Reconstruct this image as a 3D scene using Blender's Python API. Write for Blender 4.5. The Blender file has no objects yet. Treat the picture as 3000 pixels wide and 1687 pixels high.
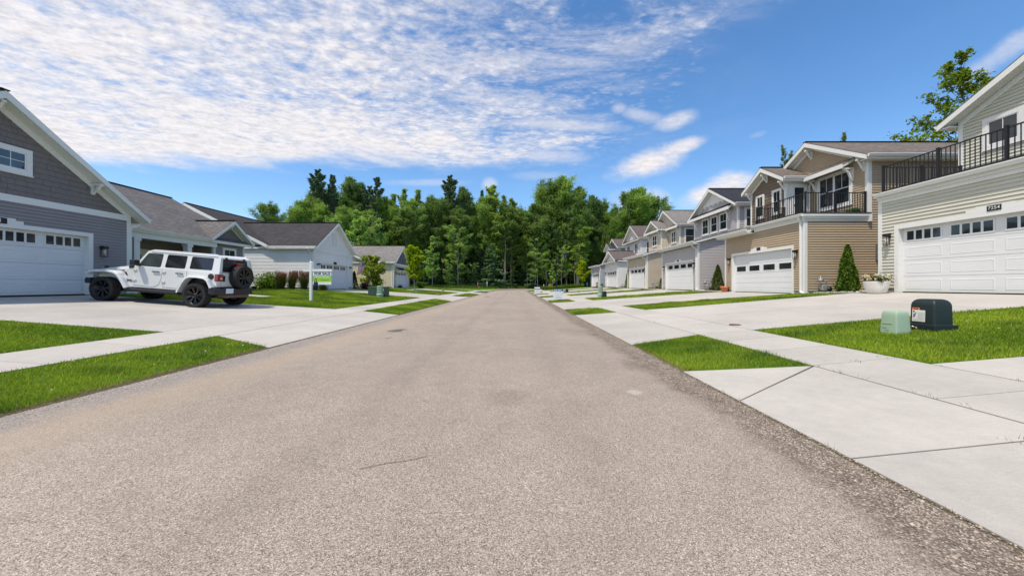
import bpy, math, random
import numpy as np
from mathutils import Vector, Matrix
rnd = random.Random(7)
R = math.radians
scene = bpy.context.scene
col = scene.collection

# ------------------------------------------------------------------ tagging
ROOT = {}
def tag(o, label=None, cat=None, group=None, kind=None):
    if label: o['label'] = label
    if cat: o['category'] = cat
    if group: o['group'] = group
    if kind: o['kind'] = kind
    return o

def thing(name, loc, label, cat, group=None, rot=(0, 0, 0)):
    o = bpy.data.objects.new(name, None)
    o.empty_display_size = 0.2
    o.location = loc
    o.rotation_euler = rot
    col.objects.link(o)
    ROOT[o.name] = Vector(loc)
    return tag(o, label, cat, group)

def copy_tree(o, parent=None):
    c = o.copy()
    col.objects.link(c)
    if parent: c.parent = parent
    for ch in list(o.children): copy_tree(ch, c)
    return c

# ------------------------------------------------------------------ mesh builder
class MB:
    def __init__(s):
        s.v = []; s.f = []; s.uv = []; s.mi = []; s.sm = []
    def face(s, pts, uv=None, mi=0, smooth=False):
        b = len(s.v)
        s.v.extend([tuple(p) for p in pts])
        s.f.append(tuple(range(b, b + len(pts))))
        s.uv.append(uv if uv else [(0, 0)] * len(pts)); s.mi.append(mi); s.sm.append(smooth)
    def raw(s, verts, faces, mi=0, smooth=False):
        b = len(s.v)
        s.v.extend([tuple(p) for p in verts])
        for f in faces:
            s.f.append(tuple(i + b for i in f)); s.uv.append([(0, 0)] * len(f)); s.mi.append(mi); s.sm.append(smooth)
    def box(s, x0, x1, y0, y1, z0, z1, mi=0):
        if x0 > x1: x0, x1 = x1, x0
        if y0 > y1: y0, y1 = y1, y0
        if z0 > z1: z0, z1 = z1, z0
        s.raw([(x0, y0, z0), (x1, y0, z0), (x1, y1, z0), (x0, y1, z0), (x0, y0, z1), (x1, y0, z1), (x1, y1, z1), (x0, y1, z1)],
              [(0, 3, 2, 1), (4, 5, 6, 7), (0, 1, 5, 4), (1, 2, 6, 5), (2, 3, 7, 6), (3, 0, 4, 7)], mi)
    def bar(s, p, q, w, h, mi=0, up=(0, 0, 1)):
        """square bar from p to q, w wide, h high"""
        p = Vector(p); q = Vector(q); d = (q - p).normalized(); up = Vector(up)
        sx = d.cross(up)
        if sx.length < 1e-4: sx = d.cross(Vector((0, 1, 0)))
        sx.normalize(); u = sx.cross(d).normalized()
        a = sx * w / 2; b = u * h / 2
        vs = [p - a - b, p + a - b, p + a + b, p - a + b, q - a - b, q + a - b, q + a + b, q - a + b]
        s.raw(vs, [(0, 3, 2, 1), (4, 5, 6, 7), (0, 1, 5, 4), (1, 2, 6, 5), (2, 3, 7, 6), (3, 0, 4, 7)], mi)
    def prism(s, poly, ext, mi=0, smooth=False):
        """closed 3D polygon swept by vector ext"""
        n = len(poly); e = Vector(ext)
        vs = [Vector(p) for p in poly] + [Vector(p) + e for p in poly]
        fs = [tuple(range(n - 1, -1, -1)), tuple(range(n, 2 * n))]
        fs += [(i, (i + 1) % n, n + (i + 1) % n, n + i) for i in range(n)]
        s.raw(vs, fs, mi, smooth)
    def tube(s, pts, rads, n=8, mi=0, cap=True, smooth=True):
        pts = [Vector(p) for p in pts]
        if not isinstance(rads, (list, tuple)): rads = [rads] * len(pts)
        vs = []; fs = []
        prev = None
        for i, p in enumerate(pts):
            d = (pts[min(i + 1, len(pts) - 1)] - pts[max(i - 1, 0)]).normalized()
            if prev is None:
                a = d.orthogonal().normalized()
            else:
                a = (prev - d * prev.dot(d))
                a = a.normalized() if a.length > 1e-5 else d.orthogonal().normalized()
            prev = a
            b = d.cross(a)
            for k in range(n):
                t = 2 * math.pi * k / n
                vs.append(p + (a * math.cos(t) + b * math.sin(t)) * rads[i])
        for i in range(len(pts) - 1):
            for k in range(n):
                fs.append((i * n + k, i * n + (k + 1) % n, (i + 1) * n + (k + 1) % n, (i + 1) * n + k))
        if cap:
            fs.append(tuple(range(n - 1, -1, -1))); fs.append(tuple((len(pts) - 1) * n + k for k in range(n)))
        s.raw(vs, fs, mi, smooth)
    def lathe(s, prof, c, axis='z', n=24, mi=0, smooth=True, close=False):
        """prof: list of (r, h) about axis through c"""
        c = Vector(c); vs = []; fs = []
        for r, h in prof:
            for k in range(n):
                t = 2 * math.pi * k / n
                a, b = r * math.cos(t), r * math.sin(t)
                v = {'z': (a, b, h), 'y': (a, h, b), 'x': (h, a, b)}[axis]
                vs.append(c + Vector(v))
        m = len(prof)
        for i in range(m - 1 + (1 if close else 0)):
            j = (i + 1) % m
            for k in range(n):
                fs.append((i * n + k, i * n + (k + 1) % n, j * n + (k + 1) % n, j * n + k))
        s.raw(vs, fs, mi, smooth)
    def build(s, name, mats, parent=None, bevel=0, seg=2, sharp=None):
        off = root_off(parent)
        me = bpy.data.meshes.new(name)
        vs = np.array(s.v, dtype=np.float64).reshape(-1, 3) - np.array(off)
        me.from_pydata(vs.tolist(), [], s.f)
        if not isinstance(mats, (list, tuple)): mats = [mats]
        for m in mats: me.materials.append(m)
        me.polygons.foreach_set('material_index', s.mi)
        me.polygons.foreach_set('use_smooth', s.sm)
        uvl = me.uv_layers.new(name='UVMap')
        flat = [c for f in s.uv for p in f for c in p]
        uvl.data.foreach_set('uv', flat)
        me.update()
        o = bpy.data.objects.new(name, me)
        col.objects.link(o)
        if parent: o.parent = parent
        if bevel:
            md = o.modifiers.new('Bevel', 'BEVEL'); md.width = bevel; md.segments = seg; md.limit_method = 'ANGLE'; md.angle_limit = R(35)
        return o

def root_off(parent):
    off = Vector((0, 0, 0)); p = parent
    while p is not None:
        off += p.location; p = p.parent
    return off

def arr_mesh(name, verts, faces, mats, parent=None, colr=None, smooth=False):
    """verts (N,3) array, faces (M,k) array; colr (N,3) point colours"""
    me = bpy.data.meshes.new(name)
    verts = np.asarray(verts, dtype=np.float32); faces = np.asarray(faces, dtype=np.int32)
    n, (m, k) = len(verts), faces.shape
    me.vertices.add(n); me.vertices.foreach_set('co', (verts - np.array(root_off(parent), dtype=np.float32)).ravel())
    me.loops.add(m * k); me.loops.foreach_set('vertex_index', faces.ravel())
    me.polygons.add(m); me.polygons.foreach_set('loop_start', np.arange(0, m * k, k, dtype=np.int32))
    if smooth: me.polygons.foreach_set('use_smooth', np.ones(m, dtype=bool))
    me.update(calc_edges=True)
    if colr is not None:
        at = me.color_attributes.new('Col', 'FLOAT_COLOR', 'POINT')
        c4 = np.ones((n, 4), dtype=np.float32); c4[:, :3] = colr
        at.data.foreach_set('color', c4.ravel())
    if not isinstance(mats, (list, tuple)): mats = [mats]
    for mm in mats: me.materials.append(mm)
    o = bpy.data.objects.new(name, me); col.objects.link(o)
    if parent: o.parent = parent
    return o

# ------------------------------------------------------------------ node helpers
class NT:
    def __init__(s, nt): s.nt = nt; s.N = nt.nodes; s.L = nt.links
    def n(s, t, **kw):
        nd = s.N.new(t)
        for k, v in kw.items(): setattr(nd, k, v)
        return nd
    def put(s, sock, v):
        if isinstance(v, bpy.types.NodeSocket): s.L.new(v, sock)
        elif v is not None: sock.default_value = v
    def m(s, op, a, b=None, c=None, clamp=False):
        nd = s.n('ShaderNodeMath', operation=op); nd.use_clamp = clamp
        s.put(nd.inputs[0], a); s.put(nd.inputs[1], b); s.put(nd.inputs[2], c)
        return nd.outputs[0]
    def ss(s, x, lo, hi, a=0.0, b=1.0):
        nd = s.n('ShaderNodeMapRange', interpolation_type='SMOOTHSTEP')
        s.put(nd.inputs['Value'], x); s.put(nd.inputs['From Min'], lo); s.put(nd.inputs['From Max'], hi)
        s.put(nd.inputs['To Min'], a); s.put(nd.inputs['To Max'], b)
        return nd.outputs[0]
    def mix(s, f, a, b, blend='MIX'):
        nd = s.n('ShaderNodeMix', data_type='RGBA', blend_type=blend)
        s.put(nd.inputs[0], f)
        for sk, v in ((nd.inputs[6], a), (nd.inputs[7], b)):
            s.put(sk, (v[0], v[1], v[2], 1) if isinstance(v, (tuple, list)) else v)
        return nd.outputs[2]
    def noise(s, vec, scale, detail=3, rough=.55, dist=0.0, out='Fac', dim='3D'):
        nd = s.n('ShaderNodeTexNoise', noise_dimensions=dim)
        s.put(nd.inputs['Vector'], vec); nd.inputs['Scale'].default_value = scale
        nd.inputs['Detail'].default_value = detail; nd.inputs['Roughness'].default_value = rough
        nd.inputs['Distortion'].default_value = dist
        return nd.outputs[out]
    def voro(s, vec, scale, out='Distance', feature='F1', rand=1.0):
        nd = s.n('ShaderNodeTexVoronoi', feature=feature)
        s.put(nd.inputs['Vector'], vec); nd.inputs['Scale'].default_value = scale; nd.inputs['Randomness'].default_value = rand
        return nd.outputs[out]
    def ramp(s, f, stops, interp='LINEAR'):
        nd = s.n('ShaderNodeValToRGB'); nd.color_ramp.interpolation = interp
        el = nd.color_ramp.elements
        while len(el) > 1: el.remove(el[0])
        for i, (p, c) in enumerate(stops):
            e = el[0] if i == 0 else el.new(p)
            e.position = p; e.color = (c[0], c[1], c[2], 1)
        s.put(nd.inputs[0], f)
        return nd.outputs[0]
    def bump(s, h, strength=.3, dist=.01):
        nd = s.n('ShaderNodeBump'); nd.inputs['Strength'].default_value = strength; nd.inputs['Distance'].default_value = dist
        s.put(nd.inputs['Height'], h)
        return nd.outputs[0]
    def combine(s, x, y, z):
        nd = s.n('ShaderNodeCombineXYZ')
        s.put(nd.inputs[0], x); s.put(nd.inputs[1], y); s.put(nd.inputs[2], z)
        return nd.outputs[0]

def newmat(name):
    m = bpy.data.materials.new(name); m.use_nodes = True
    t = NT(m.node_tree); b = t.N['Principled BSDF']
    return m, t, b

def setp(b, t, color=None, rough=None, metal=None, spec=None, normal=None, coat=None):
    if color is not None: t.put(b.inputs['Base Color'], (color[0], color[1], color[2], 1) if isinstance(color, (tuple, list)) else color)
    if rough is not None: t.put(b.inputs['Roughness'], rough)
    if metal is not None: b.inputs['Metallic'].default_value = metal
    if spec is not None: b.inputs['Specular IOR Level'].default_value = spec
    if normal is not None: t.put(b.inputs['Normal'], normal)
    if coat is not None: b.inputs['Coat Weight'].default_value = coat

MATS = {}
def plain(name, c, rough=.55, metal=0, spec=.4, var=.06, scale=6, coat=None, bump=0):
    """plain coloured surface with slight procedural unevenness"""
    if name in MATS: return MATS[name]
    m, t, b = newmat(name)
    tc = t.n('ShaderNodeTexCoord').outputs['Object']
    n1 = t.noise(tc, scale, 4)
    k = t.m('MULTIPLY_ADD', n1, 2 * var, 1 - var)
    cc = t.n('ShaderNodeMix', data_type='RGBA', blend_type='MULTIPLY'); cc.inputs[0].default_value = 1
    cc.inputs[6].default_value = (c[0], c[1], c[2], 1)
    t.L.new(k, cc.inputs[7])
    rg = t.m('MULTIPLY_ADD', n1, .12, rough - .06, clamp=True)
    setp(b, t, cc.outputs[2], rg, metal, spec, coat=coat)
    if bump: setp(b, t, normal=t.bump(t.noise(tc, 60, 3), bump, .004))
    MATS[name] = m
    return m
# ------------------------------------------------------------------ camera, sun, sky
EYE = 1.22
FPX, CX, CY = 1036.5, 1514.0, 835.0
cam = bpy.data.cameras.new('camera'); co = bpy.data.objects.new('camera', cam); col.objects.link(co)
co.location = (0, 0, EYE); co.rotation_euler = (R(90), 0, 0)
cam.sensor_width = 36; cam.lens = 36 * FPX / 3000
cam.shift_x = -(CX - 1500) / 3000; cam.shift_y = -(843.5 - CY) / 3000
cam.clip_start = .05; cam.clip_end = 3000
scene.camera = co

SUN_EL, SUN_AZ = R(63), R(44)          # azimuth from -Y (behind the camera) towards -X
to_sun = Vector((-math.sin(SUN_AZ) * math.cos(SUN_EL), -math.cos(SUN_AZ) * math.cos(SUN_EL), math.sin(SUN_EL)))
sl = bpy.data.lights.new('sun', 'SUN'); sl.energy = 2.6; sl.angle = R(2.2); sl.color = (1, .915, .79)
so = bpy.data.objects.new('sun', sl); col.objects.link(so)
so.rotation_euler = to_sun.to_track_quat('Z', 'Y').to_euler(); so.location = (-20, -30, 60)

def px2ab(x, y):
    return (x - CX) / FPX, (CY - y) / FPX

def build_world():
    w = bpy.data.worlds.new('World'); scene.world = w; w.use_nodes = True
    t = NT(w.node_tree); t.N.clear()
    out = t.n('ShaderNodeOutputWorld'); bg = t.n('ShaderNodeBackground')
    t.L.new(bg.outputs[0], out.inputs[0])
    sky = t.n('ShaderNodeTexSky', sky_type='NISHITA')
    sky.sun_disc = False; sky.sun_elevation = SUN_EL
    sky.sun_rotation = math.atan2(to_sun.x, to_sun.y)
    sky.altitude = 200; sky.air_density = 1.0; sky.dust_density = .35; sky.ozone_density = 2.2
    hs = t.n('ShaderNodeHueSaturation'); hs.inputs['Saturation'].default_value = 1.23; hs.inputs['Value'].default_value = .86
    t.L.new(sky.outputs[0], hs.inputs['Color'])
    skyc = t.mix(1, hs.outputs[0], (.98, .94, .93), 'MULTIPLY')
    d = t.n('ShaderNodeTexCoord').outputs['Generated']
    sp = t.n('ShaderNodeSeparateXYZ'); t.L.new(d, sp.inputs[0])
    dx, dy, dz = sp.outputs
    dzc = t.m('MAXIMUM', dz, .03)
    u = t.m('DIVIDE', dx, dzc); v = t.m('DIVIDE', dy, dzc)
    p = t.combine(u, v, 0.0)
    # high rippled cloud sheet: lies on a level layer, so it is mapped by direction / height
    w1 = t.noise(p, 1.1, 4, .55)
    w2 = t.noise(p, 3.2, 5, .6)
    wob = t.m('ADD', t.m('MULTIPLY', t.m('SUBTRACT', w1, .5), 1.3), t.m('MULTIPLY', t.m('SUBTRACT', w2, .5), .7))
    mp = t.n('ShaderNodeMapping'); mp.inputs['Rotation'].default_value = (0, 0, R(-28)); mp.inputs['Scale'].default_value = (1.0, 1.45, 1)
    t.L.new(p, mp.inputs[0]); q = mp.outputs[0]
    cells = t.n('ShaderNodeTexVoronoi', feature='SMOOTH_F1'); cells.inputs['Scale'].default_value = 15.0; cells.inputs['Smoothness'].default_value = .7
    wq = t.n('ShaderNodeVectorMath', operation='ADD'); t.L.new(q, wq.inputs[0])
    nz = t.n('ShaderNodeTexNoise'); nz.inputs['Scale'].default_value = 4; nz.inputs['Detail'].default_value = 4; t.L.new(q, nz.inputs['Vector'])
    sc = t.n('ShaderNodeVectorMath', operation='SCALE'); t.L.new(nz.outputs['Color'], sc.inputs[0]); sc.inputs['Scale'].default_value = .22
    t.L.new(sc.outputs[0], wq.inputs[1]); t.L.new(wq.outputs[0], cells.inputs['Vector'])
    cell = t.m('SUBTRACT', .62, cells.outputs['Distance'])
    rip = t.noise(q, 11, 6, .62, .3)
    big = t.noise(p, 2.3, 5, .55)
    fine = t.noise(q, 36, 5, .6, .2)
    dens = t.m('ADD', t.m('MULTIPLY', cell, .33), t.m('MULTIPLY', rip, .44))
    dens = t.m('ADD', dens, t.m('MULTIPLY', t.m('SUBTRACT', big, .16), 1.05))
    dens = t.m('ADD', dens, t.m('MULTIPLY', t.m('SUBTRACT', fine, .5), .22))
    # thicker to the left and towards the lower rim of the sheet, thin at its right rim
    cov = t.m('ADD', t.ss(u, .9, -1.5, -.15, .30), t.ss(v, 1.7, 2.7, -.02, .22))
    dens = t.m('ADD', dens, cov)
    al = t.ss(dens, .50, 1.10)
    edge_v = t.ss(t.m('ADD', v, t.m('MULTIPLY', wob, .85)), 3.15, 2.55)
    edge_u = t.ss(t.m('ADD', t.m('MULTIPLY_ADD', v, .30, t.m('SUBTRACT', u, .60)), t.m('MULTIPLY', wob, .5)), 1.08, .42)
    edge_b = t.ss(v, -2.5, -1.2)
    al = t.m('MULTIPLY', t.m('MULTIPLY', al, edge_v), t.m('MULTIPLY', edge_u, edge_b))
    al = t.m('MULTIPLY', al, t.ss(dz, .05, .16))
    al = t.m('MULTIPLY', al, .95)
    # lone low clouds
    dyc = t.m('MAXIMUM', dy, .05)
    a = t.m('DIVIDE', dx, dyc); b = t.m('DIVIDE', dz, dyc)
    pab = t.combine(a, t.m('MULTIPLY', b, 1.3), 0.0)
    pn = t.noise(pab, 8.0, 6, .6, .3); pn2 = t.noise(pab, 22.0, 5, .6)
    rough = t.m('ADD', t.m('MULTIPLY', t.m('SUBTRACT', pn, .5), 2.4), t.m('MULTIPLY', t.m('SUBTRACT', pn2, .5), .9))
    tot = None
    blobs = [(1895, 478, 120, 42, -.28, 1.0), (2000, 430, 75, 24, -.35, .85), (2065, 570, 80, 34, -.35, .95), (2150, 535, 80, 36, -.1, .9), (2200, 580, 120, 40, 0, .8), (1905, 590, 60, 45, 0, .55),
             (1985, 352, 70, 26, -.3, .62), (1880, 338, 70, 22, .2, .42), (1815, 318, 26, 18, 0, .4),(1640, 365, 190, 24, .05, .62), (1600, 455, 130, 26, .05, .55), (1580, 515, 90, 16, 0, .22), (2960, 140, 190, 34, -.62, .42), (1435, 540, 26, 22, 0, .5), (1250, 535, 130, 12, 0, .30), (1850, 590, 60, 40, 0, .5),
             (2220, 395, 30, 10, -.3, .15)]
    for (x, y, rx, ry, rot, am) in blobs:
        ca, cb = px2ab(x, y)
        ea = t.m('SUBTRACT', a, ca); eb = t.m('SUBTRACT', b, cb)
        c_, s_ = math.cos(rot), math.sin(rot)
        # image y is down, b is up
        r1 = t.m('DIVIDE', t.m('SUBTRACT', t.m('MULTIPLY', ea, c_), t.m('MULTIPLY', eb, s_)), rx / FPX)
        r2 = t.m('DIVIDE', t.m('ADD', t.m('MULTIPLY', ea, s_), t.m('MULTIPLY', eb, c_)), ry / FPX)
        dd = t.m('ADD', t.m('POWER', t.m('ABSOLUTE', r1), 2.0), t.m('POWER', t.m('ABSOLUTE', r2), 2.0))
        g = t.m('MULTIPLY', t.ss(t.m('ADD', t.m('SQRT', dd), t.m('MULTIPLY', rough, -.45)), 1.25, .25), am)
        tot = g if tot is None else t.m('MAXIMUM', tot, g)
    tot = t.m('MULTIPLY', tot, t.ss(dy, .06, .1))
    # faint veil of thin cirrus
    veil = t.m('MULTIPLY', t.m('MULTIPLY', t.ss(t.noise(p, 1.3, 6, .6, .6), .5, .8), t.ss(u, 2.2, .5)), .10)
    veil = t.m('MULTIPLY', veil, t.ss(dz, .1, .3))
    mp2 = t.n('ShaderNodeMapping'); mp2.inputs['Rotation'].default_value = (0, 0, R(38)); mp2.inputs['Scale'].default_value = (.8, 2.6, 1); t.L.new(p, mp2.inputs[0])
    sw = t.noise(mp2.outputs[0], 2.0, 7, .62, .5)
    rim = t.ss(t.m('ADD', t.m('MULTIPLY_ADD', v, .34, t.m('SUBTRACT', u, .44)), t.m('MULTIPLY', wob, .35)), 1.0, .35)
    veil2 = t.m('MULTIPLY', t.m('MULTIPLY', t.ss(t.m('ADD', sw, t.m('MULTIPLY', t.m('SUBTRACT', fine, .5), .15)), .36, .72), rim), t.m('MULTIPLY', t.ss(v, 2.9, 2.4), .62))
    veil2 = t.m('MULTIPLY', veil2, t.m('MULTIPLY', edge_b, t.ss(dz, .1, .2)))
    veil = t.m('MAXIMUM', veil, veil2)
    both = t.m('SUBTRACT', t.m('ADD', al, veil), t.m('MULTIPLY', al, veil))
    alpha = t.m('MAXIMUM', both, tot, clamp=True)
    shade = t.m('ADD', t.ss(t.m('ADD', t.m('MULTIPLY', rip, .7), t.m('MULTIPLY', fine, .3)), .3, .68, .74, 1.0), 0.0)
    cc = t.n('ShaderNodeMix', data_type='RGBA', blend_type='MULTIPLY'); cc.inputs[0].default_value = 1
    cc.inputs[6].default_value = (4.1, 3.95, 4.0, 1); t.L.new(shade, cc.inputs[7])
    final = t.mix(alpha, skyc, cc.outputs[2])
    t.L.new(final, bg.inputs[0])
    bg.inputs[1].default_value = .15
build_world()
scene.view_settings.view_transform = 'Standard'; scene.view_settings.look = 'None'
scene.view_settings.gamma = 1; scene.view_settings.exposure = .74
scene.cycles.max_bounces = 6; scene.cycles.diffuse_bounces = 3; scene.cycles.glossy_bounces = 3; scene.cycles.transmission_bounces = 4
scene.cycles.use_denoising = True; scene.cycles.denoiser = "OPENIMAGEDENOISE"; scene.cycles.denoising_input_passes = "RGB_ALBEDO_NORMAL"; scene.cycles.denoising_prefilter = "ACCURATE"; scene.cycles.use_adaptive_sampling = False
scene.cycles.use_light_tree = True
scene.world.cycles.sampling_method = "MANUAL"; scene.world.cycles.sample_map_resolution = 512
scene.cycles.sample_clamp_indirect = 4
# ------------------------------------------------------------------ surface materials
def m_asphalt():
    m, t, b = newmat('asphalt')
    tc = t.n('ShaderNodeTexCoord').outputs['Object']
    sp = t.n('ShaderNodeSeparateXYZ'); uvn = t.n('ShaderNodeUVMap'); uvn.uv_map = 'UVMap'
    t.L.new(uvn.outputs[0], sp.inputs[0]); u = sp.outputs[0]; v = sp.outputs[1]     # u = metres from the left edge, v = metres along
    wob = t.noise(tc, .5, 4, .6); wobf = t.noise(tc, 5, 4, .65)
    uw = t.m('ADD', u, t.m('ADD', t.m('MULTIPLY', t.m('SUBTRACT', wob, .5), .7), t.m('MULTIPLY', t.m('SUBTRACT', wobf, .5), .35)))
    st = t.voro(tc, 215, 'Color'); ss = t.n('ShaderNodeSeparateColor'); t.L.new(st, ss.inputs[0])
    stone = ss.outputs[0]; stone2 = ss.outputs[1]
    n_l = t.noise(tc, .35, 5, .6); n_m = t.noise(tc, 3.0, 5, .6); n_f = t.noise(tc, 190, 3, .7)
    base = t.ramp(stone, [(0, (.09, .077, .066)), (.16, (.19, .163, .14)), (.42, (.33, .29, .252)), (.75, (.42, .375, .33)), (.94, (.56, .515, .46)), (1, (.74, .70, .64))])
    tint = t.mix(t.m('MULTIPLY', stone2, .30), base, (.33, .255, .19))
    k = t.m('ADD', t.ss(n_l, .3, .7, .93, 1.06), t.ss(n_m, .3, .7, -.055, .045))
    k = t.m('ADD', k, t.ss(n_f, .3, .7, -.20, .16))
    cv = t.mix(1, tint, t.combine(k, k, k), 'MULTIPLY')
    cv = t.mix(1, cv, (.965, .925, .885), 'MULTIPLY')
    W = 7.05
    # wheel paths and the paving seam
    seam = t.m('SUBTRACT', 1.0, t.ss(t.m('ABSOLUTE', t.m('SUBTRACT', uw, 3.3)), .0, .28))
    cv = t.mix(t.m('MULTIPLY', seam, .16), cv, (.15, .125, .11))
    seam2 = t.m('SUBTRACT', 1.0, t.ss(t.m('ABSOLUTE', t.m('SUBTRACT', uw, 5.25)), .0, .5))
    cv = t.mix(t.m('MULTIPLY', seam2, .12), cv, (.17, .14, .12))
    # loose dark grit along the right kerb line, grey grit and tan dust along the left
    gr = t.ss(uw, W - .66, W - .34)
    coarse = t.voro(tc, 115, 'Color'); cs = t.n('ShaderNodeSeparateColor'); t.L.new(coarse, cs.inputs[0])
    grit = t.ramp(cs.outputs[0], [(0, (.062, .045, .034)), (.4, (.155, .118, .088)), (.75, (.27, .215, .165)), (.94, (.44, .37, .30)), (1, (.62, .56, .49))])
    gk = t.ss(t.noise(tc, 5.5, 4, .7), .3, .7, .62, 1.12)
    grit = t.mix(1, grit, t.combine(gk, gk, gk), 'MULTIPLY')
    cv = t.mix(t.m('MULTIPLY', gr, .88), cv, grit)
    gl = t.ss(uw, .72, .3)
    gritl = t.ramp(cs.outputs[1], [(0, (.12, .105, .095)), (.5, (.24, .21, .19)), (.9, (.38, .35, .32)), (1, (.6, .56, .52))])
    cv = t.mix(t.m('MULTIPLY', gl, .8), cv, gritl)
    dust = t.m('MULTIPLY', t.ss(uw, .5, .85), t.ss(uw, 1.9, .95))
    cv = t.mix(t.m('MULTIPLY', dust, .34), cv, (.42, .33, .235))
    # stains: oil patch and pale chip
    for (X, Y, rx, ry, c, am) in [(-3.12, 9.24, .26, .42, (.05, .045, .04), .75), (-2.85, 7.9, .1, .12, (.09, .07, .05), .5), (1.32, 3.96, .09, .11, (.58, .54, .48), .4), (-.1, 3.7, .3, .3, (.13, .10, .08), .25), (1.75, 5.3, .2, .5, (.12, .1, .08), .35), (1.5, 9.3, .5, .9, (.14, .115, .095), .2)]:
        s3 = t.n('ShaderNodeSeparateXYZ'); t.L.new(tc, s3.inputs[0])
        ex = t.m('DIVIDE', t.m('SUBTRACT', s3.outputs[0], X), rx); ey = t.m('DIVIDE', t.m('SUBTRACT', s3.outputs[1], Y), ry)
        dd = t.m('SQRT', t.m('ADD', t.m('MULTIPLY', ex, ex), t.m('MULTIPLY', ey, ey)))
        dd = t.m('ADD', dd, t.m('MULTIPLY', t.m('SUBTRACT', wobf, .5), 1.5))
        cv = t.mix(t.m('MULTIPLY', t.ss(dd, 1.1, .4), am), cv, c)
    h = t.m('ADD', stone, t.m('MULTIPLY', n_f, .5))
    setp(b, t, cv, .9, 0, .25, t.bump(h, .5, .006))
    return m

def m_concrete():
    m, t, b = newmat('concrete')
    tc = t.n('ShaderNodeTexCoord').outputs['Object']
    n1 = t.noise(tc, .6, 5, .6); n2 = t.noise(tc, 7, 5, .65); n3 = t.noise(tc, 90, 3, .6)
    mp = t.n('ShaderNodeMapping'); mp.inputs['Scale'].default_value = (6, 160, 1); t.L.new(tc, mp.inputs[0])
    br = t.noise(mp.outputs[0], 1.5, 4, .65)
    k = t.m('ADD', t.ss(n1, .3, .7, .90, 1.04), t.ss(n2, .25, .75, -.05, .04))
    k = t.m('ADD', k, t.ss(n3, .3, .7, -.045, .045)); k = t.m('ADD', k, t.ss(br, .3, .7, -.05, .05))
    geo = t.n('ShaderNodeNewGeometry'); k = t.m('ADD', k, t.m('MULTIPLY_ADD', geo.outputs['Random Per Island'], .13, -.065))
    cv = t.mix(1, (.45, .42, .378), t.combine(k, k, k), 'MULTIPLY')
    st = t.ss(t.noise(tc, 1.7, 6, .7, .5), .58, .78)
    cv = t.mix(t.m('MULTIPLY', st, .34), cv, (.36, .31, .25))
    setp(b, t, cv, .85, 0, .25, t.bump(t.m('ADD', br, t.m('MULTIPLY', n3, .6)), .22, .004))
    return m

def m_ground():
    m, t, b = newmat('turf_soil')
    tc = t.n('ShaderNodeTexCoord').outputs['Object']
    sp = t.n('ShaderNodeSeparateXYZ'); t.L.new(tc, sp.inputs[0])
    n1 = t.noise(tc, .45, 5, .6); n2 = t.noise(tc, 5, 5, .65); n3 = t.noise(tc, 40, 4, .7)
    c = t.ramp(t.m('ADD', t.m('MULTIPLY', n1, .5), t.m('MULTIPLY', n2, .5)), [(.3, (.05, .11, .008)), (.5, (.085, .165, .010)), (.7, (.13, .21, .014))])
    c = t.mix(t.ss(n3, .35, .7, .0, .55), c, (.035, .07, .01))
    soil = t.ramp(n3, [(.3, (.07, .05, .03)), (.7, (.20, .15, .10))])
    w = t.m('MULTIPLY', t.m('SUBTRACT', n2, .5), .28)
    X = t.m('ADD', sp.outputs[0], w)
    e = t.m('MULTIPLY', t.ss(X, -5.02, -4.90), t.ss(X, 2.52, 2.40))
    c = t.mix(t.m('MULTIPLY', e, .9), c, soil)
    setp(b, t, c, .95, 0, .1, t.bump(t.m('ADD', n2, n3), .6, .03))
    return m

def leafmat(name, trans=.35, rough=.6, spec=.25):
    m, t, b = newmat(name)
    at = t.n('ShaderNodeAttribute'); at.attribute_name = 'Col'
    setp(b, t, at.outputs[0], rough, 0, spec)
    tr = t.n('ShaderNodeBsdfTranslucent')
    tcol = t.mix(1, at.outputs[0], (1.2, 1.15, .65), 'MULTIPLY'); t.L.new(tcol, tr.inputs[0])
    mx = t.n('ShaderNodeMixShader'); mx.inputs[0].default_value = trans
    t.L.new(b.outputs[0], mx.inputs[1]); t.L.new(tr.outputs[0], mx.inputs[2])
    t.L.new(mx.outputs[0], t.N['Material Output'].inputs[0])
    return m

def m_shingle(name, c1, c2, c3):
    m, t, b = newmat(name)
    uvn = t.n('ShaderNodeUVMap'); uvn.uv_map = 'UVMap'; uv = uvn.outputs[0]
    br = t.n('ShaderNodeTexBrick'); t.L.new(uv, br.inputs['Vector'])
    br.inputs['Scale'].default_value = 1; br.inputs['Brick Width'].default_value = .34; br.inputs['Row Height'].default_value = .145
    br.inputs['Mortar Size'].default_value = .006; br.inputs['Mortar Smooth'].default_value = .2; br.inputs['Bias'].default_value = 0
    br.offset = .37; br.squash = 1
    br.inputs['Color1'].default_value = (*c1, 1); br.inputs['Color2'].default_value = (*c2, 1); br.inputs['Mortar'].default_value = (c1[0] * .3, c1[1] * .3, c1[2] * .3, 1)
    mp = t.n('ShaderNodeMapping'); mp.inputs['Scale'].default_value = (2.2, 6.9, 1); t.L.new(uv, mp.inputs[0])
    pat = t.noise(mp.outputs[0], 1.6, 5, .7)
    big = t.noise(uv, .35, 3)
    cv = t.mix(t.ss(pat, .38, .66), br.outputs['Color'], c3)
    g = t.noise(uv, 55, 3, .7)
    k = t.m('ADD', t.ss(g, .3, .7, .82, 1.15), t.ss(big, .3, .7, -.08, .08))
    cv = t.mix(1, cv, t.combine(k, k, k), 'MULTIPLY')
    setp(b, t, cv, .93, 0, .15, t.bump(t.m('ADD', br.outputs['Fac'], t.m('MULTIPLY', g, -.4)), .5, -.012))
    return m

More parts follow.
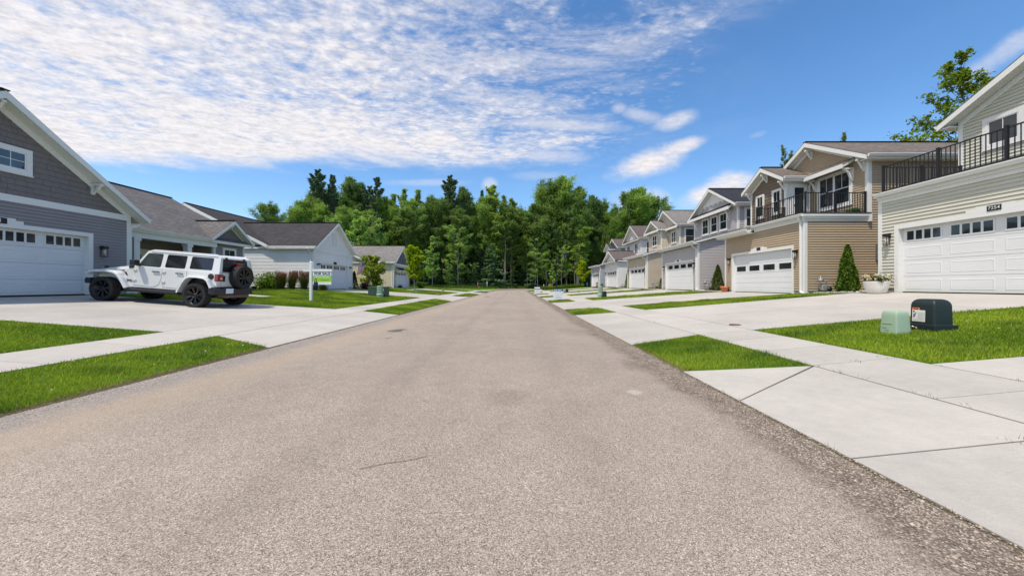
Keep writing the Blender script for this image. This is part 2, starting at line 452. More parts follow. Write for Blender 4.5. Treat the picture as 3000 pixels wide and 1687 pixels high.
def m_siding(name, c, var=.05):
    m, t, b = newmat(name)
    tc = t.n('ShaderNodeTexCoord').outputs['Object']
    mp = t.n('ShaderNodeMapping'); mp.inputs['Scale'].default_value = (1.2, 1.2, 14); t.L.new(tc, mp.inputs[0])
    n1 = t.noise(mp.outputs[0], 1.2, 5, .65); n2 = t.noise(tc, .8, 3)
    k = t.m('ADD', t.ss(n1, .25, .75, 1 - var, 1 + var), t.ss(n2, .3, .7, -var * .6, var * .6))
    cv = t.mix(1, c, t.combine(k, k, k), 'MULTIPLY')
    setp(b, t, cv, .52, 0, .3, t.bump(n1, .12, .004))
    return m

def m_glass(name='window_glass', c=(.018, .021, .024), rough=.04, spec=.6):
    m, t, b = newmat(name)
    tc = t.n('ShaderNodeTexCoord').outputs['Object']
    n1 = t.noise(tc, 1.4, 3)
    cv = t.mix(t.ss(n1, .3, .7), c, tuple(x * 1.9 for x in c))
    setp(b, t, cv, rough, 0, spec, t.bump(n1, .02, .02))
    return m

ASPHALT = m_asphalt(); CONC = m_concrete(); GROUND = m_ground()
WHITE = m_siding('white_trim', (.72, .71, .69), .03)
DOORW = m_siding('door_white', (.69, .69, .69), .03)
SOFFIT = m_siding('soffit_white', (.74, .73, .70), .03)
GLASS = m_glass(); GLASS_SCREEN = m_glass('screened_glass', (.022, .023, .024), .35, .3); GLASS_BLUE = m_glass('clear_glass', (.02, .03, .042), .02, 1.0)
BLACK = plain('black_metal', (.012, .012, .013), .45)
DGREY = plain('grey_metal', (.16, .17, .18), .45, .4)
LAMPG = plain('lamp_glass', (.62, .55, .48), .2)
CREAMW = plain('cream_metal', (.72, .68, .58), .5)
FOUND = plain('foundation_concrete', (.36, .345, .32), .9, var=.12, scale=9, bump=.3)
SH_GREY = m_shingle('shingle_weathered', (.145, .134, .131), (.215, .202, .196), (.10, .094, .094))
SH_BRN = m_shingle('shingle_brown', (.155, .13, .112), (.25, .21, .178), (.108, .094, .086))
SH_DARK = m_shingle('shingle_charcoal', (.055, .052, .055), (.085, .08, .08), (.04, .038, .04))
SH_BLK = m_shingle('shingle_dark_blue', (.035, .036, .045), (.055, .056, .065), (.025, .026, .033))
SH_RED = m_shingle('shingle_reddish', (.125, .10, .095), (.18, .145, .135), (.095, .078, .076))
SH_LT = m_shingle('shingle_light_grey', (.20, .185, .172), (.29, .27, .25), (.15, .14, .135))
LEAF = leafmat('leaf', .48); LEAF_YOUNG = leafmat('young_leaf', .55); NEEDLE = leafmat('needle', .15, .65); GRASSM = leafmat('grass_blade', .3, .55, .2)
PETAL = leafmat('petal', .25, .6)
BARK = plain('bark', (.13, .105, .082), .95, var=.3, scale=5, bump=.6)
BARK_PALE = plain('bark_pale', (.30, .265, .22), .95, var=.25, scale=5, bump=.5)
GRIT = leafmat('grit', .0, .9, .2)
# ------------------------------------------------------------------ lie of the land
RX, LX, W = 2.3, -4.75, 7.05
CC = (34.3, 72.0)
def _lerp(a, b, t): return a + (b - a) * np.clip(t, 0, 1)
def lateral(X, Y):
    X = np.asarray(X, float); Y = np.asarray(Y, float)
    r = np.hypot(X - CC[0], Y - CC[1])
    dr = np.where(Y <= CC[1], X - RX, np.where(X > CC[0], 104.0 - Y, 32.0 - r))
    dl = np.where(Y <= CC[1], LX - X, np.where(X > CC[0], Y - 111.05, r - 39.05))
    return dr, dl
def G(X, Y):
    dr, dl = lateral(X, Y)
    Y = np.asarray(Y, float)
    sr = np.where(Y < 30, _lerp(.0896, .0742, (Y - 13) / 4), _lerp(.0742, .06, (Y - 60) / 20))
    slf = _lerp(.0745, .045, (Y - 60) / 20)
    z = sr * np.clip(dr, 0, 10.75) + slf * np.clip(dl, 0, 11.25)
    return z
def g(x, y): return float(G(x, y))

def axis(bands):
    o = []
    for a, b, s in bands: o += list(np.arange(a, b, s))
    return np.array(sorted(set(np.round(o + [bands[-1][1]], 4))))
xs = np.array(sorted(set(list(axis([(-900, -200, 175), (-200, -60, 20), (-60, -20, 4), (-20, 20, .6), (20, 60, 2), (60, 200, 20), (200, 900, 175)])) + [LX - .01, LX + .03, RX + .01, RX - .03, 13.05, -16.0])))
ys = axis([(-80, -10, 10), (-10, 60, 1.0), (60, 120, .8), (120, 300, 20), (300, 1200, 150)])
XX, YY = np.meshgrid(xs, ys)
ZZ = G(XX, YY)
dr_, dl_ = lateral(XX, YY)
ZZ = np.where((dr_ < -.005) & (dl_ < -.005), -.06, ZZ)
for (x0_, x1_, y0_, y1_) in [(5.2, 12.9, 7.9, 13.1), (5.2, 12.9, 17.6, 21.9), (5.2, 12.9, 27.2, 31.4), (5.2, 12.9, 36.8, 41.4), (5.2, 12.9, 46.6, 52), (5.2, 12.9, 56.6, 61.8), (-15.8, -7.7, 8.2, 12.9), (-15.8, -7.7, 28.9, 33.3), (-15.8, -7.7, 46.9, 51.6)]:
    ZZ = np.where((XX > x0_) & (XX < x1_) & (YY > y0_) & (YY < y1_), ZZ - .04, ZZ)
nx, ny = len(xs), len(ys)
idx = np.arange(nx * ny).reshape(ny, nx)
fc = np.stack([idx[:-1, :-1].ravel(), idx[:-1, 1:].ravel(), idx[1:, 1:].ravel(), idx[1:, :-1].ravel()], 1)
gr = arr_mesh('ground', np.stack([XX.ravel(), YY.ravel(), ZZ.ravel()], 1), fc, GROUND)
tag(gr, kind='structure')

def build_road():
    rows = []                                       # (left point, right point, distance along)
    yy = list(np.arange(-30, 0, 1.0)) + list(np.arange(0, 18, .06)) + list(np.arange(18, 72, .4))
    s = 0; prev = None
    jl = jr = 0
    r2 = np.random.default_rng(3)
    for y in yy:
        jl = .9 * jl + r2.normal(0, .006); jr = .9 * jr + r2.normal(0, .004)
        rows.append(((LX - .02 + jl, y), (RX + .034 + jr, y), y))
    for a in np.linspace(0, 90, 60):
        ca, sa = math.cos(R(a)), math.sin(R(a))
        rows.append(((CC[0] - 39.05 * ca, CC[1] + 39.05 * sa), (CC[0] - 32 * ca, CC[1] + 32 * sa), 72 + R(a) * 35.5))
    for x in np.arange(36, 140, 3.0): rows.append(((x, 111.05), (x, 104), 128 + x - 34.3))
    cols = [0, .25, .6, 1.2, 2.2, 3.5, 4.8, 5.9, 6.4, 6.8, 7.05]
    vs = []; uv = []
    for (l, rr, s) in rows:
        for c in cols:
            t = c / W
            vs.append((l[0] + (rr[0] - l[0]) * t, l[1] + (rr[1] - l[1]) * t, .05 * (1 - (2 * t - 1) ** 2)))
            uv.append((c, s))
    m = MB(); nc = len(cols)
    for i in range(len(rows) - 1):
        for k in range(nc - 1):
            q = (i * nc + k, i * nc + k + 1, (i + 1) * nc + k + 1, (i + 1) * nc + k)
            m.f.append(q); m.uv.append([uv[j] for j in q]); m.mi.append(0); m.sm.append(True)
    m.v = vs
    # hairline cracks, laid 4 mm proud
    for pts in [[(-1.0, 2.25), (-.85, 2.33), (-.74, 2.355), (-.62, 2.42)]]:
        for (p, q) in zip(pts[:-1], pts[1:]):
            def zc(x): return .05 * (1 - (2 * (x - LX) / W - 1) ** 2) + .004
            w_ = .0035
            d = Vector((q[0] - p[0], q[1] - p[1], 0)).normalized(); nrm = Vector((-d.y, d.x, 0)) * w_
            m.face([Vector((p[0], p[1], zc(p[0]))) - nrm, Vector((q[0], q[1], zc(q[0]))) - nrm * .8, Vector((q[0], q[1], zc(q[0]))) + nrm * .8, Vector((p[0], p[1], zc(p[0]))) + nrm], mi=1)
    o = m.build('road', [ASPHALT, plain('crack', (.17, .145, .125), .95, var=.3, scale=40)])
    tag(o, kind='structure')
build_road()

# ------------------------------------------------------------------ concrete flatwork
TOP = .008
def slab(m, poly, top=TOP, th=.10):
    n = len(poly)
    a = [(x, y, g(x, y) + top) for x, y in poly]; b = [(x, y, z - th) for x, y, z in a]
    m.face(a)
    for i in range(n):
        j = (i + 1) % n
        m.face([b[i], b[j], a[j], a[i]])
JOINT = []
def pave(m, poly, e):
    """slab with a joint e wide all round, on a dark bedding sheet"""
    slab(m, inset(poly, e))
    m.face([(x, y, g(x, y) + TOP - .005) for x, y in inset(poly, -.004)], mi=1)
def inset(poly, e):
    """shrink a convex polygon by e on every side"""
    n = len(poly); P = [Vector((p[0], p[1])) for p in poly]
    ar = sum(P[i].x * P[(i + 1) % n].y - P[(i + 1) % n].x * P[i].y for i in range(n))
    s = 1 if ar > 0 else -1
    out = []
    for i in range(n):
        p0, p1, p2 = P[i - 1], P[i], P[(i + 1) % n]
        d1 = (p1 - p0).normalized(); d2 = (p2 - p1).normalized()
        n1 = Vector((-d1.y, d1.x)) * s; n2 = Vector((-d2.y, d2.x)) * s
        k = (n1 + n2); k = k / max(k.dot(n1), .2)
        out.append(tuple(p1 + k * e))
    return out
def gridslab(m, x0, x1, y0, y1, nx_, ny_, gap=.006):
    for i in range(nx_):
        for j in range(ny_):
            a, b = x0 + (x1 - x0) * i / nx_, x0 + (x1 - x0) * (i + 1) / nx_
            c, d = y0 + (y1 - y0) * j / ny_, y0 + (y1 - y0) * (j + 1) / ny_
            slab(m, inset([(a, c), (b, c), (b, d), (a, d)], gap))

SWR = (3.93, 5.06); SWL = (-7.56, -6.43)
# driveways: (y at kerb low/high, y at walk low/high, y at house low/high)
DRV_R = [(-2.2, 4.97, -2.0, 4.70, -2.0, 4.3), (7.18, 14.2, 7.62, 13.9, 7.45, 13.2), (17.3, 24.0, 17.0, 23.5, 16.95, 22.3), (27.0, 33.6, 26.5, 33.1, 26.0, 32.0),
         (36.6, 43.2, 36.1, 42.8, 35.6, 42.0), (46.2, 52.8, 45.9, 52.7, 45.6, 52.6), (56.0, 63.0, 55.8, 62.6, 55.6, 62.4)]
DRV_L = [(6.85, 14.35, 7.6, 14.75, 7.5, 13.4), (26.3, 36.1, 27.8, 34.9, 28.3, 33.9), (45.6, 53.2, 46.0, 52.9, 46.3, 52.2), (63.8, 70.5, 64.2, 70.0, 64.4, 69.8)]
def flatwork():
    ap = MB(); dv = MB(); sw = MB()
    for k, (a0, a1, w0, w1, h0, h1) in enumerate(DRV_R):
        x0, x1 = RX + .03, SWR[0] - .012
        if k == 0:
            pave(ap, [(x0, 3.70), (x1, 4.68), (x0, 4.97)], .008); pave(ap, [(x0, 2.47), (x1, 2.50), (x1, 4.66), (x0, 3.70)], .008)
            pave(ap, [(x0, .2), (x1, .2), (x1, 2.50), (x0, 2.47)], .008); pave(ap, [(x0, -2.2), (x1, -2.2), (x1, .2), (x0, .2)], .008)
        elif k == 1:
            pave(ap, [(x0, a0), (x1, w0), (x1, 10.6), (x0, 10.6)], .004); pave(ap, [(x0, 10.6), (x1, 10.6), (x1, w1), (x0, a1)], .004)
        else:
            ym = (a0 + a1) / 2
            pave(ap, [(x0, a0), (x1, w0), (x1, ym), (x0, ym)], .004); pave(ap, [(x0, ym), (x1, ym), (x1, w1), (x0, a1)], .004)
        xa, xb = SWR[1] + .012, 13.02
        if k == 0: w1, h1 = 4.33, 4.08
        nx_ = 3
        for i in range(nx_):
            t0, t1 = i / nx_, (i + 1) / nx_
            p0, p1 = xa + (xb - xa) * t0, xa + (xb - xa) * t1
            l0, l1 = w0 + (h0 - w0) * t0, w0 + (h0 - w0) * t1
            u0, u1 = w1 + (h1 - w1) * t0, w1 + (h1 - w1) * t1
            pave(dv, [(p0, l0), (p1, l1), (p1, (l1 + u1) / 2), (p0, (l0 + u0) / 2)], .004)
            pave(dv, [(p0, (l0 + u0) / 2), (p1, (l1 + u1) / 2), (p1, u1), (p0, u0)], .004)
    for k, (a0, a1, w0, w1, h0, h1) in enumerate(DRV_L):
        x0, x1 = LX - .05, SWL[1] + .014
        ym = (a0 + a1) / 2
        pave(ap, [(x0, a0), (x1, w0), (x1, ym), (x0, ym)], .004); pave(ap, [(x0, ym), (x1, ym), (x1, w1), (x0, a1)], .004)
        xa, xb = SWL[0] - .004, (-15.92 if k < 3 else -24)
        for i in range(3):
            t0, t1 = i / 3, (i + 1) / 3
            p0, p1 = xa + (xb - xa) * t0, xa + (xb - xa) * t1
            l0, l1 = w0 + (h0 - w0) * t0, w0 + (h0 - w0) * t1
            u0, u1 = w1 + (h1 - w1) * t0, w1 + (h1 - w1) * t1
            pave(dv, [(p0, l0), (p1, l1), (p1, (l1 + u1) / 2), (p0, (l0 + u0) / 2)], .004)
            pave(dv, [(p0, (l0 + u0) / 2), (p1, (l1 + u1) / 2), (p1, u1), (p0, u0)], .004)
    # footways with tooled joints
    yj = [-4.0, -2.6, -1.1, .4, 1.9, 3.32, 4.70, 5.7, 6.68, 7.62, 9.1, 10.6, 12.2, 13.9]
    y = 13.9
    while y < 71.5: y += 1.52; yj.append(y)
    for a, b in zip(yj[:-1], yj[1:]):
        pave(sw, [(SWR[0], a), (SWR[1], a), (SWR[1], b), (SWR[0], b)], .005)
    yl = [-3.0, -1.4, .2, 1.75, 3.3, 4.85, 6.25, 7.55]
    y = 7.55
    while y < 71.5: y += 1.52; yl.append(y)
    for a, b in zip(yl[:-1], yl[1:]):
        pave(sw, [(SWL[0], a), (SWL[1], a), (SWL[1], b), (SWL[0], b)], .005)
    for (ra, rb, a0, a1) in [(39.05 + 1.68, 39.05 + 2.81, 0, 62), (32 - 2.76, 32 - 1.63, 0, 88)]:
        N = 34
        for i in range(N):
            t0, t1 = R(a0 + (a1 - a0) * i / N), R(a0 + (a1 - a0) * (i + 1) / N)
            P = lambda r_, t: (CC[0] - r_ * math.cos(t), CC[1] + r_ * math.sin(t))
            pave(sw, [P(ra, t0), P(ra, t1), P(rb, t1), P(rb, t0)], .005)
    # porch path of the grey house
    gridslab(sw, -17.3, -12.9, 17.9, 18.9, 3, 1)
    for m, nme in ((ap, 'driveway_apron'), (dv, 'driveway'), (sw, 'sidewalk')):
        tag(m.build(nme, [CONC, plain('joint_filler', (.13, .115, .10), .95, var=.3, scale=20)]), kind='structure')
flatwork()

# ------------------------------------------------------------------ grass
def inpoly(x, y, poly):
    r = np.zeros(len(x), bool); n = len(poly)
    for i in range(n):
        (x1, y1), (x2, y2) = poly[i], poly[(i + 1) % n]
        c = ((y1 > y) != (y2 > y)) & (x < (x2 - x1) * (y - y1) / (y2 - y1 + 1e-12) + x1)
        r ^= c
    return r
LAWNS = [
    [(-4.83, 1.2), (-4.84, 6.85), (-6.41, 7.56), (-6.41, 1.2)],
    [(-7.58, 1.2), (-7.58, 7.52), (-12.5, 7.46), (-12.5, 1.2)],
    [(-4.85, 14.45), (-4.85, 26.2), (-6.41, 27.7), (-6.41, 14.85)],
    [(-7.58, 14.85), (-7.58, 27.7), (-16.0, 28.3), (-16.0, 27.7), (-25, 27.7), (-25, 23.2), (-17.6, 23.2), (-17.6, 19.0), (-12.8, 19.0), (-12.8, 17.8), (-16, 17.8), (-16.0, 13.5)],
    [(-4.85, 36.2), (-4.85, 45.5), (-6.41, 45.9), (-6.41, 35.0)], [(-7.58, 35.0), (-7.58, 45.9), (-15.9, 46.2), (-15.9, 45.8), (-25, 45.8), (-25, 34.6), (-15.9, 34.0)],
    [(-4.85, 53.3), (-4.85, 63.7), (-6.41, 64.1), (-6.41, 53.0)], [(-7.58, 53.0), (-7.58, 64.1), (-30, 64.4), (-30, 53), (-15.9, 52.4)],
    [(2.36, 7.13), (3.90, 7.58), (3.90, 4.74), (2.36, 5.0)],
    [(2.36, 14.25), (3.90, 13.95), (3.90, 16.95), (2.36, 17.25)],
    [(5.09, 4.35), (13.0, 4.1), (13.0, 7.40), (5.09, 7.57)],
    [(5.09, 13.95), (11.8, 13.32), (12.75, 14.2), (12.35, 16.2), (9.4, 16.9), (5.09, 16.95)]]
for k in (3, 4, 5, 6):
    p = 9.65 * (k - 3)
    nxt = DRV_R[k]; prv = DRV_R[k - 1]
    LAWNS.append([(2.36, prv[1] + .05), (3.90, prv[3] + .05), (3.90, nxt[2] - .05), (2.36, nxt[0] - .05)])
    LAWNS.append([(5.09, prv[3] + .05), (12.7, prv[5] + .1), (12.7, nxt[4] - .1), (5.09, nxt[2] - .05)])
LAWNS.append([(2.4, 63.1), (3.9, 62.7), (3.9, 71.5), (2.4, 71.5)]); LAWNS.append([(5.1, 62.7), (13, 62.5), (20, 62.5), (20, 73), (5.1, 73)])
def grass():
    rg = np.random.default_rng(11)
    V = []; C = []
    for poly in LAWNS:
        px = np.array([p[0] for p in poly]); py = np.array([p[1] for p in poly])
        A = (px.max() - px.min()) * (py.max() - py.min())
        ymid = max(py.min(), 2.5)
        dens = 3600 if ymid < 8 else (1100 if ymid < 16 else (520 if ymid < 27 else (230 if ymid < 40 else 130)))
        n = int(A * dens)
        x = rg.uniform(px.min(), px.max(), n); y = rg.uniform(py.min(), py.max(), n)
        k = inpoly(x, y, poly); x, y = x[k], y[k]
        d = np.hypot(x, y)
        keep = rg.random(len(x)) < np.clip((ymid * 1.35 / np.maximum(y, 1)) ** 1.3, .2, 1); x, y, d = x[keep], y[keep], d[keep]
        # ragged rim
        j = 0
        n = len(x)
        clump = np.zeros(n)
        for _ in range(int(A * 1.2) + 4):
            cx_, cy_ = rg.uniform(px.min(), px.max()), rg.uniform(py.min(), py.max()); r_ = rg.uniform(.07, .38)
            clump = np.maximum(clump, np.clip(1 - np.hypot((x - cx_) / 1.6, y - cy_) / r_, 0, 1) * rg.uniform(.4, 1))
        patch = .5 + .25 * np.sin(x * 1.7 + 2 * np.sin(y * .9)) + .25 * np.sin(y * 2.3 + x * .6 + 1.7 * np.sin(x * 1.1))
        h = rg.uniform(.030, .062, n) * (1 + .95 * clump) * (1 + np.clip((y - 10) / 60, 0, .6))
        w = rg.uniform(.0026, .0046, n) * np.clip(d / 5.5, 1, 9)
        az = rg.uniform(0, 2 * math.pi, n); ln = rg.uniform(.1, .85, n) * h; la = rg.uniform(0, 2 * math.pi, n)
        x = x + rg.normal(0, .014, n); y = y + rg.normal(0, .014, n)
        z = G(x, y) - .004
        bx, by = np.cos(az) * w, np.sin(az) * w
        tip = np.stack([x + np.cos(la) * ln, y + np.sin(la) * ln, z + h], 1)
        b0 = np.stack([x - bx, y - by, z], 1); b1 = np.stack([x + bx, y + by, z], 1)
        V.append(np.stack([b0, b1, tip], 1).reshape(-1, 3))
        thin = np.clip(np.sin(x * 3.1 + 1.3 * np.sin(y * 2.7)) * np.sin(y * 3.7 + x) - .55, 0, 1) * 1.6
        h = h * (1 - .35 * thin)
        mixv = np.clip(1.25 * (patch - .5) + .5 + .5 * thin + rg.normal(0, .22, n), 0, 1)[:, None]
        base = (1 - mixv) * np.array([.125, .225, .012]) + mixv * np.array([.33, .43, .03])
        base = base * (1 - .72 * clump[:, None]) + np.array([.035, .12, .025]) * (.72 * clump[:, None])
        dry = (rg.random(n) < .05)[:, None]
        base = np.where(dry, np.array([.26, .21, .09]), base)
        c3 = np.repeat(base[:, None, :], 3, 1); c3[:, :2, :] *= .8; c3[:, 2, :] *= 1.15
        C.append(c3.reshape(-1, 3))
    V = np.concatenate(V); C = np.concatenate(C)
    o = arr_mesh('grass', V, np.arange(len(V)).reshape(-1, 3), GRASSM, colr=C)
    tag(o, kind='stuff')
    # loose grit lying along both edges of the road
    m = rg.uniform
    n = 15000
    rt = rg.random(n) < .62
    x = np.where(rt, RX - np.abs(rg.normal(0, .22, n)) + .035, LX + np.abs(rg.normal(0, .16, n)) - .02); y = 1.0 + 13 * rg.random(n) ** 1.5
    s = rg.uniform(.0022, .0062, n) * (1 + (rg.random(n) < .03)); t = (x - LX) / W; z = .05 * (1 - (2 * np.clip(t, 0, 1) - 1) ** 2) + np.where(x > RX, .009, 0)
    a = rg.uniform(0, 6.28, n); P = []
    for k in range(4): P.append(np.stack([x + s * 1.3 * np.cos(a + k * 1.5708), y + s * np.sin(a + k * 1.5708), z], 1))
    P.append(np.stack([x, y, z + s * 1.1], 1)); P = np.stack(P, 1).reshape(-1, 3)
    b = np.arange(n)[:, None] * 5
    F = np.concatenate([b + np.array([[0, 1, 4]]), b + np.array([[1, 2, 4]]), b + np.array([[2, 3, 4]]), b + np.array([[3, 0, 4]])])
    c = np.array([.30, .25, .20])[None] * rg.uniform(.3, 1.7, n)[:, None]
    tag(arr_mesh('loose_grit', P, F, GRIT, colr=np.repeat(c, 5, 0)), kind='stuff')
    print('grass blades', len(V) // 3)
grass()
# ------------------------------------------------------------------ house kit
def clip_half(poly, z, keep_above):
    out = []
    n = len(poly)
    for i in range(n):
        p, q = poly[i], poly[(i + 1) % n]
        a = (p[1] >= z) if keep_above else (p[1] <= z)
        b = (q[1] >= z) if keep_above else (q[1] <= z)
        if a: out.append(p)
        if a != b:
            t = (z - p[1]) / (q[1] - p[1])
            out.append((p[0] + (q[0] - p[0]) * t, z))
    return out

class Frame:
    """a wall plane: origin O, horizontal unit U, outward normal N; points are (u, z)"""
    def __init__(s, O, U, N): s.O = Vector(O); s.U = Vector(U); s.N = Vector(N)
    def p(s, u, z, n=0.0):
        v = s.O + s.U * u + s.N * n
        return Vector((v.x, v.y, z))

def lap(mb, F, poly, pitch=.112, depth=.030, mi=0, z0=None):
    zs = [p[1] for p in poly]; lo, hi = min(zs), max(zs)
    z0 = lo if z0 is None else z0
    k0 = math.floor((lo - z0) / pitch); k1 = math.ceil((hi - z0) / pitch)
    for k in range(k0, k1):
        a, b = z0 + k * pitch, z0 + (k + 1) * pitch
        q = clip_half(clip_half(poly, max(a, lo) - 1e-6, True), b, False)
        if len(q) < 3: continue
        off = lambda z: depth * (1 - (z - a) / pitch) + .002
        mb.face([F.p(u, z, off(z)) for u, z in q], mi=mi)
        bt = [u for u, z in q if z < a + 1e-4]
        if len(bt) >= 2:
            u0, u1 = min(bt), max(bt)
            mb.face([F.p(u0, a, off(a)), F.p(u1, a, off(a)), F.p(u1, a, 0), F.p(u0, a, 0)], mi=mi)

def shakes(mb, F, poly, pitch=.18, depth=.022, mi=0, seed=1):
    rr = random.Random(seed)
    zs = [p[1] for p in poly]; us = [p[0] for p in poly]
    lo, hi = min(zs), max(zs)
    k = 0
    while lo + k * pitch < hi:
        a, b = lo + k * pitch, lo + (k + 1) * pitch
        u = min(us) - rr.random() * .2
        strip = clip_half(clip_half(poly, a - 1e-6, True), b, False)
        while u < max(us):
            w = rr.uniform(.11, .30)
            # clip strip to [u, u+w] by swapping axes
            s2 = [(z, uu) for uu, z in strip]
            s2 = clip_half(clip_half(s2, u + .004, True), u + w - .004, False)
            if len(s2) >= 3:
                dj = depth + rr.uniform(-.006, .006)
                q = [(uu, z) for z, uu in s2]
                off = lambda z: dj * (1 - (z - a) / pitch) + .004
                mb.face([F.p(uu, z, off(z)) for uu, z in q], mi=mi)
                bt = [uu for uu, z in q if z < a + 1e-4]
                if len(bt) >= 2:
                    mb.face([F.p(min(bt), a, off(a)), F.p(max(bt), a, off(a)), F.p(max(bt), a, 0), F.p(min(bt), a, 0)], mi=mi)
            u += w
        k += 1
    mb.face([F.p(u, z, .001) for u, z in poly], mi=mi)

def batten(mb, F, poly, step=.3, mi=0):
    mb.face([F.p(u, z, .004) for u, z in poly], mi=mi)
    us = [p[0] for p in poly]
    u = min(us) + step / 2
    while u < max(us):
        s2 = clip_half(clip_half([(z, uu) for uu, z in poly], u - .02, True), u + .02, False)
        if len(s2) >= 3:
            q = [(uu, z) for z, uu in s2]
            z0, z1 = min(p[1] for p in q), max(p[1] for p in q)
            boxF(mb, F, u - .02, u + .02, z0, z1, 0, .024, mi)
        u += step

def boxF(mb, F, u0, u1, z0, z1, n0, n1, mi=0):
    P = [F.p(u0, z0, n0), F.p(u1, z0, n0), F.p(u1, z0, n1), F.p(u0, z0, n1), F.p(u0, z1, n0), F.p(u1, z1, n0), F.p(u1, z1, n1), F.p(u0, z1, n1)]
    mb.raw(P, [(0, 3, 2, 1), (4, 5, 6, 7), (0, 1, 5, 4), (1, 2, 6, 5), (2, 3, 7, 6), (3, 0, 4, 7)], mi)

def ring(mb, F, u0, u1, z0, z1, w, n0, n1, mi=0, wt=None, wb=None):
    wt = w if wt is None else wt; wb = w if wb is None else wb
    boxF(mb, F, u0, u0 + w, z0, z1, n0, n1, mi); boxF(mb, F, u1 - w, u1, z0, z1, n0, n1, mi)
    boxF(mb, F, u0 + w, u1 - w, z1 - wt, z1, n0, n1, mi)
    if wb > 0: boxF(mb, F, u0 + w, u1 - w, z0, z0 + wb, n0, n1, mi)

def window(par, F, u0, u1, z0, z1, trim=.09, cols=1, hung=True, top_lites=2, glass=None, slider=False, white=None):
    """casing mesh 'window' > 'sash', 'pane'"""
    white = white or WHITE
    m = MB(); ring(m, F, u0, u1, z0, z1, trim, .006, .062)
    boxF(m, F, u0 - .02, u1 + .02, z0 - .03, z0 + .0, .006, .075)
    w = m.build('window', white, par)
    a0, a1, b0, b1 = u0 + trim, u1 - trim, z0 + trim, z1 - trim
    s = MB(); pn = MB()
    cw = (a1 - a0) / cols
    for c in range(cols):
        x0, x1 = a0 + c * cw, a0 + (c + 1) * cw
        mull = .045 if cols > 1 else 0
        xx0 = x0 + (mull / 2 if c > 0 else 0); xx1 = x1 - (mull / 2 if c < cols - 1 else 0)
        if c > 0: boxF(s, F, x0 - mull / 2, x0 + mull / 2, b0, b1, .012, .056)
        ring(s, F, xx0, xx1, b0, b1, .035, .012, .048)
        zm = (b0 + b1) / 2
        if hung: boxF(s, F, xx0 + .035, xx1 - .035, zm - .02, zm + .02, .012, .045)
        if top_lites == 2:
            um = (xx0 + xx1) / 2; boxF(s, F, um - .009, um + .009, (zm + .02 if hung else b0 + .035), b1 - .035, .012, .042)
        if slider:
            zq = (b0 + b1) / 2; boxF(s, F, xx0 + .035, xx1 - .035, zq - .009, zq + .009, .012, .041)
        pn.face([F.p(xx0, b0, .034), F.p(xx1, b0, .034), F.p(xx1, b1, .034), F.p(xx0, b1, .034)])
    s.build('sash', white, w); pn.build('pane', glass or GLASS, w)
    return w

def garage_door(par, F, u0, u1, z0, z1, style, rec=.13):
    """recessed door; styles: 'raised4' (4 groups of 4 lites, raised panels), 'flush_mid', 'flush_top'"""
    d = MB(); H_ = z1 - z0; n = 4; sh = H_ / n
    for k in range(n):
        a, b = z0 + k * sh, z0 + (k + 1) * sh
        boxF(d, F, u0, u1, a + .004, b - .004, -rec - .04, -rec)
        pc = 4; pw = (u1 - u0) / pc
        if style == 'raised4' and k < 3:
            for c in range(pc):
                x0, x1 = u0 + c * pw + .1, u0 + (c + 1) * pw - .1
                y0, y1 = a + .1, b - .1
                for (e0, h0, e1, h1) in [(0, .0005, .022, .007), (.022, .007, .05, .002)]:
                    A = [(x0 + e0, y0 + e0), (x1 - e0, y0 + e0), (x1 - e0, y1 - e0), (x0 + e0, y1 - e0)]
                    B = [(x0 + e1, y0 + e1), (x1 - e1, y0 + e1), (x1 - e1, y1 - e1), (x0 + e1, y1 - e1)]
                    for i in range(4):
                        j = (i + 1) % 4
                        d.face([F.p(*A[i], -rec + h0), F.p(*A[j], -rec + h0), F.p(*B[j], -rec + h1), F.p(*B[i], -rec + h1)])
                d.face([F.p(x0 + .05, y0 + .05, -rec + .004), F.p(x1 - .05, y0 + .05, -rec + .004), F.p(x1 - .05, y1 - .05, -rec + .004), F.p(x0 + .05, y1 - .05, -rec + .002)])
        elif style.startswith('flush') and k < 4:
            zm = (a + b) / 2
            boxF(d, F, u0, u1, a + .012, zm - .008, -rec, -rec + .006); boxF(d, F, u0, u1, zm + .008, b - .012, -rec, -rec + .006)
    boxF(d, F, u0, u1, z0 - .0, z0 + .025, -rec - .02, -rec + .012, 1)
    o = d.build('garage_door', [DOORW, BLACK], par)
    row = 3 if style != 'flush_mid' else 2
    a, b = z0 + row * sh, z0 + (row + 1) * sh
    pw = (u1 - u0) / 4
    for c in range(4):
        w = MB()
        x0, x1 = u0 + c * pw + .13, u0 + (c + 1) * pw - .13
        if style == 'raised4':
            y0, y1 = a + .13, b - .10
            ring(w, F, x0 - .035, x1 + .035, y0 - .035, y1 + .035, .04, -rec, -rec + .016)
            lw = (x1 - x0) / 4
            for i in range(4):
                if i: boxF(w, F, x0 + i * lw - .028, x0 + i * lw + .028, y0, y1, -rec, -rec + .014)
            w.face([F.p(x0, y0, -rec + .005), F.p(x1, y0, -rec + .005), F.p(x1, y1, -rec + .005), F.p(x0, y1, -rec + .005)], mi=1)
        else:
            y0, y1 = a + .12, b - .12
            x0 += .02; x1 -= .02
            ring(w, F, x0 - .03, x1 + .03, y0 - .03, y1 + .03, .032, -rec, -rec + .016)
            w.face([F.p(x0, y0, -rec + .010), F.p(x1, y0, -rec + .010), F.p(x1, y1, -rec + .010), F.p(x0, y1, -rec + .010)], mi=1)
        w.build('door_window', [DOORW, GLASS], o)
    return o

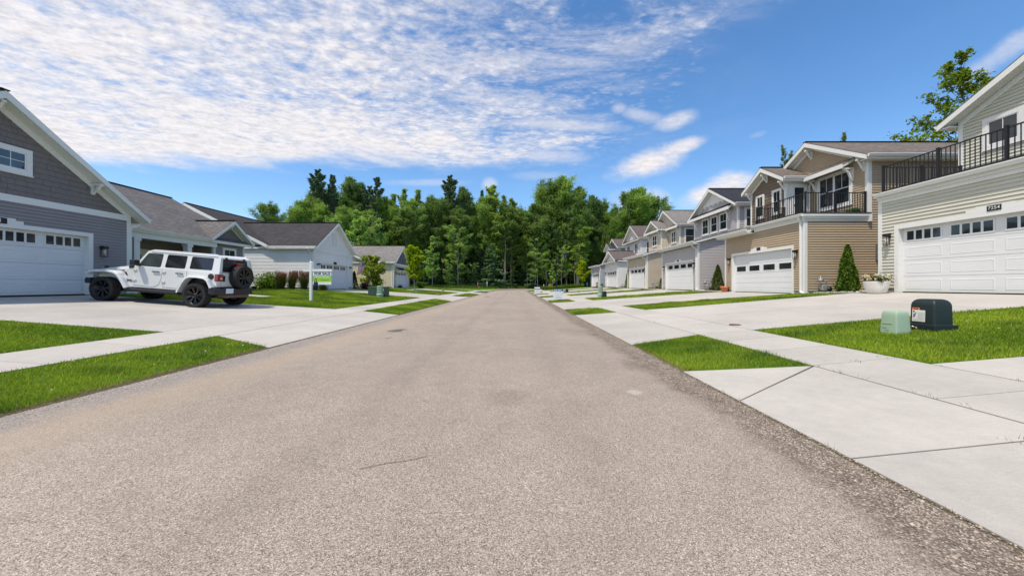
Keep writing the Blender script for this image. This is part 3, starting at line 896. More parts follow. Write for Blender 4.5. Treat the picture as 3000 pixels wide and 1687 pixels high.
def wall_lamp(par, F, u, z, s=1.0, dome=False):
    m = MB()
    if not dome:
        boxF(m, F, u - .055 * s, u + .055 * s, z - .02, z + .12, .012, .035)
        boxF(m, F, u - .075 * s, u + .075 * s, z + .0, z + .10, .05, .20)
        boxF(m, F, u - .02, u + .02, z + .03, z + .07, .03, .06)
        for du in (-.06, .06):
            for n in (.07, .18): boxF(m, F, u + du * s - .006, u + du * s + .006, z - .30, z, n - .006, n + .006)
        boxF(m, F, u - .066 * s, u + .066 * s, z - .312, z - .30, .064, .186)
    else:
        boxF(m, F, u - .05, u + .05, z - .05, z + .09, .012, .035)
        m.bar(F.p(u, z + .06, .03), F.p(u, z + .09, .16), .02, .02)
        m.lathe([(.02, .10), (.05, .09), (.12, .03), (.125, .0)], F.p(u, z, .17), 'z', 14)
    o = m.build('wall_lamp', BLACK, par)
    gl = MB()
    if not dome: gl.lathe([(.0, -.01), (.045, -.01), (.045, -.26), (.0, -.26)], F.p(u, z, .125), 'z', 10)
    else: gl.lathe([(.0, .03), (.05, .02), (.07, -.05), (.055, -.1), (0, -.11)], F.p(u, z, .17), 'z', 12)
    gl.build('lamp_glass', LAMPG, o)
    return o

def text_mesh(body, size, F, u, z, n, mat, parent, name='lettering', bold=0.0, align='CENTER', extrude=.002, xscale=1.0):
    cu = bpy.data.curves.new(name, 'FONT'); cu.body = body; cu.size = size; cu.align_x = align; cu.align_y = 'CENTER'
    cu.extrude = extrude; cu.offset = bold; cu.resolution_u = 3
    tmp = bpy.data.objects.new(name + '_t', cu); col.objects.link(tmp)
    dg = bpy.context.evaluated_depsgraph_get(); dg.update()
    me = bpy.data.meshes.new_from_object(tmp.evaluated_get(dg))
    bpy.data.objects.remove(tmp); bpy.data.curves.remove(cu)
    O = F.p(u, z, n) - root_off(parent)
    Mx = Matrix(((F.U.x * xscale, 0, F.N.x, O.x), (F.U.y * xscale, 0, F.N.y, O.y), (0, 1, 0, O.z), (0, 0, 0, 1)))
    me.transform(Mx); me.materials.clear(); me.materials.append(mat); me.update()
    o = bpy.data.objects.new(name, me); col.objects.link(o); o.parent = parent
    return o

def roof_slab(mb, a, b, c, d, th=.17, ov=.02):
    """eave a->b, ridge d->c (c above b); mat 0 shingle, 1 white edge"""
    a, b, c, d = map(Vector, (a, b, c, d))
    e = (b - a).normalized(); s = ((d - a) + (c - b)).normalized()
    L = (b - a).length
    def uvp(p): return ((p - a).dot(e), (p - a).dot(s))
    dn = Vector((0, 0, -1))
    top = [a, b, c, d]
    sh = [a - e * ov - s * ov, b + e * ov - s * ov, c + e * ov, d - e * ov]
    mb.face([p for p in sh], [uvp(p) for p in sh], 0)
    lo = [p + dn * .028 for p in sh]
    for i in range(4):
        j = (i + 1) % 4
        mb.face([lo[i], lo[j], sh[j], sh[i]], [uvp(lo[i]), uvp(lo[j]), uvp(sh[j]), uvp(sh[i])], 0)
    t1 = [p + dn * .03 for p in top]; b1 = [p + dn * (.03 + th) for p in top]
    mb.face(list(reversed(b1)), mi=2)
    for i in range(4):
        j = (i + 1) % 4
        mb.face([b1[i], b1[j], t1[j], t1[i]], mi=1)

def gable_x(par, P, yc, half, ze, zr, d0, d1, sh, th=.17, name='roof', ridge_cap=True):
    """gable whose ridge runs into the house (along depth); P maps (d, y, z) to world"""
    m = MB()
    for s in (-1, 1):
        A, B = P(d0, yc + s * half, ze), P(d1, yc + s * half, ze)
        C_, D_ = P(d1, yc, zr), P(d0, yc, zr)
        roof_slab(m, A, B, C_, D_, th)
    if ridge_cap:
        m.bar(P(d0 - .02, yc, zr + .012), P(d1, yc, zr + .012), .20, .035, 3)
    return m.build(name, [sh, WHITE, SOFFIT, SH_BLK], par)

def gable_y(par, P, dc, half, ze, zr, y0, y1, sh, th=.17, name='roof', sides=(-1, 1)):
    m = MB()
    for s in sides:
        A, B = P(dc + s * half, y0, ze), P(dc + s * half, y1, ze)
        roof_slab(m, A, B, P(dc, y1, zr), P(dc, y0, zr), th)
    m.bar(P(dc, y0 - .02, zr + .012), P(dc, y1 + .02, zr + .012), .20, .035, 3)
    return m.build(name, [sh, WHITE, SOFFIT, SH_BLK], par)

def gutter(par, p, q, out, name='gutter'):
    """K-style gutter along p->q hanging on the outward side"""
    p, q, out = Vector(p), Vector(q), Vector(out)
    prof = [(0, 0), (.0, -.12), (.075, -.12), (.10, -.05), (.125, -.03), (.125, 0)]
    m = MB()
    pts = [p + out * a + Vector((0, 0, b)) for a, b in prof]
    m.prism(pts, q - p)
    return m.build(name, WHITE, par)

def downspout(par, pts, w=.075, h=.06):
    m = MB()
    for a, b in zip(pts[:-1], pts[1:]):
        m.bar(a, b, w, h, up=(0.3, .7, .1))
    for p in pts[1:-1]:
        p = Vector(p); m.box(p.x - .034, p.x + .034, p.y - .036, p.y + .036, p.z - .036, p.z + .036)
    return m.build('downspout', WHITE, par)

def bracket(par, F, u, zt, L=.42, H_=.5, th=.09):
    """knee bracket under a rake: wall leg, top leg and curved brace"""
    m = MB()
    boxF(m, F, u - th / 2, u + th / 2, zt - H_, zt, .012, .07)
    boxF(m, F, u - th / 2, u + th / 2, zt - .075, zt, .07, L)
    pts = [(.07, -H_ + .02), (.16, -H_ + .12), (.25, -.24), (L - .04, -.075), (L - .14, -.075), (.17, -.27), (.07, -H_ + .22)]
    poly = [F.p(u - th * .36, zt + b, a) for a, b in pts]
    m.prism(poly, F.U * (th * .72))
    return m.build('roof_bracket', WHITE, par)

def railing(par, pts, z0, z1, posts=None, step=.115):
    """black metal railing along plan points; posts are children"""
    m = MB()
    for (p, q) in zip(pts[:-1], pts[1:]):
        p, q = Vector((*p, 0)), Vector((*q, 0))
        for z, h in ((z1 - .02, .035), (z0 + .07, .03)):
            m.bar(p + Vector((0, 0, z)), q + Vector((0, 0, z)), .032, h)
        n = max(2, int((q - p).length / step))
        for i in range(1, n):
            c = p.lerp(q, i / n)
            m.box(c.x - .009, c.x + .009, c.y - .009, c.y + .009, z0 + .07, z1 - .03)
    o = m.build('balcony_railing', BLACK, par)
    for p in (posts or pts):
        b = MB(); b.box(p[0] - .032, p[0] + .032, p[1] - .032, p[1] + .032, z0, z1 + .025)
        b.box(p[0] - .04, p[0] + .04, p[1] - .04, p[1] + .04, z1 + .025, z1 + .04)
        b.box(p[0] - .05, p[0] + .05, p[1] - .05, p[1] + .05, z0 - .001, z0 + .02)
        b.build('post', BLACK, o)
    return o
PLATE_W = plain('digit_white', (.7, .7, .68), .5)
# ------------------------------------------------------------------ town houses on the right
FX = 13.1
def PR(d, y, z): return Vector((FX + d, y, z))
def Rfront(d=0.0): return Frame((FX + d, 0, 0), (0, -1, 0), (-1, 0, 0))      # u = -y (reads left to right from the street)
def Rsouth(y): return Frame((0, y, 0), (1, 0, 0), (0, -1, 0))
def Rnorth(y): return Frame((0, y, 0), (-1, 0, 0), (0, 1, 0))

def siding_mat(name, c): 
    return MATS.setdefault('sd_' + name, m_siding('siding_' + name, c))

def rect(u0, u1, z0, z1): return [(u0, z0), (u1, z0), (u1, z1), (u0, z1)]

def corner(par, x, y, z0, z1, sx, sy, w=.105, mat=None):
    """two-faced corner board at plan corner (x,y); walls lie on the +sx / +sy side"""
    m = MB()
    m.box(x - sx * .03, x + sx * w, y - sy * .031, y, z0, z1)
    m.box(x - sx * .031, x, y, y + sy * w, z0, z1)
    return m.build('corner_board', mat or WHITE, par)

def town_shell(name, label, y0, y1, zf, sid, dark=None, du=2.9, ze=7.08, garage=None, gstyle='flush_top', zt=4.13, roofm=None, upper_mat=None, zup0=4.3,
               slope=.55, upper_front=True, plate=True, lamps=True, group='two storey town houses along the right side of the street', shed=False):
    side_hi, side_lo = (5.04, 4.27) if shed else (zt + .3, zt)
    h = thing('town_house', (FX, (y0 + y1) / 2, zf), label, 'house', group)
    depth = 12.5
    F0, FU, FS, FN = Rfront(), Rfront(du), Rsouth(y0), Rnorth(y1)
    ga, gb = garage
    gz1 = zf + 2.17
    w = MB()
    zb = zf + .16
    lap(w, F0, rect(-y1, -gb - .10, zb, zt), z0=zb); lap(w, F0, rect(-ga + .10, -y0, zb, zt), z0=zb); lap(w, F0, rect(-gb - .10, -ga + .10, gz1 + .10, zt), z0=zb)
    lap(w, FS, [(FX, zb), (FX + depth, zb), (FX + depth, ze), (FX + du, ze), (FX + du, side_hi), (FX, side_lo)], z0=zb)
    lap(w, FN, [(-FX - depth, zb), (-FX, zb), (-FX, side_lo), (-FX - du, side_hi), (-FX - du, ze), (-FX - depth, ze)], z0=zb)
    B = Frame((FX + depth, 0, 0), (0, 1, 0), (1, 0, 0))
    yc = (y0 + y1) / 2
    zr = ze + ((y1 - y0) / 2 + .35) * slope
    lap(w, B, [(y0, zb), (y1, zb), (y1, ze), (yc, zr - .2), (y0, ze)], z0=zb)
    if upper_front:
        lap(w, FU, [(-y1, zup0), (-y0, zup0), (-y0, ze), (-yc, zr - .22), (-y1, ze)], z0=zb)
    # garage reveal and floor slab
    wl = w.build('wall', [sid], h)
    fd = MB()
    e = .006
    for (a, b) in ((y0, ga - .1), (gb + .1, y1)): fd.box(FX + e, FX + .25, a + e, b - e, zf - .3, zb + .01)
    fd.box(FX + .25, FX + depth - e, y0 + e, y1 - e, zf - .5, zb + .01)
    fd.build('foundation', FOUND, h)
    tr = MB()
    ring(tr, F0, -gb - .13, -ga + .13, zf, gz1 + .13, .13, -.15, .035, wb=0)
    tr.build('garage_door_trim', WHITE, h)
    garage_door(h, F0, -gb, -ga, zf + .01, gz1, gstyle)
    bk = MB(); bk.face([F0.p(-gb, zf, -.2), F0.p(-ga, zf, -.2), F0.p(-ga, gz1, -.2), F0.p(-gb, gz1, -.2)]); bk.build('garage_door_back', DOORW, h)
    um = -(ga + gb) / 2
    bp_ = MB(); boxF(bp_, F0, um - .62, um + .62, gz1 + .13, gz1 + .235, .0, .036); boxF(bp_, F0, um - .40, um + .40, gz1 + .235, gz1 + .30, 0, .036); bp_.build('plate_board', WHITE, h)
    if plate:
        pb = MB(); boxF(pb, F0, um - .145, um + .145, gz1 + .125, gz1 + .275, .035, .05); pb = pb.build('number_plate', BLACK, h)
        if isinstance(plate, str): text_mesh(plate, .125, F0, um, gz1 + .20, .051, PLATE_W, pb, 'digits', .0)
    if lamps:
        wall_lamp(h, F0, -gb - .30, zf + 1.95); wall_lamp(h, F0, -ga + .32, zf + 1.95)
    corner(h, FX, y0, zf + .02, zt + .02, 1, 1); corner(h, FX, y1, zf + .02, zt + .02, 1, -1)
    if upper_front:
        corner(h, FX + du, y0, zt + .3, ze, 1, 1); corner(h, FX + du, y1, zt + .3, ze, 1, -1)
    return h, dict(y0=y0, y1=y1, zf=zf, du=du, ze=ze, zr=zr, yc=yc, FU=FU, F0=F0, FS=FS, FN=FN, zt=zt, depth=depth, ga=ga, gb=gb)

def main_roof(h, g_, sh, d0=-.42, slope=.55):
    """front facing gable over the upper storey"""
    y0, y1, yc, ze, zr, du = g_['y0'], g_['y1'], g_['yc'], g_['ze'], g_['zr'], g_['du']
    half = (y1 - y0) / 2 + .35
    gable_x(h, PR, yc, half, ze, zr, du + d0, g_['depth'] + .3, sh)
    # rake boards
    for s in (-1, 1):
        m = MB()
        P0, P1 = PR(du + d0 - .02, yc + s * half, ze - .055), PR(du + d0 - .02, yc, zr - .055)
        pts = [P0 + Vector((0, 0, .02)), P1 + Vector((0, 0, .02)), P1 - Vector((0, 0, .20)), P0 - Vector((0, 0, .17))]
        m.prism(pts, (.045, 0, 0)); m.build('rake_board', WHITE, h)
        f = MB(); P0, P1 = PR(du - .034, yc + s * (half - .35), ze + .35 * slope - .42), PR(du - .034, yc, zr - .42)
        f.prism([P0 + Vector((0, 0, .20)), P1 + Vector((0, 0, .20)), P1, P0], (.03, 0, 0)); f.build('frieze_board', WHITE, h)
    for y, s in ((yc - half, -1), (yc + half, 1)):
        gutter(h, PR(du + d0 + .02, y, ze + .0), PR(g_['depth'] + .3, y, ze + .0), (0, s, 0))
    for y, s in ((y0, -1), (y1, 1)):
        sf = MB(); sf.box(FX + du + d0 + .05, FX + g_['depth'], y + s * .005, y + s * .34, ze - .21, ze - .17); sf.build('soffit', SOFFIT, h)

def shed_roof(h, ya, yb, sh, zl=4.38, zh=5.28, d0=-.42, du=2.9, drop=None, north=True):
    m = MB(); roof_slab(m, PR(d0, ya, zl), PR(d0, yb, zl), PR(du - .005, yb, zh), PR(du - .005, ya, zh), .16)
    m.build('garage_roof', [sh, WHITE, SOFFIT], h)
    gutter(h, PR(d0, ya, zl), PR(d0, yb, zl), (-1, 0, 0))
    s = MB(); s.box(FX + d0 + .02, FX - .002, ya + .01, yb - .01, zl - .22, zl - .19); s.build('soffit', SOFFIT, h)

def deck(h, ya, yb, y0, z=4.50, du=2.9):
    m = MB()
    m.box(FX - .16, FX + du - .003, ya - .16, yb + .02, z - .05, z, 0)
    m.build('balcony_deck', plain('deck_membrane', (.05, .05, .052), .8), h)
    m = MB()
    for (o, za, zb) in ((.145, z - .16, z - .053), (.10, z - .27, z - .163), (.055, z - .38, z - .273)):
        m.box(FX - o, FX, ya - o, yb, za, zb); m.box(FX, FX + du + .02, ya - o, ya, za, zb)
    m.box(FX + du - .08, FX + du + .03, ya - .15, ya - .001, z - .40, z - .05)
    m.build('deck_fascia', WHITE, h)
    gutter(h, PR(-.145, ya - .1, z - .05), PR(-.145, yb, z - .05), (-1, 0, 0))

# ---- 1: cream house at the right edge of the view
def town1():
    y0, y1 = 6.62, 12.77
    sid = siding_mat('cream', (.54, .52, .44))
    h, q = town_shell('town_house', 'cream sided town house with number 7254 over its white raised panel garage door', y0, y1, .965, sid, garage=(7.24, 12.12), gstyle='raised4', plate='7254', zt=4.15, ze=7.12, slope=.535)
    main_roof(h, q, SH_BRN, slope=.535)
    deck(h, y0, y1, y0, 4.52)
    FU = q['FU']
    window(h, FU, -12.12, -11.12, 5.80, 6.86, trim=.13)
    window(h, FU, -8.3, -7.3, 5.80, 6.86, trim=.13)
    X0 = FX + .06
    railing(h, [(FX + 2.82, y1 - .07), (X0, y1 - .07), (X0, y0 + .07), (FX + 2.82, y0 + .07)], 4.52, 5.46,
            [(FX + 2.82, y1 - .07), (FX + 1.45, y1 - .07), (X0, y1 - .07), (X0, 11.05), (X0, 9.5), (X0, 8.0), (X0, y0 + .07)])
    return h
# ---- 2: tan house with balcony
def town2():
    y0, y1 = 16.1, 22.2
    sid = siding_mat('tan', (.41, .318, .218))
    h, q = town_shell('town_house', 'tan sided town house with a black railed balcony and a brown shingled front gable', y0, y1, .80, sid, garage=(16.83, 21.4), gstyle='flush_mid', zt=4.12, ze=7.06, upper_front=False)
    du, ze, zr, yc = q['du'], q['ze'], q['zr'], q['yc']
    ysplit = 19.32; db = 1.62
    w = MB()
    lap(w, q['FU'], [(-ysplit, 4.3), (-y0, 4.3), (-y0, ze), (-yc, zr - .22), (-ysplit, zr - .22 - (ysplit - yc) * .55)], z0=.96)
    lap(w, q['FU'], [(-y1, ze - .3), (-ysplit, ze - .3), (-ysplit, zr - .22 - (ysplit - yc) * .55), (-y1, ze)], z0=.96)
    w.build('gable_wall', sid, h)
    corner(h, FX + du, y0, 4.42, ze, 1, 1, .13)
    main_roof(h, q, SH_BRN)
    # projecting brown gable
    Fb = Rfront(db); zeb, ycb, hb = 7.04, (ysplit + y1) / 2, (y1 - ysplit) / 2
    zrb = zeb + (hb + .32) * .6
    b = MB(); shakes(b, Fb, [(-y1, 4.6), (-ysplit, 4.6), (-ysplit, zeb), (-ycb, zrb - .24), (-y1, zeb)], seed=4)
    b.build('shingled_wall', siding_mat('brown', (.17, .128, .092)), h)
    s = MB(); Fs = Rsouth(ysplit); lap(s, Fs, rect(FX + db, FX + du, 4.5, zeb), depth=.012); s.build('return_wall', WHITE, h)
    s = MB(); Fs2 = Rnorth(y1); lap(s, Fs2, rect(-FX - du, -FX - db, 4.3, zeb)); s.build('return_wall', sid, h)
    gable_x(h, PR, ycb, hb + .32, zeb, zrb, db - .42, du + 2.4, SH_BRN, name='porch_roof')
    for sg in (-1, 1):
        m = MB(); P0, P1 = PR(db - .44, ycb + sg * (hb + .32), zeb - .055), PR(db - .44, ycb, zrb - .055)
        m.prism([P0 + Vector((0, 0, .02)), P1 + Vector((0, 0, .02)), P1 - Vector((0, 0, .2)), P0 - Vector((0, 0, .17))], (.045, 0, 0)); m.build('rake_board', WHITE, h)
        m = MB(); P0, P1 = PR(db - .036, ycb + sg * hb, zeb - .23), PR(db - .036, ycb, zrb - .42)
        m.prism([P0 + Vector((0, 0, .18)), P1 + Vector((0, 0, .18)), P1, P0], (.03, 0, 0)); m.build('frieze_board', WHITE, h)
    gutter(h, PR(db - .4, ysplit - .32, zeb), PR(du - .01, ysplit - .32, zeb), (0, -1, 0))
    m = MB(); m.box(FX + db - .4, FX + du - .01, ysplit - .31, ysplit - .005, zeb - .22, zeb - .18); m.build('soffit', SOFFIT, h)
    corner(h, FX + db, ysplit, 4.5, zeb - .1, 1, 1, .12); corner(h, FX + db, y1, 4.4, zeb - .1, 1, -1, .1)
    window(h, Fb, -21.72, -21.0, 5.22, 6.62, trim=.10); window(h, Fb, -20.35, -19.62, 5.22, 6.62, trim=.10)
    # balcony door in the return wall
    d = MB(); ring(d, Fs, FX + 1.86, FX + 2.74, 4.5, 6.72, .10, .012, .05, wb=.02)
    d = d.build('balcony_door', WHITE, h)
    e = MB(); ring(e, Fs, FX + 1.96, FX + 2.64, 4.52, 6.62, .09, .01, .035); e.build('door_leaf', WHITE, d)
    e = MB(); e.face([Fs.p(FX + 2.0, 4.6, .022), Fs.p(FX + 2.6, 4.6, .022), Fs.p(FX + 2.6, 6.56, .022), Fs.p(FX + 2.0, 6.56, .022)]); e.build('pane', GLASS, d)
    e = MB(); e.box(FX + 2.02, FX + 2.05, ysplit - .09, ysplit - .02, 5.5, 5.62); e.build('handle', BLACK, d)
    # double window under a bracketed pent roof
    window(h, q['FU'], -18.78, -16.83, 5.08, 6.84, trim=.13, cols=2)
    m = MB(); roof_slab(m, PR(du - .62, 16.72, 6.95), PR(du - .62, 18.95, 6.95), PR(du - .006, 18.95, 7.28), PR(du - .006, 16.72, 7.28), .15); m.build('pent_roof', [SH_BRN, WHITE, SOFFIT], h)
    m = MB(); m.box(FX + du - .64, FX + du - .60, 16.70, 18.97, 6.74, 6.94); m.build('pent_fascia', WHITE, h)
    bracket(h, q['FU'], -16.82, 6.78, .5, .62, .12); bracket(h, q['FU'], -18.85, 6.78, .5, .62, .12)
    bracket(h, q['FU'], -yc, zr - .42, .40, .5, .12); bracket(h, q['FU'], -16.25, ze - .06, .40, .55, .12)
    bracket(h, Fb, -ycb, zrb - .42, .40, .45, .12); bracket(h, Fb, -ysplit - .07, zeb - .12, .40, .5, .12); bracket(h, Fb, -y1 + .08, zeb - .12, .40, .5, .12)
    deck(h, y0, 19.45, y0, 4.50)
    shed_roof(h, 19.47, y1 + .28, SH_BRN, 4.30, 4.95, du=db)
    X0 = FX + .05
    railing(h, [(FX + db - .08, 19.38), (X0, 19.38), (X0, y0 + .02), (FX + 2.78, y0 + .02)], 4.50, 5.44,
            [(FX + db - .08, 19.38), (X0, 19.38), (X0, 17.75), (X0, y0 + .02), (FX + 1.42, y0 + .02), (FX + 2.78, y0 + .02)])
    downspout(h, [PR(-.21, 16.24, 4.36), PR(-.08, 16.24, 4.1), PR(-.08, 16.24, .92), PR(-.16, 15.98, .84)], .085, .07)
    downspout(h, [PR(du - .05, ysplit - .34, 6.95), PR(du - .1, ysplit - .1, 6.6), PR(du - .1, ysplit - .08, 4.55)], .07, .06)
    m = MB(); m.box(16.30, 16.62, y0 - .13, y0 - .018, 2.35, 3.1); m.box(16.40, 16.46, y0 - .09, y0 - .03, .9, 2.35); m.build('meter_box', DGREY, h)
    m = MB(); m.box(FX + 2.45, FX + 2.8, y0 + .3, y0 + .65, 4.5, 4.78); m.build('planter_box', plain('green_pot', (.05, .12, .02), .7), h)
    return h
# ---- 3: lavender grey house
def town3():
    y0, y1 = 25.58, 31.85
    sid = siding_mat('lavender_grey', (.46, .43, .435))
    h, q = town_shell('town_house', 'lavender grey town house with three upstairs windows under a pent roof', y0, y1, .82, sid, garage=(26.35, 31.0), zt=4.1, ze=7.12, shed=True)
    main_roof(h, q, SH_BLK)
    FU, du = q['FU'], q['du']
    shed_roof(h, y0 - .25, y1 + .25, SH_GREY)
    for a, b in ((-30.5, -29.42), (-29.15, -28.12), (-27.88, -26.82)): window(h, FU, a, b, 5.42, 6.82, trim=.11)
    m = MB(); roof_slab(m, PR(du - .48, 25.95, 7.04), PR(du - .48, y1 + .3, 7.04), PR(du - .006, y1 + .3, 7.36), PR(du - .006, 25.95, 7.36), .17); m.build('pent_roof', [SH_BLK, WHITE, SOFFIT], h)
    m = MB(); m.box(FX + du - .505, FX + du - .462, 25.93, y1 + .32, 6.80, 7.03); m.build('pent_fascia', WHITE, h)
    bracket(h, FU, -26.55, 6.84, .44, .8, .14); bracket(h, FU, -31.3, 6.84, .44, .8, .14)
    zr, yc = q['zr'], q['yc']
    # white gable panel with dentil strip
    m = MB(); boxF(m, FU, -yc - 1.75, -yc + 1.75, 7.75, 7.86, .015, .06)
    for k in range(5): boxF(m, FU, -yc - 1.4 + k * .65, -yc - 1.2 + k * .65, 7.62, 7.75, .015, .05)
    m.prism([FU.p(-yc - 1.55, 7.86, .015), FU.p(-yc + 1.55, 7.86, .015), FU.p(-yc, zr - .25, .015)], FU.N * .02)
    m.build('gable_panel', WHITE, h)
    window(h, q['FS'], 16.45, 17.9, 5.35, 6.85, trim=.12, glass=GLASS_SCREEN, top_lites=0)
    downspout(h, [PR(-.46, y0 - .02, 4.3), PR(-.40, y0 + .03, 4.05), PR(-.07, y0 + .14, 3.82), PR(-.07, y0 + .14, .95), PR(-.2, y0 - .1, .87), PR(.0, y0 - .9, .87)], .085, .07)
    return h
# ---- 4: beige house with two bays
def town4():
    y0, y1 = 35.6, 41.85
    sid = siding_mat('beige', (.50, .43, .335)); up = siding_mat('pale_beige', (.60, .53, .42))
    h, q = town_shell('town_house', 'beige town house with two pale board and batten bays upstairs', y0, y1, .83, sid, garage=(36.35, 41.0), zt=4.1, shed=True, ze=7.3, du=3.3, upper_front=False, slope=.6)
    du = 3.3; FU = q['FU']
    w = MB(); batten(w, FU, rect(-38.2, -y0, 4.8, 7.3)); 
    F1 = Rfront(2.5); batten(w, F1, rect(-y1, -38.2, 4.8, 7.3)); lap(w, F1, [(-y1, 7.3), (-38.2, 7.3), (-40.0, 8.25)])
    lap(w, FU, [(-y1, 7.3), (-y0, 7.3), (-q['yc'], q['zr'] - .2)])
    Fs = Rsouth(38.2); batten(w, Fs, rect(FX + 2.5, FX + du, 4.8, 7.3))
    w.build('bay_wall', up, h)
    corner(h, FX + du, y0, 4.9, 7.2, 1, 1); corner(h, FX + 2.5, 38.2, 4.9, 7.2, 1, 1)
    main_roof(h, q, SH_LT, slope=.6)
    gable_x(h, PR, 40.02, 2.15, 7.3, 8.5, 2.05, 6.5, SH_LT, name='bay_roof')
    for sg in (-1, 1):
        m = MB(); P0, P1 = PR(2.03, 40.02 + sg * 2.15, 7.24), PR(2.03, 40.02, 8.44)
        m.prism([P0 + Vector((0, 0, .02)), P1 + Vector((0, 0, .02)), P1 - Vector((0, 0, .2)), P0 - Vector((0, 0, .17))], (.045, 0, 0)); m.build('rake_board', WHITE, h)
    for (a, b, dd) in ((35.3, 38.1, du), (37.9, 42.15, 2.5)):
        m = MB(); roof_slab(m, PR(dd - .46, a, 7.22), PR(dd - .46, b, 7.22), PR(dd - .006, b, 7.5), PR(dd - .006, a, 7.5), .17)
        m.build('pent_roof', [SH_LT, WHITE, SOFFIT], h)
        m = MB(); m.box(FX + dd - .49, FX + dd - .44, a - .01, b + .01, 6.99, 7.2); m.build('pent_fascia', WHITE, h)
    window(h, FU, -37.45, -36.35, 5.55, 6.85, trim=.1, cols=2, top_lites=0); window(h, F1, -40.6, -39.3, 5.55, 6.85, trim=.1, cols=2, top_lites=0)
    window(h, q['FS'], 16.85, 18.6, 5.3, 7.0, trim=.12, glass=GLASS_SCREEN, top_lites=0)
    shed_roof(h, y0 - .25, y1 + .25, SH_LT, du=2.5, zh=5.1)
    for u, F_ in ((-35.75, FU), (-37.95, FU), (-38.4, F1), (-41.6, F1)): bracket(h, F_, u, 7.0, .42, .6, .12)
    downspout(h, [PR(-.46, y0 - .02, 4.3), PR(-.40, y0 + .03, 4.05), PR(-.07, y0 + .14, 3.82), PR(-.07, y0 + .14, .95), PR(-.2, y0 - .1, .87)], .085, .07)
    return h
# ---- 5: white house with a gabled garage
def town5():
    y0, y1 = 45.9, 52.3
    sid = siding_mat('white_vinyl', (.70, .69, .68)); cr = siding_mat('pale_cream', (.55, .53, .45))
    h, q = town_shell('town_house', 'white town house with a reddish roofed gable over its garage', y0, y1, .93, sid, garage=(46.7, 51.4), zt=4.15, ze=7.35, slope=.6, du=3.0)
    main_roof(h, q, SH_RED, slope=.6)
    FU, du, yc, zr = q['FU'], q['du'], q['yc'], q['zr']
    m = MB(); lap(m, FU, [(-yc - 1.9, 7.75), (-yc + 1.9, 7.75), (-yc, zr - .55)], depth=.03); m.build('gable_panel', cr, h)
    m = MB(); boxF(m, FU, -yc - .9, -yc + .9, 8.35, 8.45, .02, .07); m.build('gable_band', WHITE, h)
    m = MB(); roof_slab(m, PR(du - .46, y0 - .3, 7.26), PR(du - .46, y1 + .3, 7.26), PR(du - .006, y1 + .3, 7.5), PR(du - .006, y0 - .3, 7.5), .17); m.build('pent_roof', [SH_RED, WHITE, SOFFIT], h)
    window(h, FU, -48.2, -46.95, 5.3, 6.85, trim=.09, cols=2, top_lites=0); window(h, FU, -51.5, -50.25, 5.3, 6.85, trim=.09, cols=2, top_lites=0)
    window(h, q['FS'], 16.75, 18.6, 5.1, 6.9, trim=.1, glass=GLASS_SCREEN, top_lites=0)
    # garage gable
    gable_x(h, PR, yc, 3.5, 4.45, 5.95, -.42, du - .01, SH_RED, name='garage_roof')
    m = MB(); F0 = q['F0']; lap(m, F0, [(-y1, 4.15), (-y0, 4.15), (-yc, 5.7)]); m.build('garage_gable', sid, h)
    for sg in (-1, 1):
        m = MB(); P0, P1 = PR(-.44, yc + sg * 3.5, 4.40), PR(-.44, yc, 5.9)
        m.prism([P0 + Vector((0, 0, .02)), P1 + Vector((0, 0, .02)), P1 - Vector((0, 0, .2)), P0 - Vector((0, 0, .17))], (.045, 0, 0)); m.build('rake_board', WHITE, h)
    m = MB(); roof_slab(m, PR(-.46, y0 - .3, 4.36), PR(-.46, y1 + .3, 4.36), PR(-.006, y1 + .3, 4.55), PR(-.006, y0 - .3, 4.55), .16); m.build('garage_pent_roof', [SH_RED, WHITE, SOFFIT], h)
    gutter(h, PR(-.46, y0 - .3, 4.36), PR(-.46, y1 + .3, 4.36), (-1, 0, 0))
    downspout(h, [PR(-.40, y0 + .03, 4.15), PR(-.07, y0 + .1, 3.9), PR(-.07, y0 + .1, 1.05), PR(-.2, y0 - .1, .98), PR(.0, y0 - .8, .98)], .085, .07)
    return h
# ---- 6: last house, partly hidden
def town6():
    y0, y1 = 56.0, 62.3
    sid = siding_mat('blue_grey', (.34, .37, .42)); up = siding_mat('white_vinyl', (.70, .69, .68))
    h, q = town_shell('town_house', 'farthest town house on the right with blue grey sides and white gables', y0, y1, .93, sid, garage=(56.8, 61.4), zt=4.15, shed=True, ze=7.2, slope=.5, du=3.2)
    main_roof(h, q, SH_RED, slope=.5)
    FU, du = q['FU'], q['du']
    F1 = Rfront(2.6); w = MB(); lap(w, F1, [(-y1, 4.9), (-58.6, 4.9), (-58.6, 7.2), (-60.45, 8.1), (-y1, 7.2)]); w.build('bay_wall', up, h)
    s = MB(); lap(s, Rsouth(58.6), rect(FX + 2.6, FX + du, 4.9, 7.2)); s.build('return_wall', sid, h)
    gable_x(h, PR, 60.45, 2.2, 7.2, 8.35, 2.2, 6, SH_DARK, name='bay_roof')
    window(h, F1, -61.7, -61.0, 5.4, 6.8, trim=.09, top_lites=0); window(h, F1, -59.9, -59.2, 5.4, 6.8, trim=.09, top_lites=0)
    shed_roof(h, y0 - .25, y1 + .25, SH_DARK, du=2.6, zh=5.1)
    return h
for f_ in (town1, town2, town3, town4, town5, town6): f_()
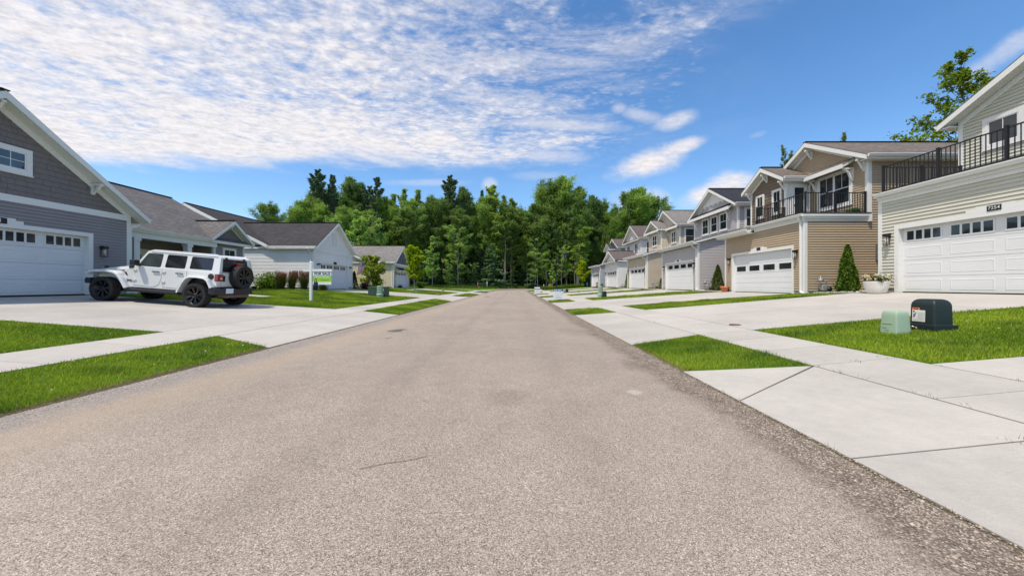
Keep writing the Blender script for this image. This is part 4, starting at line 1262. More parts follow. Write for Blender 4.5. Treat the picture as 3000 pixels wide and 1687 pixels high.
# ------------------------------------------------------------------ ranch houses on the left
FLX = -16.0
def PL(d, y, z): return Vector((FLX - d, y, z))
def Lfront(d=0.0): return Frame((FLX - d, 0, 0), (0, 1, 0), (1, 0, 0))      # u = y
def rake_pair(h, P, yc, half, ze, zr, d, name='rake_board', hgt=.2):
    for s in (-1, 1):
        m = MB(); P0, P1 = P(d, yc + s * half, ze - .05), P(d, yc, zr - .05)
        ext = P(d + .045, 0, 0) - P(d, 0, 0)
        m.prism([P0 + Vector((0, 0, .02)), P1 + Vector((0, 0, .02)), P1 - Vector((0, 0, hgt)), P0 - Vector((0, 0, hgt - .03))], ext); m.build(name, WHITE, h)
def frieze_pair(h, P, yc, half, ze, zr, d, w=.2):
    for s in (-1, 1):
        m = MB(); P0, P1 = P(d, yc + s * half, ze), P(d, yc, zr)
        m.prism([P0, P1, P1 - Vector((0, 0, w)), P0 - Vector((0, 0, w))], P(d - .03, 0, 0) - P(d, 0, 0)); m.build('frieze_board', WHITE, h)

def left1():
    zf = .86; y0, y1 = 6.93, 14.62; yc = 10.775
    sid = siding_mat('slate_grey', (.265, .242, .248)); shk = siding_mat('slate_shake', (.185, .160, .152))
    h = thing('ranch_house', (FLX, yc, zf), 'grey single storey house with shake gable and number 7253 over its garage', 'house', 'single storey houses along the left side of the street')
    F0 = Lfront(); gz1 = zf + 2.17; ga, gb = 8.3, 13.2; zb = zf + .14
    ze, zr, sl = 4.02, 7.16, .747
    w = MB()
    lap(w, F0, rect(y0, ga - .1, zb, 3.88), z0=zb); lap(w, F0, rect(gb + .1, y1, zb, 3.88), z0=zb); lap(w, F0, rect(ga - .1, gb + .1, gz1 + .1, 3.88), z0=zb)
    lap(w, Rsouth(y0), rect(FLX - 7, FLX, zb, 4.0), z0=zb); lap(w, Rnorth(y1), rect(-FLX, -FLX + 3.6, zb, 3.95), z0=zb)
    # porch back wall, wing, rear and end walls
    FP = Lfront(3.5); lap(w, FP, rect(y1, 20.6, zb, 3.75), z0=zb)
    lap(w, Rnorth(22.85), [(-FLX + 1.65, zb), (-FLX + 11.6, zb), (-FLX + 11.6, 3.9), (-FLX + 6.65, 6.6), (-FLX + 1.65, 3.9)], z0=zb)
    lap(w, Rsouth(20.6), rect(FLX - 3.5, FLX - 1.65, zb, 3.75), z0=zb)
    FW = Lfront(1.65); lap(w, FW, rect(20.6, 22.85, zb, 3.8), z0=zb)
    bk = Frame((FLX - 11.6, 0, 0), (0, -1, 0), (-1, 0, 0)); lap(w, bk, rect(-22.85, -y0, zb, 3.9), z0=zb)
    lap(w, Rsouth(y0 + .01), [(FLX - 11.6, zb), (FLX - 7, zb), (FLX - 7, 6.4), (FLX - 11.6, 3.9)], z0=zb)
    w.build('wall', sid, h)
    s = MB(); shakes(s, F0, [(y0, 4.06), (y1, 4.06), (yc, zr - .24)], seed=2); s.build('shingled_gable', shk, h)
    s = MB(); shakes(s, FW, [(20.62, 3.93), (22.83, 3.93), (21.72, 4.9)], seed=5); s.build('shingled_gable', shk, h)
    m = MB(); boxF(m, F0, y0, y1, 3.85, 4.07, .004, .04); m.build('band_board', WHITE, h)
    m = MB(); boxF(m, FW, 20.6, 22.85, 3.76, 3.95, .004, .04); m.build('band_board', WHITE, h)
    fd = MB()
    for a, b in ((y0, ga - .1), (gb + .1, y1)): fd.box(FLX - .25, FLX - .006, a + .006, b - .006, zf - .3, zb + .01)
    fd.box(FLX - 11.5, FLX - 3.6, y0 + .02, 22.8, zf - .4, zb + .01); fd.box(FLX - 3.6, FLX - 1.7, 20.65, 22.8, zf - .4, zb + .01); fd.box(FLX - 3.6, FLX - .25, y0 + .02, y1 - .01, zf - .4, zf - .02)
    fd.box(FLX - 3.49, FLX - 1.3, y1 + .01, 20.6, zf - .3, zf + .02)
    fd.build('foundation', FOUND, h)
    gable_x(h, PL, yc, 4.23, ze, zr, -.42, 7.0, SH_GREY, name='garage_roof')
    rake_pair(h, PL, yc, 4.23, ze, zr, -.465); frieze_pair(h, PL, yc, 3.86, ze + .08, zr - .22, -.006, .22)
    for s_ in (-1, 1):
        so_ = MB(); P0, P1 = PL(-.40, yc + s_ * 4.2, ze - .19), PL(-.40, yc, zr - .205)
        so_.prism([P0, P1, P1 - Vector((0, 0, .02)), P0 - Vector((0, 0, .02))], (-.39, 0, 0)); so_.build('soffit', SOFFIT, h)
    for u, z in ((yc, zr - .30), (y1 - 1.30, 5.02), (y0 + 1.30, 5.02)): bracket(h, F0, u, z, .40, .40, .11)
    # garage door
    tr = MB(); ring(tr, F0, ga - .14, gb + .14, zf, gz1 + .13, .14, -.15, .035, wb=0); tr.build('garage_door_trim', WHITE, h)
    garage_door(h, F0, ga, gb, zf + .01, gz1, 'raised4')
    b = MB(); b.face([F0.p(ga, zf, -.2), F0.p(gb, zf, -.2), F0.p(gb, gz1, -.2), F0.p(ga, gz1, -.2)]); b.build('garage_door_back', DOORW, h)
    b = MB(); boxF(b, F0, yc - .68, yc + .68, gz1 + .13, gz1 + .235, 0, .036); boxF(b, F0, yc - .50, yc + .50, gz1 + .235, gz1 + .30, 0, .036); b.build('plate_board', WHITE, h)
    pb = MB(); boxF(pb, F0, yc - .30, yc + .30, gz1 + .10, gz1 + .28, .035, .05); pb = pb.build('number_plate', BLACK, h)
    text_mesh('7253', .18, F0, yc, gz1 + .19, .051, PLATE_W, pb, 'digits', .0)
    wall_lamp(h, F0, gb + .42, zf + 1.75, 1.1); wall_lamp(h, F0, ga - .42, zf + 1.75, 1.1)
    corner(h, FLX, y1, zf, 3.86, -1, -1, .13); corner(h, FLX, y0, zf, 3.86, -1, 1, .13)
    window(h, F0, 9.90, 11.65, 4.78, 5.62, trim=.14, cols=2, hung=False, slider=True, glass=GLASS_BLUE)
    window(h, FW, 21.2, 22.2, 2.0, 3.47, trim=.1)
    corner(h, FLX - 1.65, 22.85, zf, 3.8, -1, -1, .1); corner(h, FLX - 1.65, 20.6, zf, 3.8, -1, 1, .1)
    # main roof, wing roof
    gable_y(h, PL, 6.65, 5.35, 3.84, 6.92, 7.2, 23.17, SH_GREY)
    m = MB()
    for s_ in (-1, 1):
        P0, P1 = PL(6.65 + s_ * 5.35, 23.175, 3.79), PL(6.65, 23.175, 6.87)
        m.prism([P0, P1, P1 - Vector((0, 0, .2)), P0 - Vector((0, 0, .2))], (0, .04, 0))
    m.build('rake_board', WHITE, h)
    gable_x(h, PL, 21.6, 1.60, 3.90, 5.14, 1.22, 4.6, SH_GREY, name='wing_roof')
    rake_pair(h, PL, 21.6, 1.60, 3.90, 5.14, 1.18, hgt=.18); frieze_pair(h, PL, 21.65, 1.1, 4.15, 4.95, 1.645, .15)
    bracket(h, FW, 21.6, 4.86, .38, .3, .1)
    gutter(h, PL(1.31, 15.0, 3.84), PL(1.31, 20.0, 3.84), (1, 0, 0))
    # porch
    m = MB(); m.box(FLX - 1.72, FLX - 1.40, y1 + .02, 20.55, 3.40, 3.64); m.build('porch_beam', WHITE, h)
    m = MB(); m.box(FLX - 3.5, FLX - 1.33, y1 + .02, 20.58, 3.645, 3.67); m.build('porch_ceiling', SOFFIT, h)
    for yy in (16.25, 18.87):
        m = MB(); X = FLX - 1.56
        m.box(X - .125, X + .125, yy - .125, yy + .125, zf, 3.4); m.box(X - .16, X + .16, yy - .16, yy + .16, 3.26, 3.395); m.box(X - .16, X + .16, yy - .16, yy + .16, zf + .001, zf + .18)
        m.build('porch_column', WHITE, h)
    d = MB(); ring(d, FP, 17.5, 18.7, zf + .02, 3.1, .1, .012, .05, wb=.02); d = d.build('front_door', WHITE, h)
    e = MB(); boxF(e, FP, 17.6, 18.6, zf + .04, 3.0, .008, .032); e.build('door_leaf', CREAMW, d)
    e = MB(); e.face([FP.p(17.85, 1.9, .036), FP.p(18.35, 1.9, .036), FP.p(18.35, 2.8, .036), FP.p(17.85, 2.8, .036)]); e.build('pane', GLASS, d)
    window(h, FP, 19.35, 20.35, 1.7, 3.1, trim=.1)
    downspout(h, [PL(-.08, 15.08, 3.85), PL(-.06, 14.9, 3.72), PL(.03, y1 + .06, 3.60), PL(.03, y1 + .06, .92), PL(-.2, y1 + .1, .86)], .08, .065)
    g1 = gutter(h, PL(-.40, yc + 4.23, ze), PL(1.3, yc + 4.23, ze), (0, 1, 0))
    return h
left1()

def ranch(y0, label, sid, gab, roofm, cream=False):
    zf = .84; y1 = y0 + 6.6; yc = y0 + 3.2
    h = thing('ranch_house', (FLX, yc, zf), label, 'house', 'single storey houses along the left side of the street')
    F0 = Lfront(); gz1 = zf + 2.15; ga, gb = y0 + 1.0, y0 + 5.6; zb = zf + .2
    ze, zr = 4.26, 6.66; half = 3.37
    w = MB()
    if cream:
        for a, b, c, d in ((y0, ga - .1, zb, 3.88), (gb + .1, y1, zb, 3.88), (ga - .1, gb + .1, gz1 + .1, 3.88)): lap(w, F0, rect(a, b, c, d), z0=zb)
    else:
        for a, b, c, d in ((y0, ga - .1, zb, 3.88), (gb + .1, y1, zb, 3.88), (ga - .1, gb + .1, gz1 + .1, 3.88)): batten(w, F0, rect(a, b, c, d), 9)
    S = Rsouth(y0); lap(w, S, rect(FLX - 3.5, FLX, zb, 4.2), z0=zb)
    lap(w, S, [(FLX - 16, zb), (FLX - 3.5, zb), (FLX - 3.5, 4.28), (FLX - 9.8, 7.4), (FLX - 16, 4.28)], z0=zb)
    N_ = Rnorth(y1); lap(w, N_, rect(-FLX, -FLX + 3.5, zb, 4.2), z0=zb)
    lap(w, Lfront(3.5), rect(y1, y0 + 13, zb, 4.2), z0=zb); lap(w, Rnorth(y0 + 13), [(-FLX + 3.5, zb), (-FLX + 16, zb), (-FLX + 16, 4.28), (-FLX + 9.8, 7.4), (-FLX + 3.5, 4.28)], z0=zb)
    w.build('wall', sid, h)
    s = MB(); lap(s, F0, [(y0, 4.06), (y1, 4.06), (yc, zr - .22)], pitch=.2 if not cream else .14, depth=.034); s.build('gable_wall', gab, h)
    m = MB(); boxF(m, F0, y0, y1, 3.84, 4.07, .004, .04); m.build('band_board', WHITE, h)
    fd = MB()
    for a, b in ((y0, ga - .1), (gb + .1, y1)): fd.box(FLX - .25, FLX - .006, a + .006, b - .006, zf - .3, zb + .01)
    fd.box(FLX - 3.6, FLX - .25, y0 + .006, y1 - .006, zf - .4, zb + .01); fd.box(FLX - 16, FLX - 3.6, y0 + .006, y0 + 13 - .006, zf - .4, zb + .01)
    fd.build('foundation', FOUND, h)
    tr = MB(); ring(tr, F0, ga - .16, gb + .16, zf, gz1 + .15, .16, -.18, .035, wb=0); tr.build('garage_door_trim', WHITE, h)
    garage_door(h, F0, ga, gb, zf + .01, gz1, 'raised4', .16)
    b = MB(); b.face([F0.p(ga, zf, -.22), F0.p(gb, zf, -.22), F0.p(gb, gz1, -.22), F0.p(ga, gz1, -.22)]); b.build('garage_door_back', DOORW, h)
    ym = (ga + gb) / 2
    pb = MB(); boxF(pb, F0, ym - .24, ym + .24, gz1 + .03, gz1 + .24, .036, .05); pb.build('number_plate', BLACK, h)
    for u in (ga - .42, gb + .42): wall_lamp(h, F0, u, zf + 2.02, 1, dome=not cream)
    corner(h, FLX, y0, zf, 3.9, -1, 1, .12); corner(h, FLX, y1, zf, 3.9, -1, -1, .12)
    gable_x(h, PL, yc, half, ze, zr, -.38, 7.9, roofm, name='garage_roof')
    rake_pair(h, PL, yc, half, ze, zr, -.425); frieze_pair(h, PL, yc, 3.2, ze + .12, zr - .22, -.006, .16)
    gutter(h, PL(-.36, yc - half, ze), PL(3.9, yc - half, ze), (0, -1, 0))
    gable_y(h, PL, 9.8, 6.4, 4.40, 7.62, y0 - .32, y0 + 13.3, roofm)
    m = MB()
    for s_ in (-1, 1):
        P0, P1 = PL(9.8 + s_ * 6.4, y0 - .36, 4.35), PL(9.8, y0 - .36, 7.57)
        m.prism([P0, P1, P1 - Vector((0, 0, .24)), P0 - Vector((0, 0, .24))], (0, .035, 0))
    m.build('rake_board', WHITE, h)
    so_ = MB(); so_.box(FLX - 3.4, FLX + .3, y0 - .40, y0 - .02, ze - .22, ze - .19); so_.build('soffit', SOFFIT, h)
    downspout(h, [PL(.25, y0 - .40, 4.1), PL(.22, y0 - .2, 3.9), PL(.16, y0 - .06, 3.75), PL(.16, y0 - .06, .9), PL(.0, y0 - .2, .86)], .075, .06)
    if not cream:
        v = MB(); ring(v, F0, yc - .32, yc + .32, 4.62, 5.62, .05, .02, .06)
        for k in range(11): boxF(v, F0, yc - .27, yc + .27, 4.68 + k * .082, 4.735 + k * .082, .02, .045)
        v.build('gable_vent', WHITE, h)
        m = MB(); m.box(FLX - 6.55, FLX - 6.25, y0 - .14, y0 - .02, 1.55, 2.3); m.build('meter_box', DGREY, h)
    else:
        m = MB(); roof_slab(m, PL(-.55, ga - .3, 3.22), PL(-.55, gb + .3, 3.22), PL(-.006, gb + .3, 3.6), PL(-.006, ga - .3, 3.6), .12); m.build('pent_roof', [SH_BLK, WHITE, SOFFIT], h)
    return h
ranch(27.8, 'white single storey house with charcoal roof beside the flag and the red plumed grasses', siding_mat('bright_white', (.74, .73, .71)), siding_mat('bright_white', (.74, .73, .71)), SH_DARK)
ranch(45.9, 'cream single storey house with a dark grey gable at the edge of the wood', siding_mat('butter', (.60, .53, .36)), siding_mat('dark_grey', (.12, .125, .145)), SH_LT, True)
# ------------------------------------------------------------------ white off-road car, nose to the left garage door
CARW = plain('car_paint_white', (.66, .66, .65), .22, 0, .5, .01, 3, coat=.6)
CARB = plain('car_black_plastic', (.022, .022, .024), .5, 0, .4, .1, 20)
TYRE = plain('tyre_rubber', (.028, .027, .027), .85, 0, .25, .25, 14)
RIMB = plain('rim_gloss_black', (.012, .012, .013), .18, .3, .6)
RIMS = plain('rim_edge', (.14, .14, .15), .22, .9)
TAILR = plain('tail_light_red', (.30, .008, .010), .18, 0, .6)
AMBER = plain('amber_lens', (.70, .20, .02), .25)
CHROME = plain('chrome', (.75, .75, .76), .12, 1.0)
CARG = m_glass('tinted_car_glass', (.010, .011, .013), .03, .7)
CARG2 = m_glass('front_car_glass', (.030, .036, .036), .03, .7)
PLATEM = plain('licence_plate', (.62, .66, .74), .4)

def jeep():
    slope = math.atan(.0745)
    # local frame: x to the rear, y to the far side, z up; origin below the near front wheel line, on the centre plane
    cx, cyw = -13.95, 12.84
    loc = (cx, cyw, g(cx, cyw) + TOP)
    h = thing('parked_car', loc, 'white four door off-road car with black wheels parked on the left driveway', 'car', rot=(0, slope, 0))
    off = Vector(loc)
    def L(x, y, z): return Vector((x, y, z)) + off
    class B(MB):
        def build(s, name, mats, parent=h, **k):
            s.v = [tuple(Vector(p) + off) for p in s.v]
            return MB.build(s, name, mats, parent, **k)
    HW = .785
    def prism_y(m, poly, y0, y1, mi=0): m.prism([Vector((x, y0, z)) for x, z in poly], (0, y1 - y0, 0), mi)
    # tub
    m = B()
    tub = [(.55, .52), (2.36, .52), (2.50, .80), (2.74, 1.02), (3.36, 1.02), (3.57, .78), (3.66, .72), (3.68, 1.22), (.86, 1.24), (.50, 1.10), (.50, .72)]
    prism_y(m, tub, -HW, HW)
    body = m.build('body', [CARW], bevel=.02, seg=2)
    m = B(); 
    for poly, w in (([(-.53, .70), (.60, .66), (.60, 1.09), (-.53, 1.02)], .58),): prism_y(m, poly, -w, w)
    m.build('engine_bay', [CARW])
    # hood with raised centre
    m = B(); xs_ = [-.57, -.51, -.3, .05, .40, .70, .87]; zt = [1.02, 1.075, 1.115, 1.17, 1.215, 1.25, 1.265]; hw_ = [.56, .575, .59, .62, .65, .69, .71]
    prof = [(-1, -.12), (-1, -.035), (-.93, 0), (-.62, .012), (-.55, .045), (0, .055), (.55, .045), (.62, .012), (.93, 0), (1, -.035), (1, -.12)]
    vs = []; fs = []
    for x, z, w in zip(xs_, zt, hw_):
        k = min(1, max(.0, (x + .57) / .25))
        for a, b in prof: vs.append((x, a * w, z + (b if b < 0 else b * k)))
    n = len(prof)
    for i in range(len(xs_) - 1):
        for j in range(n - 1): fs.append((i * n + j, i * n + j + 1, (i + 1) * n + j + 1, (i + 1) * n + j))
    fs.append(tuple(range(n))); m.raw(vs, fs, 0, True); m.build('hood', [CARW])
    m = B(); m.box(-.61, -.53, -.57, .57, .62, 1.05)
    m.build('grille', [CARW], bevel=.02)
    m = B()
    for k in range(7): m.box(-.617, -.608, -.30 + k * .1 - .028, -.30 + k * .1 + .028, .70, .98)
    m.build('grille_slots', [BLACK])
    for s in (-1, 1):
        m = B(); m.lathe([(0, -.645), (.06, -.64), (.085, -.605)], (0, s * .44, .88), 'x', 18); m.build('headlight', [CHROME])
    # cabin: one hull, sides leaning in
    def side(x, z, s, e=0.0):
        t = (z - 1.22) / .56
        return Vector((x, s * (HW - .012 - .115 * max(t, 0) + e), z))
    m = B()
    prof = [(.86, 1.22), (1.17, 1.755), (1.36, 1.815), (3.50, 1.80), (3.61, 1.74), (3.68, 1.22)]
    vsL = [side(x, z, -1) for x, z in prof]; vsR = [side(x, z, 1) for x, z in prof]
    rf = [(1.80, 1.848), (3.74, 1.84)]
    n = len(prof)
    m.raw(vsL + vsR, [tuple(range(n)), tuple(range(2 * n - 1, n - 1, -1))] + [(i, (i + 1) % n, n + (i + 1) % n, n + i) for i in range(n)])
    m.build('hard_top', [CARW], bevel=.045, seg=3)
    # roof joint and rain gutter lines
    m = B()
    for s in (-1, 1):
        m.bar(side(1.26, 1.765, s, .010), side(3.58, 1.752, s, .010), .010, .012)
    m.build('roof_seam', [plain('seal_grey', (.18, .18, .18), .7)])
    # windows with rounded corners
    def pane(name, pts, s, mat_, e=.006, r=.05, par=h):
        m = B(); out = []
        P = [Vector((x, z)) for x, z in pts]; n = len(P)
        for i in range(n):
            p0, p1, p2 = P[i - 1], P[i], P[(i + 1) % n]
            a = (p0 - p1).normalized(); b = (p2 - p1).normalized()
            rr_ = min(r, (p0 - p1).length * .4, (p2 - p1).length * .4)
            A, Bb = p1 + a * rr_, p1 + b * rr_
            for t in (0, .25, .5, .75, 1): out.append((A * (1 - t) + p1 * t) * (1 - t) + (p1 * (1 - t) + Bb * t) * t)
        q = [side(p.x, p.y, s, e) for p in out]
        c = sum(P, Vector((0, 0))) / n
        q2 = [side(c.x + (p.x - c.x) * 1.045, c.y + (p.y - c.y) * 1.07, s, e - .003) for p in out]
        m.face(q, mi=0)
        for i in range(len(q)): m.face([q[i], q[(i + 1) % len(q)], q2[(i + 1) % len(q)], q2[i]], mi=1)
        return m.build(name, [mat_, BLACK], par)
    doors = {}
    for s in (-1, 1):
        # doors, proud panels with shut lines
        for nm, poly in (('front_door', [(.84, .60), (1.53, .58), (1.71, .68), (1.78, .92), (1.79, 1.235), (.87, 1.245)]), ('rear_door', [(1.82, .60), (2.33, .585), (2.48, .86), (2.62, 1.0), (2.64, 1.225), (1.82, 1.235)])):
            m = B(); y0 = s * (HW - .01); prism_y(m, poly, y0, s * (HW + .012))
            d = m.build(nm, [CARW], bevel=.008); doors[(nm, s)] = d
            m = B(); hx = 1.60 if nm == 'front_door' else 2.40
            m.box(hx - .11, hx + .11, s * (HW + .03), s * (HW + .055), 1.085, 1.115); m.box(hx - .11, hx - .085, s * HW, s * (HW + .05), 1.085, 1.115); m.box(hx + .085, hx + .11, s * HW, s * (HW + .05), 1.085, 1.115)
            m.build('handle', [CARB], d)
            m = B(); hx = .84 if nm == 'front_door' else 1.82
            for z in (.78, 1.12):
              m = B(); m.box(hx - .03, hx + .10, s * (HW + .008), s * (HW + .04), z - .03, z + .03); m.bar(Vector((hx, s * (HW + .03), z - .05)), Vector((hx, s * (HW + .03), z + .05)), .035, .035, up=(1, 0, 0)); m.build('hinge', [CARW], d, bevel=.008)
        pane('side_window', [(.955, 1.285), (1.12, 1.60), (1.185, 1.71), (1.68, 1.71), (1.69, 1.275)], s, CARG2, par=h)
        pane('side_window', [(1.86, 1.285), (1.86, 1.705), (2.51, 1.70), (2.52, 1.285)], s, CARG)
        pane('side_window', [(2.70, 1.30), (2.70, 1.70), (3.42, 1.695), (3.44, 1.30)], s, CARG)
        # fender flares
        def flare(name, path, th, y0, y1):
            m = B(); P = [Vector((x, 0, z)) for x, z in path]; n = len(P); up = []; lo = []
            for i, p in enumerate(P):
                d = (P[min(i + 1, n - 1)] - P[max(i - 1, 0)]).normalized(); nn = Vector((-d.z, 0, d.x))
                up.append(p); lo.append(p - nn * th)
            vs = []; fs = []
            ins = [(0.0, y0), (0.0, y1 - .06), (.012, y1 - .02), (.05, y1)]
            rows = len(ins) + 2
            for i in range(n):
                dn = (lo[i] - up[i])
                for e, y in ins: vs.append((up[i] + dn * (e / th)) + Vector((0, s * y, 0)))
                vs.append(lo[i] + Vector((0, s * y1, 0))); vs.append(lo[i] + Vector((0, s * y0, 0)))
            for i in range(n - 1):
                for j in range(rows): fs.append((i * rows + j, i * rows + (j + 1) % rows, (i + 1) * rows + (j + 1) % rows, (i + 1) * rows + j))
            fs.append(tuple(range(rows))); fs.append(tuple(range((n - 1) * rows + rows - 1, (n - 1) * rows - 1, -1)))
            m.raw(vs, fs, 0, False); m.build(name, [CARW], bevel=.006)
        flare('front_fender', [(-.66, .90), (-.62, .985), (-.39, 1.04), (.02, 1.065), (.26, 1.045), (.42, .97), (.55, .82), (.74, .52)], .085, .55, .93)
        flare('rear_fender', [(2.40, .50), (2.56, .84), (2.68, 1.0), (2.82, 1.065), (3.10, 1.075), (3.34, 1.05), (3.48, .96), (3.61, .72)], .075, .70, .93)
        m = B(); m.box(.50, .84, s * .56, s * .775, .52, 1.06); m.build('fender_side', [CARW])
        m = B(); m.box(-.675, -.62, s * .74, s * .88, .935, .975); m.build('turn_signal', [AMBER])
        m = B(); m.box(-.50, .52, s * .50, s * .56, .45, 1.0); m.build('wheel_well', [BLACK]); m = B(); m.box(2.42, 3.58, s * .45, s * .60, .45, 1.0); m.build('wheel_well', [BLACK])
        # rock rail
        m = B(); m.prism([Vector((.60, s * .74, .50)), Vector((.60, s * .86, .47)), Vector((.60, s * .86, .40)), Vector((.60, s * .74, .36))], (1.82, 0, 0)); m.build('rock_rail', [CARB], bevel=.012)
        # mirror
        m = B(); m.box(.92, 1.09, s * (HW + .06), s * (HW + .26), 1.27, 1.46); m.box(.96, 1.04, s * (HW - .02), s * (HW + .1), 1.25, 1.31); m.build('wing_mirror', [CARB], bevel=.03)
        # tail light at the corner
        m = B(); m.box(3.60, 3.735, s * .60, s * (HW + .03), .93, 1.16)
        tl = m.build('tail_light', [CARB], bevel=.012)
        m = B(); m.box(3.73, 3.748, s * .625, s * .79, .95, 1.14); m.box(3.62, 3.73, s * (HW + .026), s * (HW + .042), .955, 1.14); m.build('lens', [TAILR], tl)
        m = B(); m.box(3.746, 3.753, s * .66, s * .74, 1.0, 1.045); m.build('reverse_lens', [PLATEM], tl)
    # fuel cap, badge, fender vent, cowl black, antenna base on the near side
    m = B(); m.lathe([(0, -HW - .022), (.075, -HW - .022), (.10, -HW - .012), (.10, -HW)], (3.46, 0, 1.075), 'y', 22); m.box(3.40, 3.52, -HW - .03, -HW - .02, 1.06, 1.09); m.build('fuel_cap', [CARB])
    m = B(); m.prism([Vector((.50, -.782, 1.03)), Vector((.58, -.782, 1.02)), Vector((.64, -.782, .90)), Vector((.58, -.782, .92))], (0, -.012, 0)); m.build('fender_vent', [CARB])
    FN_ = Frame(off + Vector((0, -HW + .0, 0)), (1, 0, 0), (0, -1, 0))
    text_mesh('Jeep', .115, FN_, .715, off.z + .76, .012, plain('badge_grey', (.09, .09, .10), .4), h, 'badge', .004)
    m = B(); m.box(.66, .82, -.80, -.60, 1.16, 1.26); m.box(.76, .92, -.70, .70, 1.255, 1.275); m.build('cowl', [CARB], bevel=.01)
    m = B()
    for s in (-1, 1): m.box(-.46, -.36, s * .52 - .035, s * .52 + .035, 1.08, 1.17)
    m.build('hood_latch', [CARB], bevel=.01)
    # windscreen
    m = B(); e = Vector((-.008, 0, .006))
    m.face([side(.89, 1.27, -1, -.10) + e, side(.89, 1.27, 1, -.10) + e, side(1.135, 1.70, 1, -.08) + e, side(1.135, 1.70, -1, -.08) + e]); m.build('windscreen', [CARG2])
    # bumpers
    m = B(); m.prism([Vector((-.84, -.60, .55)), Vector((-.84, .60, .55)), Vector((-.72, .88, .55)), Vector((-.54, .88, .55)), Vector((-.54, -.88, .55)), Vector((-.72, -.88, .55))], (0, 0, .19)); m.build('front_bumper', [CARB], bevel=.03)
    m = B(); m.prism([Vector((3.44, -.87, .46)), Vector((3.66, -.87, .46)), Vector((3.86, -.62, .46)), Vector((3.86, .62, .46)), Vector((3.66, .87, .46)), Vector((3.44, .87, .46))], (0, 0, .235)); m.build('rear_bumper', [CARB], bevel=.03)
    m = B(); m.box(3.4, 3.82, -.5, .5, .36, .455); m.build('tow_bar', [plain('rust_brown', (.16, .10, .07), .8)])
    pl = B(); pl.box(3.863, 3.875, -.61, -.30, .52, .69); pl = pl.build('licence_plate', [PLATEM])
    FP_ = Frame(off + Vector((4.2, 0, 0)), (0, 1, 0), (1, 0, 0))
    # tailgate details: rear window, wiper, handle
    def rear(y, z, e=.008):
        x = 3.68 - .07 * max(0, (z - 1.22)) / .52 + e
        return Vector((x, y, z))
    m = B(); m.face([rear(-.60, 1.25), rear(.60, 1.25), rear(.53, 1.70), rear(-.53, 1.70)]); m.build('rear_window', [CARG])
    m = B()
    for y in (-.40, .40): m.box(3.60, 3.655, y - .03, y + .03, 1.69, 1.76)
    m.build('window_hinge', [CARB])
    m = B(); m.box(3.675, 3.692, -.60, .60, .74, 1.21); m.build('tailgate', [CARW], bevel=.01)
    m = B(); m.box(3.69, 3.73, -.56, -.51, .92, 1.12); m.build('tailgate_handle', [CARB], bevel=.01)
    # plain dark underbody boxes, added to block light beneath the car
    m = B(); m.box(-.45, 3.6, -.46, .46, .34, .62); m.box(2.95, 3.5, -.70, .70, .40, .55); m.build('chassis_light_block', [BLACK])
    m = B()
    for x in (-.09, 3.05): m.tube([(x, -.7, .39), (x, .7, .39)], .06, 10)
    m.tube([(2.2, -.35, .33), (3.7, -.42, .36)], .035, 8); m.lathe([(0, 3.3), (.09, 3.31), (.09, 3.65), (0, 3.66)], (0, -.3, .40), 'x', 12)
    m.build('axle', [CARB])
    # wheels
    def wheel(x, y, z, outdir, ax, name):
        """outdir: +1/-1 direction of the outer face along axis ax"""
        m = B(); R_ = .408; w = .138
        pr = [(.30, -w + .02), (.33, -w), (.375, -w - .004), (.397, -w + .018), (R_, -w + .05)]
        for k in range(5):
            a = -w + .05 + k * (2 * w - .1) / 4
            if k: pr += [(R_ - .012, a - .018), (R_ - .012, a - .008), (R_, a)]
        pr += [(.397, w - .018), (.375, w + .004), (.33, w), (.30, w - .02)]
        m.lathe([(r, hh * outdir) for r, hh in pr], (x, y, z), ax, 56)
        # side lugs
        t = m
        for k in range(44):
            a = 2 * math.pi * k / 44
            for sd in (-1, 1):
                for (ra, rb) in ((.384, .410),):
                    ca, sa = math.cos(a), math.sin(a); tw = .017
                    c = Vector((x, y, z))
                    def V(r, tt, hh):
                        aa, bb = r * ca - tt * sa, r * sa + tt * ca
                        return c + Vector({'y': (aa, hh, bb), 'x': (hh, aa, bb)}[ax])
                    h0, h1 = sd * (w - .055), sd * (w + .006)
                    vs = [V(ra, -tw, h0), V(ra, tw, h0), V(ra, tw, h1), V(ra, -tw, h1), V(rb, -tw, h0), V(rb, tw, h0), V(rb, tw * .9, h1 * .93), V(rb, -tw * .9, h1 * .93)]
                    t.raw(vs, [(0, 3, 2, 1), (4, 5, 6, 7), (0, 1, 5, 4), (1, 2, 6, 5), (2, 3, 7, 6), (3, 0, 4, 7)])
        wl = m.build(name, [TYRE])
        m = B(); o = outdir
        m.lathe([(.0, o * .03), (.16, o * .03), (.25, o * -.03), (.262, o * .10), (.28, o * .122), (.298, o * .128), (.303, o * .11)], (x, y, z), ax, 40)
        c = Vector((x, y, z))
        def V(r, tt, hh, a):
            ca, sa = math.cos(a), math.sin(a); aa, bb = r * ca - tt * sa, r * sa + tt * ca
            return c + Vector({'y': (aa, hh, bb), 'x': (hh, aa, bb)}[ax])
